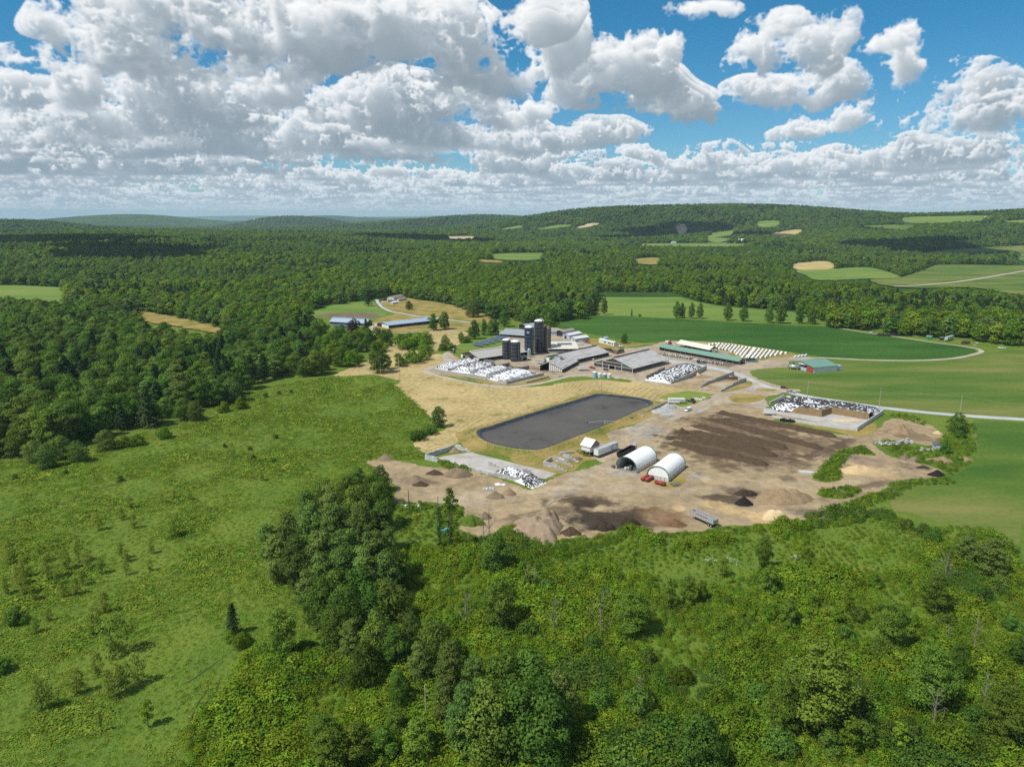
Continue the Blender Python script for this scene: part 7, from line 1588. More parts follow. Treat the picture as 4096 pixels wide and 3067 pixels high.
mound('large low wood-shred mound right of the black cone', 'f', 310, 985, 580, 3.6, 'tan', .55, 9, lump=.3, sharp=.5, n=52)
mound('pale yellow sawdust pile at the lot edge', 'f', 220, 1150, 340, 3.0, 'chips', .7, 10, lump=.3, sharp=.5)
mound('small steep dark compost cone in front of the windrows', 'e', 1170, 405, 1245, 3.0, 'compost', .6, 11, lump=.14)
mound('broad yellow sand pile in the right half of the lot', 'f', 960, 745, 1130, 2.4, 'sand', .5, 12, lump=.35, sharp=.5)
mound('dark black soil pile at the right tip of the lot', 'f', 1650, 775, 1735, 2.6, 'black', .6, 13, lump=.2)
mound('low dark soil pile behind the black one at the right tip', 'f', 1530, 710, 1590, 1.3, 'dark', .5, 14, lump=.3)
mound('tall ridged tan soil pile near the roadside bunker', 'f', 1340, 395, 1460, 4.8, 'tan', .7, 15, lump=.35)
mound('small sand pile near the big round tree', 'f', 1660, 405, 1705, 1.6, 'sand', .8, 16, lump=.2)
mound('brown soil pile among the weeds of the rubble corner', 'f', 1370, 630, 1420, 2.4, 'red', .8, 17, lump=.25)
mound('grey-brown soil pile second in the rubble corner', 'f', 1460, 650, 1530, 2.2, 'earth', .7, 18, lump=.3)
mound('pale gravel bank at the right of the rubble corner', 'f', 1690, 650, 1790, 1.8, 'tan', .6, 19, lump=.5, sharp=.5)
mound('pale earth bank along the curved field', 'f', 1910, 640, 1950, 1.2, 'tan', 1.6, 20, lump=.5, sharp=.5)
mound('sand pile in the corner of the block-walled pad', 8, 745, 300, 830, 2.6, 'tan', .6, 21, lump=.25)
mound('cone of grey-brown gravel by the meadow', 'd', 315, 525, 392, 2.9, 'earth', .6, 22, lump=.12)
mound('long earth pile beside the block wall', 'd', 950, 670, 1070, 3.2, 'earth', .6, 23, lump=.3, sharp=.5)
mound('dark earth pile left of the long one by the block wall', 'd', 750, 655, 825, 2.2, 'compost', .6, 24, lump=.35)
mound('brown soil pile in the left part of the lot', 'd', 570, 720, 700, 3.2, 'earth', .6, 25, lump=.3)
mound('darker freshly dug pile in front of the brown one', 'd', 630, 755, 705, 2.2, 'compost', .5, 26, lump=.35)
mound('left one of two soil piles below the small silage heap', 'd', 1285, 860, 1370, 2.8, 'earth', .6, 27, lump=.25)
mound('right one of two soil piles below the small silage heap', 'd', 1405, 835, 1480, 3.0, 'tan', .6, 28, lump=.25)
mound('grass-grown mound left of the bark mulch', 'd', 1075, 1095, 1190, 3.4, 'green', .6, 29, lump=.5, sharp=.5, name='grass_mound')
mound('small gravel mound behind the grass-grown one', 'd', 1190, 1045, 1260, 2.6, 'earth', .7, 30, lump=.25)
mound('heap of crushed blue stone in the bay by the lagoon', 12, 735, 160, 800, 2.4, 'stone', .6, 31, lump=.35, sharp=.5)
mound('low spread of crushed blue stone in the bay', 12, 660, 190, 740, 1.6, 'stone', .6, 32, lump=.5, sharp=.5)
mound('silage crumbs heaped in the open bunker', 3, 1060, 800, 1120, 2.2, 'sand', .8, 33, lump=.25)
mound('small dark gravel heap beside the four round tanks', 2, 1545, 1120, 1600, 1.2, 'stone', .6, 34, lump=.2)
mound('crumbled red-brown soil in the block bins', 6, 730, 690, 850, 1.2, 'red', .6, 35, lump=.4, sharp=.5)
mound('brown silage remnant at the end of the open bunker', 3, 1690, 865, 1840, 1.8, 'compost', .45, 36, lump=.3, sharp=.5)
mound('loose straw spill on the floor of the roadside bunker', 9, 880, 275, 1010, .5, 'chips', .35, 37, lump=.4, sharp=.5)
# compost windrows
def windrow(label, Z, a, b_, wd, h, seed):
    p, q = za(Z[0], *a), za(Z[1], *b_); d = q - p; L = d.length; n = int(L / 1.1); rows = 9; vs, fs = [], []
    for j in range(n + 1):
        t = j / n; e = min(1., min(t, 1 - t) * L / 3.5); e = math.sin(e * math.pi / 2)
        for i in range(rows):
            s_ = i / (rows - 1) * 2 - 1; y = s_ * wd / 2 * (.75 + .25 * e) + .5 * mnoise.noise(Vector((t * L * .12, i * .3, seed)))
            z = h * e * max(0., 1 - abs(s_) ** 1.5) * (1 + .45 * mnoise.noise(Vector((t * L * .16, s_, seed + 3))) + .2 * mnoise.noise(Vector((t * L * .7, s_ * 3, seed + 7)))); vs.append((t * L, y, max(z, 0) if 0 < i < rows - 1 else -.1))
    for j in range(n):
        for i in range(rows - 1): b = j * rows + i; fs.append((b, b + 1, b + rows + 1, b + rows))
    o = MB().add(vs, fs).build('compost_windrow', PM['compost'], None, True); o.location = (p.x, p.y, .09); o.rotation_euler = (0, 0, math.atan2(d.y, d.x)); tag(o, label, 'windrow')
for i, (a, zb, b_) in enumerate(WR):
    windrow(['first compost windrow, nearest the hoop barns', 'second compost windrow counted from the hoop barns', 'third compost windrow counted from the hoop barns', 'fourth compost windrow counted from the hoop barns', 'fifth compost windrow counted from the hoop barns', 'last compost windrow, nearest the roadside bunker'][i], ('e', zb), a, b_, 5.6, 2.0, 50 + i)
# ------------------------------------------------------------------ block walls and loose blocks
block_me = MB().box(-.88, .88, -.29, .29, .01, .59).mesh('block', CONC); block_pale = MB().box(-.88, .88, -.29, .29, .01, .59).mesh('block', CONC_L)
def blockwall(label, Z, a, b_, courses, step_end=0, step_start=0, m=0, z0=.08):
    p, q = za(Z, *a), za(Z, *b_); d = q - p; L = d.length; t = thing('block_wall', label, 'wall', (p.x, p.y, z0), math.atan2(d.y, d.x)); n = max(1, int(L / 1.8))
    for c in range(courses):
        for k in range(n):
            if k >= n - step_end * c or k < step_start * c: continue
            o_ = link('block', (block_me, block_pale)[(m + (rnd.random() < .25)) % 2], t); o_.location = (.9 + k * 1.8 + (.45 if c % 2 else 0) + rnd.uniform(-.03, .03), rnd.uniform(-.04, .04), c * .6); o_.rotation_euler = (0, 0, rnd.uniform(-.02, .02))
    return t
blockwall('near side of the concrete block wall at the meadow end of the pad', 8, (345, 400), (520, 440), 4, m=1)
blockwall('long back of the concrete block wall at the meadow end of the pad', 8, (345, 392), (745, 258), 4, m=1)
blockwall('stepped far side of the concrete block wall on the pad', 8, (748, 258), (975, 305), 4, 1, m=1)
blockwall('long low block wall along the near edge of the pad', 8, (935, 545), (1670, 720), 3, 0, 1)
blockwall('short block row standing on the pad', 8, (1205, 480), (1370, 520), 3, 1)
blockwall('block stack at the top of the small silage heap', 8, (1665, 590), (1810, 605), 4)
blockwall('left wall of the block-built material bins', 6, (275, 790), (640, 880), 4, 1)
blockwall('back wall of the block-built material bins', 6, (275, 775), (400, 700), 3)
blockwall('middle wall of the block-built material bins', 6, (410, 705), (740, 815), 4, 1)
blockwall('right wall of the block-built material bins', 6, (560, 670), (795, 735), 4, 1)
blockwall('upper back row of the block-built material bins', 6, (500, 620), (740, 600), 2)
blockwall('low block row beside the crushed stone bay', 12, (485, 225), (555, 232), 2, m=1)
PAINTY = simple('faded_yellow_paint', (.52, .46, .10), .8, 0, .2, 2.)
yl = za(6, 345, 800); yo = MB().box(0, 4.2, -.012, 0, .7, 1.25).build('painted_stripe', PAINTY); yo.location = (yl.x - .2, yl.y - .1, .1); yo.rotation_euler = (0, 0, (lambda d: math.atan2(d.y, d.x))(za(6, 640, 880) - za(6, 275, 790))); tag(yo, 'faded yellow paint stripe on the left bin wall', 'paint mark')
rb = random.Random(12)
for k in range(52):
    f = rb.random(); x = 255 + f * 335 + rb.uniform(-15, 15); y = 325 - 45 * abs(f - .35) + rb.uniform(-26, 22) * (1 - .4 * abs(f - .5)); p = za(10, x, y); lv = 0 if rb.random() < .55 else 1
    o_ = link('concrete_block', block_pale if rb.random() < .7 else block_me); o_.location = (p.x, p.y, .11 + lv * .6); o_.rotation_euler = (0, rb.uniform(-.08, .08), rb.choice((.3, .35, 1.9, .25)) + rb.uniform(-.15, .15)); tag(o_, 'loose concrete block in the jumbled stack of the rubble corner', 'block', 'loose blocks in the rubble corner')
stone_me = MB().add([(-.5, -.3, 0), (.4, -.4, 0), (.6, .2, .05), (-.2, .45, 0), (-.35, -.2, .4), (.3, -.25, .45), (.35, .15, .35), (-.15, .25, .5)], [(0, 1, 5, 4), (1, 2, 6, 5), (2, 3, 7, 6), (3, 0, 4, 7), (4, 5, 6, 7), (3, 2, 1, 0)]).mesh('stone', CONC)
for k in range(34):
    p = za(10, rb.uniform(640, 765), rb.uniform(348, 376)); o_ = link('rubble_stone', stone_me); o_.location = (p.x, p.y, .1); s_ = rb.uniform(.6, 1.4); o_.scale = (s_, s_, s_); o_.rotation_euler = (rb.uniform(-.3, .3), rb.uniform(-.3, .3), rb.uniform(0, 6)); tag(o_, 'broken concrete lump in the rubble left of the tiny shack', 'rubble', 'concrete rubble')
p = za('f', 520, 760); t = thing('concrete_beams', 'stack of grey concrete beams beside the windrows', 'beams', (p.x, p.y, .1), -.35)
for k in range(7): MB().box(-4 + rb.uniform(-.5, .5), 2.2 + rb.uniform(-.4, .6), -1.6 + k % 4 * .75, -1.0 + k % 4 * .75, .5 * (k // 4), .46 + .5 * (k // 4)).build('beam', CONC_L, t)
# ------------------------------------------------------------------ calf hutches
HUTCH = simple('hutch_white', (.72, .72, .68), .5, 0, .06, .8)
def hutch_proto():
    t = thing('calf_hutch', 'white plastic calf hutch in the rows beside the bean field', 'calf hutch', (0, 0, 0), 0, 'calf hutches in rows')
    prof = [(-.62, 0), (.62, 0), (.60, .75), (.42, 1.22), (0, 1.38), (-.42, 1.22), (-.60, .75)]
    MB().prism(prof, 0, 2.1).build('shell', HUTCH, t); MB().prism([(-.42, .05), (.42, .05), (.40, .85), (.2, 1.12), (-.2, 1.12), (-.40, .85)], -.03, .03).build('doorway', DARKIN, t)
    b = MB()
    for x in (-.6, .6): b.box(x - .02, x + .02, -1.6, -.02, .45, .5); b.box(x - .02, x + .02, -1.6, -.02, .85, .9); b.box(x - .02, x + .02, -1.62, -1.58, 0, .9)
    b.box(-.6, .6, -1.62, -1.58, .45, .5); b.box(-.6, .6, -1.62, -1.58, .85, .9); b.build('pen', WOOD, t); return t
tops = [(575, 258), (640, 265), (697, 271), (755, 279), (815, 287), (873, 296), (935, 305), (995, 314), (1057, 323), (1120, 332), (1190, 342), (1220, 349), (1285, 359), (1352, 367), (1418, 376), (1485, 386), (1550, 394), (1618, 404), (1688, 413), (1760, 425)]
cnt = [4, 4, 4, 4, 4, 5, 5, 6, 6, 7, 7, 7, 7, 7, 6, 5, 4, 3, 2, 1]
hp = hutch_proto(); first = True
for (x, y), c in zip(tops, cnt):
    for j in range(c):
        p = za(7, x - 21 * j, y + 26 * j); o_ = hp if first else copy_tree(hp); first = False
        o_.location = (p.x, p.y, .06); o_.rotation_euler = (0, 0, .35 + rb.uniform(-.1, .1)); o_.scale = (1.12, 1.1, 1.15)
for j in range(3):
    p = za(7, 405 + 60 * j, 275 - 8 * j); o_ = copy_tree(hp); o_.location = (p.x, p.y, .06); o_.rotation_euler = (0, 0, .35); o_.scale = (1.12, 1.1, 1.15)
# ------------------------------------------------------------------ solar arrays
def solar(label, Z, a, b_, dep, tilt, group=None):
    p, q = za(Z, *a), za(Z, *b_); d = q - p; t = thing('solar_array', label, 'solar panels', (p.x, p.y, .05), math.atan2(d.y, d.x), group); L = d.length; n = max(2, int(L / 2.1)); M = Matrix.Translation((0, 0, .9)) @ Matrix.Rotation(tilt, 4, 'X')
    for k in range(n):
        for r_ in range(2): MB().box(L * k / n + .03, L * (k + 1) / n - .03, r_ * dep / 2 + .03, (r_ + 1) * dep / 2 - .03, 0, .06, M).build('panel', SOLAR, t)
    for x in (.1, .5, .9): MB().box(L * x - .06, L * x + .06, dep * .4, dep * .4 + .12, -.05, .9 + math.sin(tilt) * dep * .4).build('leg', STEEL, t)
for i, (a, b_) in enumerate([((838, 592), (985, 615)), ((945, 560), (1085, 590)), ((1035, 533), (1185, 562)), ((1125, 503), (1290, 528)), ((1230, 470), (1430, 490))]):
    solar(['first', 'second', 'third', 'fourth', 'fifth'][i] + ' row of solar panels from the left on the lawn behind the left cattle barn', 1, a, b_, 4.6, .5)
for i, (a, b_) in enumerate([((1800, 745), (1890, 750)), ((1825, 715), (1920, 718)), ((1860, 690), (1950, 692)), ((1900, 668), (1985, 668))]):
    solar(['nearest', 'second', 'third', 'farthest'][i] + ' row of solar panels beside the two oaks', 5, a, b_, 4.2, .5)
solar('single row of solar panels in front of the pale blue barn roof', 5, (352, 790), (640, 800), 4.2, .6)
# ------------------------------------------------------------------ utility poles and wires
POLES = {}
def pole(label, key, Z, x, y, ytop=None, h=None, lean=0., cross=False, dark=False):
    p = za(Z, x, y)
    if h is None:
        py = zp(Z, x, ytop)[1]; lo, hi = 0., 60.
        for _ in range(40):
            m = (lo + hi) / 2; dep = p.y * math.cos(PITCH) + (CAM_H - p.z - m) * math.sin(PITCH); v = ((CAM_H - p.z - m) * math.cos(PITCH) - p.y * math.sin(PITCH)) / dep
            if 1533.5 + FOC * v > py: lo = m
            else: hi = m
        h = lo
    t = thing('utility_pole', label, 'utility pole', (p.x, p.y, p.z), 0.); t.rotation_euler = (0, lean, 0)
    MB().cyl((0, 0, -.2), .19, h + .2, .12, n=8).build('shaft', WOOD_DARK if dark else simple('pole_wood', (.36, .33, .30), .9, 0, .2, 1.), t)
    MB().cyl((0, 0, h), .05, .3, n=6).build('insulator', CONC_L, t)
    if cross: MB().box(-1.1, 1.1, -.06, .06, h - .8, h - .65).build('crossarm', WOOD, t)
    MB().box(.12, .5, -.06, .06, h * .72, h * .72 + .06).build('bracket', STEEL, t)
    POLES[key] = (p.x, p.y, p.z + h); return t
pole('utility pole at the left end of the roadside bunker', 'r1', 'c', 460, 797, 655)
pole('utility pole behind the middle of the roadside bunker', 'r2', 'c', 1040, 872, 710)
pole('utility pole by the road above the big round tree', 'r3', 'c', 1693, 917, 772)
pole('utility pole by the four round tanks at the hayfield', 'h1', 2, 1258, 1345, 1025)
pole('utility pole between the silage heaps and the hayfield', 'h2', 1, 1130, 1388, 1080)
pole('utility pole beside the livestock trailer', 'h3', 3, 1135, 1190, 835)
pole('thin pole at the edge of the calf hutches', 'h4', 7, 765, 408, 180)
pole('lowest utility pole at the meadow edge of the hayfield', 'l0', 'a', 884, 990, 840)
pole('utility pole at the hedge near the hayfield corner', 'l1', 5, 1525, 1545, 1300)
pole('utility pole behind the hedge bushes', 'l2', 5, 1492, 1245, 1030)
pole('utility pole near the blue car behind the trees', 'l3', 5, 1445, 962, 862)
pole('utility pole beside the end of the blue-grey barn', 'l4', 5, 1838, 595, 390)
pole('dark leaning pole at the left end of the dirt lot', 'n1', 8, 133, 1145, 815, lean=-.03, dark=True)
pole('lone wooden pole standing in the bottom thicket', 'n2', 'l', 1142, 1400, 1190)
pole('thin dark pole in the weeds below the lot', 'n3', 8, 900, 1640, 1400, dark=True)
def wire(label, a, b_, sag=1.2, dz=0.):
    A, B_ = Vector(POLES[a]) if isinstance(a, str) else Vector(a), Vector(POLES[b_]) if isinstance(b_, str) else Vector(b_); pts = []
    for i in range(13): t = i / 12; q = A.lerp(B_, t); q.z += dz - sag * 4 * t * (1 - t); pts.append(q)
    o = MB().tube(pts, .03, 4).build('power_line', simple('wire_metal', (.30, .31, .31), .5)); tag(o, label, 'wire')
wire('upper wire between the two left roadside poles', 'r1', 'r2'); wire('lower wire between the two left roadside poles', 'r1', 'r2', 1.2, -3.4)
wire('upper wire between the two right roadside poles', 'r2', 'r3'); wire('lower wire between the two right roadside poles', 'r2', 'r3', 1.2, -3.4)
e3 = za('c', 2420, 1010); wire('wire running off the right edge from the last roadside pole', 'r3', (e3.x, e3.y, POLES['r3'][2]), 1.2)
l_ = za(3, 1700, 830); wire('wire from the roadside poles towards the barns', 'r1', (l_.x, l_.y, 9.), 1.5)
for i, (a, b_) in enumerate([('l0', 'l1'), ('l1', 'l2'), ('l2', 'l3')]): wire(['wire from the meadow pole to the hedge pole', 'wire between the two hedge poles', 'wire from the hedge poles up to the barns'][i], a, b_, 1.)
# ------------------------------------------------------------------ vehicles
def wheel(parent, x, y, r=.38, wd=.26):
    o = MB().lathe([(r * .55, -wd / 2), (r, -wd / 2 + .03), (r, wd / 2 - .03), (r * .55, wd / 2)], n=14).mesh('wheel', RUBBER, True) if ('w', r) not in GROUPS else GROUPS[('w', r)]
    GROUPS[('w', r)] = o
    w_ = link('wheel', o, parent); w_.location = (x, y, r); w_.rotation_euler = (math.pi / 2, 0, 0)
    rm = GROUPS.get(('r', r)) or MB().cyl((0, 0, -wd * .4), r * .56, wd * .8, n=10).mesh('rim', ALU); GROUPS[('r', r)] = rm
    link('rim', rm, w_); return w_
def vframe(Z, a, b_, name, label, cat, z=.1, group=None):
    p, q = za(Z, *a), za(Z, *b_); d = q - p; m = (p + q) / 2
    return thing(name, label, cat, (m.x, m.y, z), math.atan2(d.y, d.x), group)
def car(Z, rear, front, label, col, kind_='suv', L=4.8, cat='car', name=None):
    t = vframe(Z, rear, front, name or {'suv': 'parked_car', 'sedan': 'parked_car', 'pickup': 'pickup_truck', 'van': 'delivery_van'}[kind_], label, cat); P_ = paint(col[0], col[1]); h = L / 2; W = .93
    def ext(poly, w1, w2, m, nm, par=t):                          # side outline pulled in towards the top
        b = MB(); n = len(poly); zmax = max(p[1] for p in poly); zmin = min(p[1] for p in poly); hw = lambda z: w1 + (w2 - w1) * (z - zmin) / max(.01, zmax - zmin)
        vs = [(x, -hw(z), z) for x, z in poly] + [(x, hw(z), z) for x, z in poly]; b.add(vs, [tuple(range(n)), tuple(range(2 * n - 1, n - 1, -1))] + [((i + 1) % n, i, n + i, n + (i + 1) % n) for i in range(n)]); return b.build(nm, m, par)
    if kind_ == 'pickup':
        ext([(-h, .45), (h - .1, .42), (h, .75), (h - .15, 1.02), (h * .32, 1.12), (-h, 1.12)], W, W * .97, P_, 'body'); ext([(-.35 * h, 1.12), (h * .36, 1.12), (h * .12, 1.72), (-.28 * h, 1.74)], W * .93, W * .76, GLASS, 'cabin')
        MB().box(-.28 * h, h * .11, -W * .74, W * .74, 1.72, 1.78).build('roof', P_, t); MB().box(-h + .1, -.4 * h, -W * .82, W * .82, 1.125, 1.14).build('cargo_bed', BLACKM, t)
    elif kind_ == 'van':
        ext([(-h, .45), (h - .1, .42), (h, .80), (h - .12, 1.08), (h * .55, 1.2), (-h, 1.2)], W, W * .98, P_, 'body'); ext([(-h + .02, 1.2), (h * .55, 1.2), (h * .28, 1.98), (-h + .05, 2.05)], W * .97, W * .86, P_, 'upper_body')
        ext([(h * .16, 1.24), (h * .565, 1.22), (h * .32, 1.86), (h * .16, 1.86)], W * .99, W * .90, GLASS, 'windscreen')
    else:
        k = 1.66 if kind_ == 'suv' else 1.42; rr = -h + (.15 if kind_ == 'suv' else .75)
        ext([(-h, .45), (h - .1, .40), (h, .68), (h - .1, .90), (h * .42, 1.02), (-h + .05, 1.02)], W, W * .96, P_, 'body'); ext([(rr - .05, 1.0), (h * .45, 1.0), (h * .12, k), (rr + .25, k)], W * .92, W * .72, GLASS, 'cabin')
        MB().box(rr + .27, h * .11, -W * .70, W * .70, k - .02, k + .04).build('roof', P_, t)
    for s_ in (-1, 1):
        for x in (-h * .62, h * .62): wheel(t, x, s_ * (W - .1), .36, .24)
        MB().box(h - .1, h + .02, s_ * .62 - .16, s_ * .62 + .16, .66, .80).build('headlight', ALU, t); MB().box(-h - .02, -h + .05, s_ * .72 - .12, s_ * .72 + .12, .75, .95).build('tail_light', REDPAINT, t)
    return t
car('e', (1243, 198), (1200, 216), 'white van driving down the gravel track', ('white', (.70, .71, .72)), 'van', 5.9, 'van')
car(4, (545, 945), (665, 952), 'dark red car parked on the road edge', ('dark_red', (.20, .022, .025)), 'suv', 4.9)
car(4, (655, 1015), (790, 1025), 'silver pickup truck driving along the road', ('silver', (.34, .34, .34)), 'pickup', 5.9, 'pickup')
car(2, (840, 470), (915, 466), 'upper white car parked by the farm office', ('white', (.70, .71, .72)), 'sedan', 4.7)
car(2, (930, 532), (830, 525), 'lower white pickup parked by the farm office', ('white', (.70, .71, .72)), 'pickup', 5.6, 'pickup')
car(2, (950, 485), (1075, 495), 'red pickup truck parked beside the white cars', ('red', (.34, .018, .022)), 'pickup', 5.8, 'pickup')
car(2, (1045, 935), (1155, 955), 'red car parked in front of the big cattle barn', ('red', (.34, .018, .022)), 'sedan', 4.8)
car(11, (1125, 228), (1092, 226), 'white pickup truck in the rough grass by the right woods', ('white', (.70, .71, .72)), 'pickup', 5.6, 'pickup')
car(5, (1380, 945), (1425, 940), 'small bright blue car hidden among the trees', ('bright_blue', (.05, .30, .45)), 'sedan', 4.4)
car(2, (1310, 975), (1368, 985), 'brown rusty car wreck before the big cattle barn', ('rust_brown', (.10, .05, .035)), 'sedan', 4.2)
def truck(Z, rear, front, label, cabcol, boxcol, L=8.5, box='dump', cat='truck', name='dump_truck'):
    t = vframe(Z, rear, front, name, label, cat); h = L / 2; C_ = paint(*cabcol); B_ = paint(*boxcol)
    MB().box(-h, h - .3, -.45, .45, .75, 1.0).build('chassis', BLACKM, t)
    cb = MB().prism([(h - 2.4, 1.0), (h, 1.0), (h, 1.75), (h - 1.0, 1.95), (h - 1.25, 2.85), (h - 2.4, 2.9)], -1.15, 1.15).build('cab', C_, t); MB().prism([(h - 1.02, 1.98), (h - 1.22, 2.75), (h - 1.28, 2.75), (h - 1.06, 1.98)], -1.0, 1.0).build('windscreen', GLASS, cb)
    for s_ in (-1, 1): MB().box(h - 2.1, h - 1.35, s_ * 1.16 - .01, s_ * 1.16 + .01, 2.0, 2.65).build('side_window', GLASS, cb)
    if box == 'dump':
        for s_ in (-1, 1): MB().box(-h, h - 2.6, s_ * 1.2 - .05, s_ * 1.2 + .05, 1.1, 2.7).build('box_side', B_, t)
        MB().box(-h, h - 2.6, -1.2, 1.2, 1.05, 1.2).build('box_floor', BLACKM, t); MB().box(h - 2.7, h - 2.6, -1.15, 1.15, 1.1, 2.9).build('box_front', B_, t); MB().box(-h, -h + .1, -1.15, 1.15, 1.1, 2.5).build('tailgate', B_, t)
        MB().box(-h + .3, h - 2.9, -1.1, 1.1, 1.2, 1.9).build('load', PM['dark'], t)
    elif box == 'flat': MB().box(-h, h - 2.6, -1.2, 1.2, 1.0, 1.25).build('flat_bed', B_, t)
    elif box == 'tractor': MB().cyl((-h * .35, 0, 1.0), .5, .12, n=12).build('fifth_wheel', BLACKM, t); MB().cyl((h - 2.6, 1.05, 1.0), .09, 2.4, n=8).build('exhaust', ALU, t); MB().cyl((h - 2.6, -1.05, 1.0), .09, 2.4, n=8).build('exhaust', ALU, t)
    for s_ in (-1, 1):
        for x in (-h * .72, -h * .44, h * .74): wheel(t, x, s_ * .98, .5, .3)
    return t
truck(3, (1925, 560), (2110, 565), 'dark green dump truck at the end of the long green-roofed shed', ('teal_cab', (.10, .28, .29)), ('deep_green', (.012, .07, .055)), 9.5)
truck(3, (1195, 600), (1062, 590), 'dark navy truck parked beside the cattle yard', ('navy', (.012, .018, .045)), ('navy', (.012, .018, .045)), 7.2, 'flat', name='farm_truck')
truck(3, (870, 1260), (990, 1295), 'black and maroon semi tractor unit without trailer', ('maroon', (.085, .018, .020)), ('black', (.02, .02, .02)), 7.0, 'tractor', name='semi_tractor')
truck(3, (500, 230), (600, 265), 'red and white truck parked behind the cream-roofed shed', ('red', (.34, .018, .022)), ('white', (.70, .71, .72)), 7.5)
truck(11, (866, 195), (820, 195), 'rusty maroon farm truck at the edge of the right woods', ('maroon', (.085, .018, .020)), ('rust_brown', (.10, .05, .035)), 7.0)
truck(2, (1335, 650), (1440, 655), 'brown feed truck at the end of the middle cattle barn', ('black', (.02, .02, .02)), ('rust_brown', (.10, .05, .035)), 7.0, name='feed_truck')
truck(2, (1540, 685), (1670, 650), 'dark green forage wagon truck behind the big cattle barn', ('black', (.02, .02, .02)), ('deep_green', (.012, .07, .055)), 8.0, name='feed_truck')
truck(2, (1560, 690), (1440, 670), 'tan feed truck between the two other feed trucks', ('rust_brown', (.10, .05, .035)), ('tan_box', (.20, .13, .09)), 6.5, name='feed_truck')
# near dump trailer with ribbed silver sides
p, q = za('e', 1262, 1150), za('e', 1462, 1240); d = q - p; L = d.length; t = thing('dump_trailer', 'silver ribbed dump trailer parked at the lower edge of the lot', 'trailer', (p.x, p.y, .1), math.atan2(d.y, d.x))
for s_, nm in ((-1.25, 'box_side'), (1.25, 'box_side')):
    sd_ = MB().box(0, L, s_ - .05, s_ + .05, 1.5, 3.2).build(nm, ALU, t)
    for k in range(15): MB().box(L * k / 14 - .07, L * k / 14 + .07, s_ * 1.05 - .06, s_ * 1.05 + .06, 1.4, 3.25).build('rib', STEEL, sd_)
    MB().box(-.05, L + .05, s_ - .1, s_ + .1, 3.2, 3.35).build('top_rail', ALU, sd_)
    MB().box(L * .25, L * .75, s_ * 1.105 - .005, s_ * 1.105 + .005, 2.8, 3.05).build('red_stripe', REDPAINT, sd_)
MB().box(0, L, -1.2, 1.2, 1.4, 1.5).build('box_floor', BLACKM, t); MB().box(-.06, 0.06, -1.2, 1.2, 1.5, 3.2).build('front_wall', ALU, t); MB().box(L - .06, L + .06, -1.2, 1.2, 1.5, 3.1).build('tailgate', ALU, t); MB().box(.3, L - .2, -.4, .4, 1.0, 1.4).build('chassis', BLACKM, t)
for x in (L - 1.1, L - 2.3):
    for s_ in (-1, 1): wheel(t, x, s_ * 1.0, .52, .5)
for s_ in (-.9, .9): MB().box(1.6, 1.8, s_ - .08, s_ + .08, 0, 1.4).build('landing_leg', STEEL, t)
# white box trailer with the swirl artwork
p, q = za(6, 1043, 665), za(6, 1340, 545); d = q - p; L = d.length; t = thing('box_trailer', 'long white box trailer with faded swirl artwork beside the raised shed', 'trailer', (p.x, p.y, .1), math.atan2(d.y, d.x))
MB().box(0, L, -1.3, 1.3, 1.15, 4.05).build('box_body', WHITE, t); MB().box(-.02, L + .02, -1.28, 1.28, 4.052, 4.1).build('roof', ALU, t); MB().box(.3, L, -.5, .5, .8, 1.15).build('chassis', BLACKM, t)
MB().box(-.05, -.005, -1.2, -.02, 1.25, 3.95).build('rear_door', WHITE, t); MB().box(-.05, -.005, .02, 1.2, 1.25, 3.95).build('rear_door', WHITE, t)
for x in (1.2, 2.5):
    for s_ in (-1, 1): wheel(t, x, s_ * 1.0, .5, .45)
for s_ in (-.9, .9): MB().box(L - 3, L - 2.8, s_ - .08, s_ + .08, 0, .9).build('landing_leg', STEEL, t)
art = MB()
for (cx, cz, ra, rb_, a0, a1) in [(L * .72, 2.6, 1.35, .9, .6, 5.6), (L * .88, 2.7, 1.0, .62, -1.9, 2.6)]:
    n = 20; vs = [(cx + r_ * math.cos(a0 + (a1 - a0) * i / n), -1.306, cz + r_ * math.sin(a0 + (a1 - a0) * i / n)) for r_ in (ra, rb_) for i in range(n + 1)]
    art.add(vs, [(i, i + 1, n + 2 + i, n + 1 + i) for i in range(n)])
art.build('artwork', simple('faded_brown_print', (.17, .13, .10), .7, 0, .3, 1.), t)
# gooseneck livestock trailer
p, q = za(3, 540, 1300), za(3, 830, 1300); d = q - p; L = d.length; t = thing('livestock_trailer', 'long white gooseneck livestock trailer with black stripes', 'trailer', (p.x, p.y, .12), math.atan2(d.y, d.x))
MB().prism([(0, .7), (L * .70, .7), (L * .76, 2.0), (L, 2.0), (L, 3.2), (0, 3.2)], -1.2, 1.2).build('box_body', WHITE, t)
for z in (2.3, 2.75): MB().box(.2, L - .3, -1.21, 1.21, z, z + .14).build('side_slat', BLACKM, t)
MB().box(L * .70, L * .74, -1.22, -1.2, .8, 1.9).build('red_panel', REDPAINT, t)
for x in (L * .28, L * .38):
    for s_ in (-1, 1): wheel(t, x, s_ * 1.05, .42, .3)
MB().box(L - 1, L - .8, -.1, .1, .0, 2.0).build('neck_leg', STEEL, t)
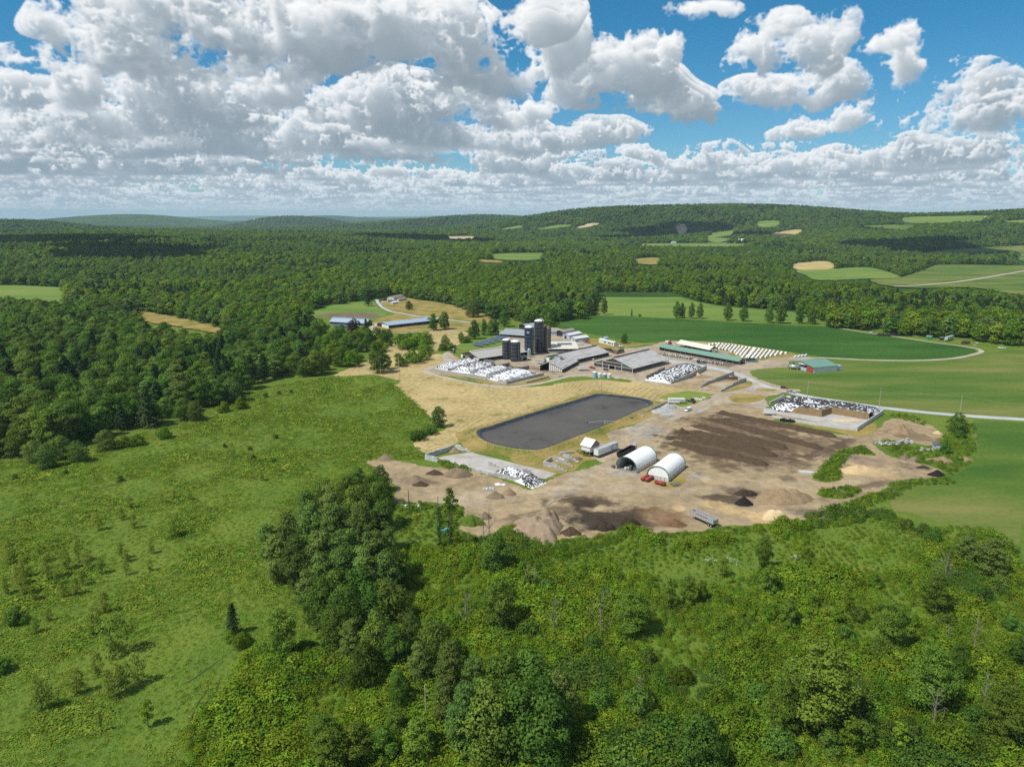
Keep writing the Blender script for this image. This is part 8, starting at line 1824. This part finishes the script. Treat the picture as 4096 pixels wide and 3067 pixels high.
# other trailers
def boxy(Z, a, b_, label, m, name='box_trailer', Hh_=3.9, W_=1.25, cat='trailer'):
    p, q = za(Z, *a), za(Z, *b_); d = q - p; L = d.length; t = thing(name, label, cat, (p.x, p.y, .1), math.atan2(d.y, d.x))
    MB().box(0, L, -W_, W_, 1.1, Hh_).build('box_body', m, t); MB().box(-.02, L + .02, -W_ - .02, W_ + .02, Hh_ + .002, Hh_ + .05).build('roof', ALU, t); MB().box(.2, L - .2, -.5, .5, .7, 1.1).build('chassis', BLACKM, t)
    for x in (L * .15, L * .27):
        for s_ in (-1, 1): wheel(t, x, s_ * 1.0, .48, .4)
    for s_ in (-.8, .8): MB().box(L * .8, L * .8 + .15, s_ - .07, s_ + .07, 0, .9).build('landing_leg', STEEL, t)
    return t
boxy(11, (700, 175), (748, 160), 'grey box trailer parked under the right woods', ALU)
boxy(11, (655, 165), (680, 168), 'small dark trailer left of the grey box trailer by the woods', BLACKM, Hh_=2.6)
boxy(11, (560, 152), (600, 158), 'green roofed trailer in the grass under the right woods', simple('bright_green', (.03, .33, .22), .5), Hh_=2.8)
boxy(4, (240, 1410), (410, 1420), 'white canopy trailer at the left end of the roadside bunker', WHITE, 'canopy_trailer', 3.6)
boxy(2, (862, 985), (1020, 980), 'white shipping container in front of the shed with the cupola', WHITE, 'container', 3.0, 1.3, 'container')
# dumpster in front of the roadside bunker
p, q = za(4, 530, 1515), za(4, 780, 1545); d = q - p; L = d.length; t = thing('dumpster', 'black roll-off dumpster full of trash by the roadside bunker', 'dumpster', (p.x, p.y, .1), math.atan2(d.y, d.x))
for s_ in (-1.15, 1.15): MB().box(0, L, s_ - .04, s_ + .04, .2, 1.7).build('side', BLACKM, t)
MB().box(0, .08, -1.1, 1.1, .2, 1.7).build('end', BLACKM, t); MB().box(L - .08, L, -1.1, 1.1, .2, 1.7).build('end', BLACKM, t); MB().box(0, L, -1.1, 1.1, .1, .2).build('base', BLACKM, t)
for k in range(9): MB().box(L * k / 9 + .1, L * k / 9 + L / 11, -1. + rnd.uniform(0, .4), 1. - rnd.uniform(0, .5), 1.1, 1.5 + rnd.uniform(0, .35)).build('trash_bag', (PLASTIC, simple('trash_orange', (.45, .22, .08), .7), BLACKM, simple('trash_blue', (.25, .38, .55), .6))[k % 4], t)
# dark open trailer behind the open hoop barn
p, q = za(6, 1380, 670), za(6, 1560, 575); d = q - p; L = d.length + 2; t = thing('mesh_trailer', 'dark open-topped trailer behind the open hoop barn', 'trailer', (p.x, p.y, .1), math.atan2(d.y, d.x))
for s_ in (-1.2, 1.2): MB().box(0, L, s_ - .04, s_ + .04, 1.0, 2.6).build('side', BLACKM, t)
MB().box(0, .08, -1.15, 1.15, 1.0, 2.6).build('end', BLACKM, t); MB().box(L - .08, L, -1.15, 1.15, 1.0, 2.6).build('end', BLACKM, t); MB().box(0, L, -1.15, 1.15, .9, 1.0).build('floor', BLACKM, t); MB().box(L + .3, L + 2.2, -1.1, 1.1, .8, 2.7).build('cab', ALU, t)
for x in (1., 2.2, L + 1.2):
    for s_ in (-1, 1): wheel(t, x, s_ * 1.0, .5, .35)
# tractors
def tractor(Z, rear, front, label, col, boom=False):
    t = vframe(Z, rear, front, 'tractor', label, 'tractor'); P_ = paint(*col)
    MB().prism([(-.6, .9), (2.1, .8), (2.15, 1.5), (1.9, 1.75), (.5, 1.9), (-.6, 1.6)], -.42, .42).build('hood', P_, t); cb = MB().prism([(-1.3, 1.4), (.5, 1.4), (.35, 2.8), (-1.2, 2.8)], -.75, .75).build('cab', GLASS, t); MB().box(-1.35, .45, -.82, .82, 2.8, 2.92).build('cab_roof', WHITE if boom else P_, cb)
    for s_ in (-1, 1):
        wheel(t, -.9, s_ * 1.0, .9, .5); wheel(t, 1.6, s_ * .85, .6, .38); MB().box(-1.5, -.3, s_ * 1.0 - .25, s_ * 1.0 + .25, 1.82, 1.9).build('fender', P_, t)
    MB().cyl((1.2, .3, 1.7), .06, 1.1, n=6).build('exhaust', BLACKM, t)
    if boom: MB().tube([(-1.4, 0, 1.4), (-3.4, .4, 2.8), (-6.8, 1.2, 4.6)], .14, 6).build('auger', STEEL, t)
    return t
tractor(1, (540, 715), (450, 705), 'dark tractor with a raised auger at the bend of the lane', ('tractor_teal', (.03, .07, .11)), True)
tractor(2, (250, 880), (325, 885), 'blue tractor hitched to the silver feed wagon', ('tractor_blue', (.03, .15, .32)))
p, q = za(2, 120, 860), za(2, 245, 875); d = q - p; L = d.length; t = thing('feed_wagon', 'silver open feed wagon behind the blue tractor', 'wagon', (p.x, p.y, .1), math.atan2(d.y, d.x))
for s_ in (-1.1, 1.1): MB().prism([(0, .9), (L, .9), (L + .2, 2.3), (-.3, 2.3)], s_ - .04, s_ + .04).build('side', ALU, t)
MB().box(0, L, -1.05, 1.05, .8, .9).build('floor', BLACKM, t); MB().box(-.1, 0, -1.05, 1.05, .9, 2.3).build('end', ALU, t); MB().box(L, L + .1, -1.05, 1.05, .9, 2.3).build('end', ALU, t); MB().box(.3, L - .3, -1., 1., 1., 2.0).build('load', PM['brown'], t)
for s_ in (-1, 1): wheel(t, L * .3, s_ * 1.0, .5, .35); wheel(t, L * .55, s_ * 1.0, .5, .35)
# sprayer on the lawn
p = za(2, 1610, 580); t = thing('sprayer', 'small field sprayer with white tanks beside the mobile home', 'sprayer', (p.x, p.y, .1), -.2)
MB().box(-2.5, 2.5, -.5, .5, .5, .8).build('frame', BLACKM, t)
for x, m_ in ((-1.2, WHITE), (1.0, simple('tank_mint', (.35, .55, .47), .5))): MB().cyl((x - .8, 0, 1.4), .65, 1.6, n=12, axis='x').build('tank', m_, t, True)
for s_ in (-1, 1): wheel(t, -1, s_ * .8, .5, .3); wheel(t, 1, s_ * .8, .5, .3)
# wrapped bales and block pallets
for i in range(4):
    p = za(4, 800 + 62 * i, 395 - 8 * i, 0); t = MB().cyl((-2.6, 0, .75), .75, 5.4, n=14, axis='x').build('silage_bag', PLASTIC, None, True); t.location = (p.x, p.y, .1); t.rotation_euler = (0, 0, .95); tag(t, ['first', 'second', 'third', 'fourth'][i] + ' white wrapped bale row from the left behind the machine shed', 'bale')
p = za(3, 1050, 1235); t = thing('block_pallets', 'pale stack of paving blocks below the utility pole', 'paving blocks', (p.x, p.y, .1), -.55)
for k in range(6): MB().box(-3.0 + k * 1.05, -2.1 + k * 1.05, -.5, .5, 0, 1.1 + .05 * (k % 2)).build('block_stack', OFFWHITE, t)
p = za(3, 1170, 1210); t = thing('block_pallets', 'small pallet of white blocks right of the utility pole', 'paving blocks', (p.x, p.y, .1), -.4)
for k in range(2): MB().box(-.9 + k * 1.05, k * 1.05, -.5, .5, 0, .9).build('block_stack', OFFWHITE, t)
# scrap: torn plastic, junk and a teal tank below the lot
def scrap(label, Z, x, y, x2, h, m, seed, name='torn_plastic', cat='plastic'):
    p, q = za(Z, x, y), za(Z, x2, y); L = abs(q.x - p.x); n = 12; b = MB(); r_ = random.Random(seed); vs = []
    for j in range(5):
        for i in range(n + 1): vs.append((L * i / n + r_.uniform(-.2, .2), (j - 2) * L * .11 + r_.uniform(-.3, .3), h * r_.random() * (1 if 0 < i < n and 0 < j < 4 else .1)))
    b.add(vs, [(j * (n + 1) + i, j * (n + 1) + i + 1, (j + 1) * (n + 1) + i + 1, (j + 1) * (n + 1) + i) for j in range(4) for i in range(n)]); o = b.build(name, m); o.location = (p.x, p.y, .15); tag(o, label, cat)
scrap('crumpled white plastic at the left edge of the lot', 8, -10, 1040, 290, 1.3, PLASTIC, 1); scrap('crumpled white sheet below the small silage heap', 8, 1290, 745, 1440, .8, PLASTIC, 2); scrap('grey torn sheet left of the two soil piles', 8, 1130, 800, 1290, .7, simple('grey_sheet', (.35, .40, .45), .5), 3); scrap('white scraps on top of the long earth pile', 8, 740, 490, 830, .8, PLASTIC, 4)
scrap('black tarpaulin pile along the right woods', 11, 195, 130, 375, 2.2, BLACKM, 5, 'tarpaulin', 'tarpaulin')
p = za(8, 615, 1400); t = thing('teal_tank', 'teal plastic tank lying between the vine-covered snags', 'tank', (p.x, p.y, .1), .6); TEAL = simple('teal_plastic', (.07, .24, .28), .5)
MB().box(-1.3, 1.3, -.8, .8, .2, 1.5).build('body', TEAL, t); MB().box(-1.1, -.7, -.82, .82, 0, .2).build('skid', BLACKM, t); MB().box(.7, 1.1, -.82, .82, 0, .2).build('skid', BLACKM, t); MB().box(-1.5, -.6, -1.3, -.85, .1, .8).build('side_box', TEAL, t)
p = za(8, 225, 1180); t = thing('yellow_implement', 'yellow machine part in the weeds below the lot', 'implement', (p.x, p.y, .1), .5); YEL = simple('machine_yellow', (.50, .34, .03), .5)
MB().box(-1.2, 1.2, -.3, .3, .5, .9).build('beam', YEL, t); MB().box(-1.2, -.8, -.8, .8, .1, 1.0).build('blade', YEL, t); wheel(t, .7, .5, .4, .25); wheel(t, .7, -.5, .4, .25)
for i, (x, y, c, lab) in enumerate([(110, 92, (.16, .045, .03), 'rusty red bin under the right woods'), (150, 110, (.5, .5, .5), 'white scrap sheet under the right woods'), (925, 186, (.55, .55, .52), 'row of white posts near the right woods'), (910, 205, (.40, .36, .30), 'pale board pile near the right woods'), (165, 88, (.55, .56, .56), 'white barrel pair under the right woods')]):
    p = za(11, x, y); t = thing('scrap_item', lab, 'scrap', (p.x, p.y, .1), rnd.uniform(0, 3)); m_ = simple('scrap_%d' % i, c, .6)
    for k in range(3): MB().box(-1.6 + k * 1.1, -.7 + k * 1.1, -.8 + .2 * k, .6, 0, (2.2 if i == 0 else .8) - .2 * k).build('piece', m_, t)
# ------------------------------------------------------------------ cattle at the feed rail
def cow_mesh(seed, m):
    b = MB(); r_ = random.Random(seed)
    # one continuous body: rings from rump to muzzle
    rings = [(-1.15, 1.10, .12, .20), (-1.0, 1.08, .30, .34), (-.5, 1.02, .36, .42), (.1, 1.0, .38, .44), (.6, 1.05, .32, .40), (.85, 1.12, .22, .30), (1.15, 1.22 if seed % 2 else .95, .16, .22), (1.4, 1.25 if seed % 2 else .75, .17, .19), (1.65, 1.16 if seed % 2 else .55, .12, .13), (1.85, 1.08 if seed % 2 else .42, .09, .09)]
    n = 8; vs = []
    for x, z, ry, rz_ in rings:
        for i in range(n): a_ = 2 * math.pi * i / n; vs.append((x, math.cos(a_) * ry, z + math.sin(a_) * rz_))
    fs = [(j * n + i, j * n + (i + 1) % n, (j + 1) * n + (i + 1) % n, (j + 1) * n + i) for j in range(len(rings) - 1) for i in range(n)] + [tuple(range(n - 1, -1, -1)), tuple(range((len(rings) - 1) * n, len(rings) * n))]
    b.add(vs, fs)
    for x in (-.85, .62):
        for s_ in (-1, 1): b.tube([(x, s_ * .22, .95), (x + (-.08 if x < 0 else .02), s_ * .22, .5), (x, s_ * .22, 0)], [.16, .09, .07], 5)
    for s_ in (-1, 1): b.tube([(1.35, s_ * .12, rings[7][1] + .12), (1.3, s_ * .34, rings[7][1] + .16)], [.06, .03], 4)
    b.tube([(-1.15, 0, 1.25), (-1.28, 0, .8), (-1.25, 0, .45)], [.04, .03, .05], 4); return b.mesh('cow', m)
def cowm(name, th):
    def fn(w):
        n = w.noise(w.v('ADD', objc(w), w.xyz(w.m('MULTIPLY', w.new('ShaderNodeObjectInfo').outputs['Random'], 40.), 0, 0)), 1.6, 1, .5)
        return pbsdf(w, w.mix(w.rng(n, th - .02, th + .02), (.020, .017, .016), (.62, .60, .56)), .8)
    return mat(name, fn)
cows = [cow_mesh(i, cowm('cow_hide_%d' % i, (.36, .48, .60, .42)[i])) for i in range(4)]
def herd(Z, a, b_, n, label, group, face, jit=.6):
    p, q = za(Z, *a), za(Z, *b_)
    for k in range(n):
        c = p.lerp(q, (k + .5) / n); o_ = link('cow', cows[rnd.randrange(4)]); o_.location = (c.x + rnd.uniform(-jit, jit) * .4, c.y + rnd.uniform(-jit, jit), .1); o_.rotation_euler = (0, 0, face + rnd.uniform(-.35, .35)); tag(o_, label, 'cow', group)
fd = (za(3, 1000, 525) - za(3, 450, 440)); fa = math.atan2(fd.y, fd.x) - math.pi / 2
herd(3, (440, 445), (935, 520), 34, 'black and white cow at the left feed rail before the green-roofed shed', 'cattle at the left feed rail', fa)
herd(3, (470, 430), (880, 495), 14, 'black and white cow standing behind those at the left feed rail', 'cattle behind the left feed rail', fa + .6, 1.2)
herd(3, (990, 535), (1330, 590), 24, 'black and white cow at the middle feed rail before the green-roofed shed', 'cattle at the middle feed rail', fa)
herd(3, (1370, 595), (1510, 615), 12, 'black and white cow at the right feed rail before the green-roofed shed', 'cattle at the right feed rail', fa, .9)
herd(2, (1080, 800), (1140, 805), 2, 'white cow in the pen between the two big cattle barns', 'cattle between the barns', .3)
rail = thing('feed_rail', 'long feed rail fence along the cattle yard', 'fence', (0, 0, 0)); A_, B_ = za(3, 420, 465), za(3, 1600, 665)
for k in range(28): c = A_.lerp(B_, k / 27); o_ = link('post', post_me, rail); o_.location = (c.x, c.y, 0)
for z in (.5, 1.1): MB().tube([A_ + Vector((0, 0, z)), B_ + Vector((0, 0, z))], .04, 4).build('rail', STEEL, rail)
dirtm = mat('yard_dung', lambda w: pbsdf(w, tone(w, pos(w), [(.35, (.10, .075, .05)), (.65, (.19, .145, .095))], .2), .95))
sheet('cattle_yard', S(3, (330, 400), (420, 440), (1000, 540), (1600, 660), (1790, 615), (1100, 500)), .10, dirtm, 'brown dunged earth of the cattle yard', amp=.3, sm=0, step=2., cat='yard')
# ------------------------------------------------------------------ houses and masts far off
def house(Z, x, y, label, wcol, rcol, s_=1., rz=0., cat='house'):
    p = at(*zp(Z, x, y)); t = thing('house', label, cat, (p.x, p.y, p.z), rz); w_, l_ = 9 * s_, 15 * s_
    MB().box(0, w_, 0, l_, -2, 5 * s_).build('wall', simple('far_wall_' + wcol[0], wcol[1], .7), t); rm = simple('far_roof_' + rcol[0], rcol[1], .7)
    roof_slab(-.5, 4.7 * s_, w_ / 2, 8 * s_, -.5, l_ + .5, .3).build('roof_slope', rm, t); roof_slab(w_ + .5, 4.7 * s_, w_ / 2, 8 * s_, -.5, l_ + .5, .3).build('roof_slope', rm, t)
    MB().prism([(0, 4.9 * s_), (w_, 4.9 * s_), (w_ / 2, 7.9 * s_)], .02, .2).build('gable_wall', simple('far_wall_' + wcol[0], wcol[1], .7), t); MB().prism([(0, 4.9 * s_), (w_, 4.9 * s_), (w_ / 2, 7.9 * s_)], l_ - .2, l_ - .02).build('gable_wall', simple('far_wall_' + wcol[0], wcol[1], .7), t)
    for k in range(3): MB().box(-.08, -.02, l_ * (.15 + .28 * k), l_ * (.15 + .28 * k) + 1.8 * s_, 1.4 * s_, 3.4 * s_).build('window', GLASS, t)
    PLACED.append((p.x, p.y, 15)); return t
Wc, Gc, Rc, Dc = ('white', (.68, .68, .66)), ('grey', (.34, .35, .36)), ('red', (.24, .06, .05)), ('dark', (.09, .085, .08))
for (Z, x, y, lab, a, b_, s_, rz) in [('i', 500, 286, 'long white barn at the foot of the far hill', Wc, Wc, 2.0, -1.5), ('i', 640, 288, 'red-walled barn right of the long white barn on the far hill', Rc, Gc, 1.3, -1.2), ('i', 712, 280, 'white farmhouse right of the red barn on the far hill', Wc, Wc, 1.6, -.8), ('i', 945, 236, 'white house left in the hillside hamlet', Wc, Gc, 1.3, -1.), ('i', 975, 230, 'dark-roofed house in the middle of the hillside hamlet', Wc, Dc, 1.2, -.6), ('i', 1020, 240, 'long white house right in the hillside hamlet', Wc, Wc, 1.4, -1.4), ('i', 120, 178, 'dark house beside the tan hillside clearing', Gc, Dc, 1.4, -1.4), ('i', 300, 285, 'grey roadside house at the foot of the hill', Wc, Gc, 1.2, -1.5), ('i', 125, 290, 'small pale house left on the far road', Wc, Gc, 1.1, -1.5), ('i', 1810, 203, 'white house below the hilltop field', Wc, Wc, 1.2, -.9), ('i', 1930, 203, 'white house right of the one below the hilltop field', Wc, Gc, 1.2, -.9), ('i', 1860, 256, 'pale house alone in the right-hand hill woods', Wc, Wc, 1.2, -1.), ('i', 2060, 158, 'white farm on the right skyline field', Wc, Gc, 1.6, -1.2),
                                      ('h', 785, 262, 'small white house by the tan field in the middle woods', Wc, Gc, 1.2, -.8), ('h', 968, 365, 'grey-roofed house in the middle woods', Gc, Dc, 1.2, -.9), ('h', 1145, 354, 'pair of white sheds right of the grey-roofed house', Wc, Wc, .9, -1.2), ('h', 1950, 262, 'white house low on the left flank of the hill', Wc, Wc, 1.2, -1.), ('h', 2190, 190, 'dark house on the hill flank above the fields', Gc, Dc, 1.3, -1.2)]:
    house(Z, x, y, lab, a, b_, s_, rz)
def mast(Z, x, y, h, label):
    p = at(*zp(Z, x, y)); t = thing('radio_mast', label, 'mast', (p.x, p.y, p.z))
    for k in range(3): a_ = k * 2.09; MB().tube([(3 * math.cos(a_), 3 * math.sin(a_), 0), (.6 * math.cos(a_), .6 * math.sin(a_), h)], .22, 4).build('leg', STEEL, t)
    b = MB()
    for j in range(12):
        f = 1 - .8 * j / 12; pts = [(3 * f * math.cos(k * 2.09), 3 * f * math.sin(k * 2.09), h * j / 12) for k in range(4)]
        for u, v in zip(pts, pts[1:]): b.tube([u, (v[0] * .93, v[1] * .93, v[2] + h / 12)], .10, 3)
    b.build('bracing', STEEL, t); MB().tube([(0, 0, h), (0, 0, h + 8)], .15, 4).build('antenna', STEEL, t)
mast('i', 117, 70, 40, 'left radio mast on top of the wooded hill'); mast('i', 1291, 112, 50, 'right radio mast on the hill crest')
# ------------------------------------------------------------------ cumulus overhead, above the top of the picture, shading parts of the land
CLOUDM = mat('cloud_vapour', lambda w: pbsdf(w, (.86, .87, .88), 1., 0, w.noise(objc(w), .006, 5, .6), 1., 60., .0))
cv, cf = [], []
ico = bmesh.new(); bmesh.ops.create_icosphere(ico, subdivisions=3, radius=1.); iv = np.array([v.co[:] for v in ico.verts]); it_ = np.array([[v.index for v in f.verts] for f in ico.faces]); ico.free()
SH = 1400 / math.tan(SUN_EL); base_n = 0; V_, T_ = [], []
crg = np.random.default_rng(21)
for (sx_, sy_, r_) in [(380, 415, 45), (-900, 1700, 200), (1300, 2300, 260), (-1500, 2400, 420), (-300, 2700, 260), (900, 3300, 300), (-2300, 3600, 500)]:
    cx_, cy_ = sx_ - .866 * SH, sy_ - .5 * SH
    for k_ in range(6):
        o_ = crg.normal(0, r_ * .45, 2); rr = r_ * crg.uniform(.4, .75); n_ = np.array([mnoise.noise(Vector((q[0] * 2.2 + k_, q[1] * 2.2 + sx_, q[2] * 2.2))) for q in iv])
        P_ = iv * (1 + .35 * n_)[:, None] * np.array([rr, rr * .8, rr * .42]); P_[:, 2] = np.maximum(P_[:, 2], -rr * .12); V_.append(P_ + np.array([cx_ + o_[0], cy_ + o_[1], 1400.])); T_.append(it_ + base_n); base_n += len(iv)
cl_ = link('clouds', np_mesh('clouds', np.concatenate(V_), None, np.concatenate(T_), CLOUDM)); cl_.data.shade_smooth(); tag(cl_, 'white cumulus clouds drifting overhead', 'clouds', kind='stuff')
# ------------------------------------------------------------------ summer air
hz_m = bpy.data.materials.new('summer_haze'); hz_m.use_nodes = True; hz_m.node_tree.nodes.clear(); w = N(hz_m.node_tree)
pv = w.new('ShaderNodeVolumePrincipled'); pv.inputs['Color'].default_value = (.60, .80, 1.0, 1); pv.inputs['Density'].default_value = 3.6e-5; pv.inputs['Anisotropy'].default_value = .0
w.put(w.new('ShaderNodeOutputMaterial').inputs['Volume'], pv.outputs[0])
hb = MB().box(-43000, 43000, -3100, 49000, -2, 330).build('haze', hz_m); tag(hb, 'thin pale summer haze over the whole valley', 'haze', kind='stuff')
# ------------------------------------------------------------------ small sets of look-alikes are told apart by their place in the row
ORD = 'first second third fourth fifth sixth seventh eighth ninth tenth eleventh twelfth thirteenth fourteenth fifteenth sixteenth seventeenth eighteenth nineteenth twentieth'.split()
sets = {}
for o in scene.objects:
    if o.parent is None and o.get('label') and o.get('group'): sets.setdefault((o['group'], o['label']), []).append(o)
for (g, lb), L in sets.items():
    if 1 < len(L) <= 20 and len(lb.split()) <= 12:
        L.sort(key=lambda o: o.location.x / (o.location.y * math.cos(PITCH) + (CAM_H - o.location.z) * math.sin(PITCH)))
        for i, o in enumerate(L): o['label'] = '%s, %s from the left' % (lb, ORD[i])
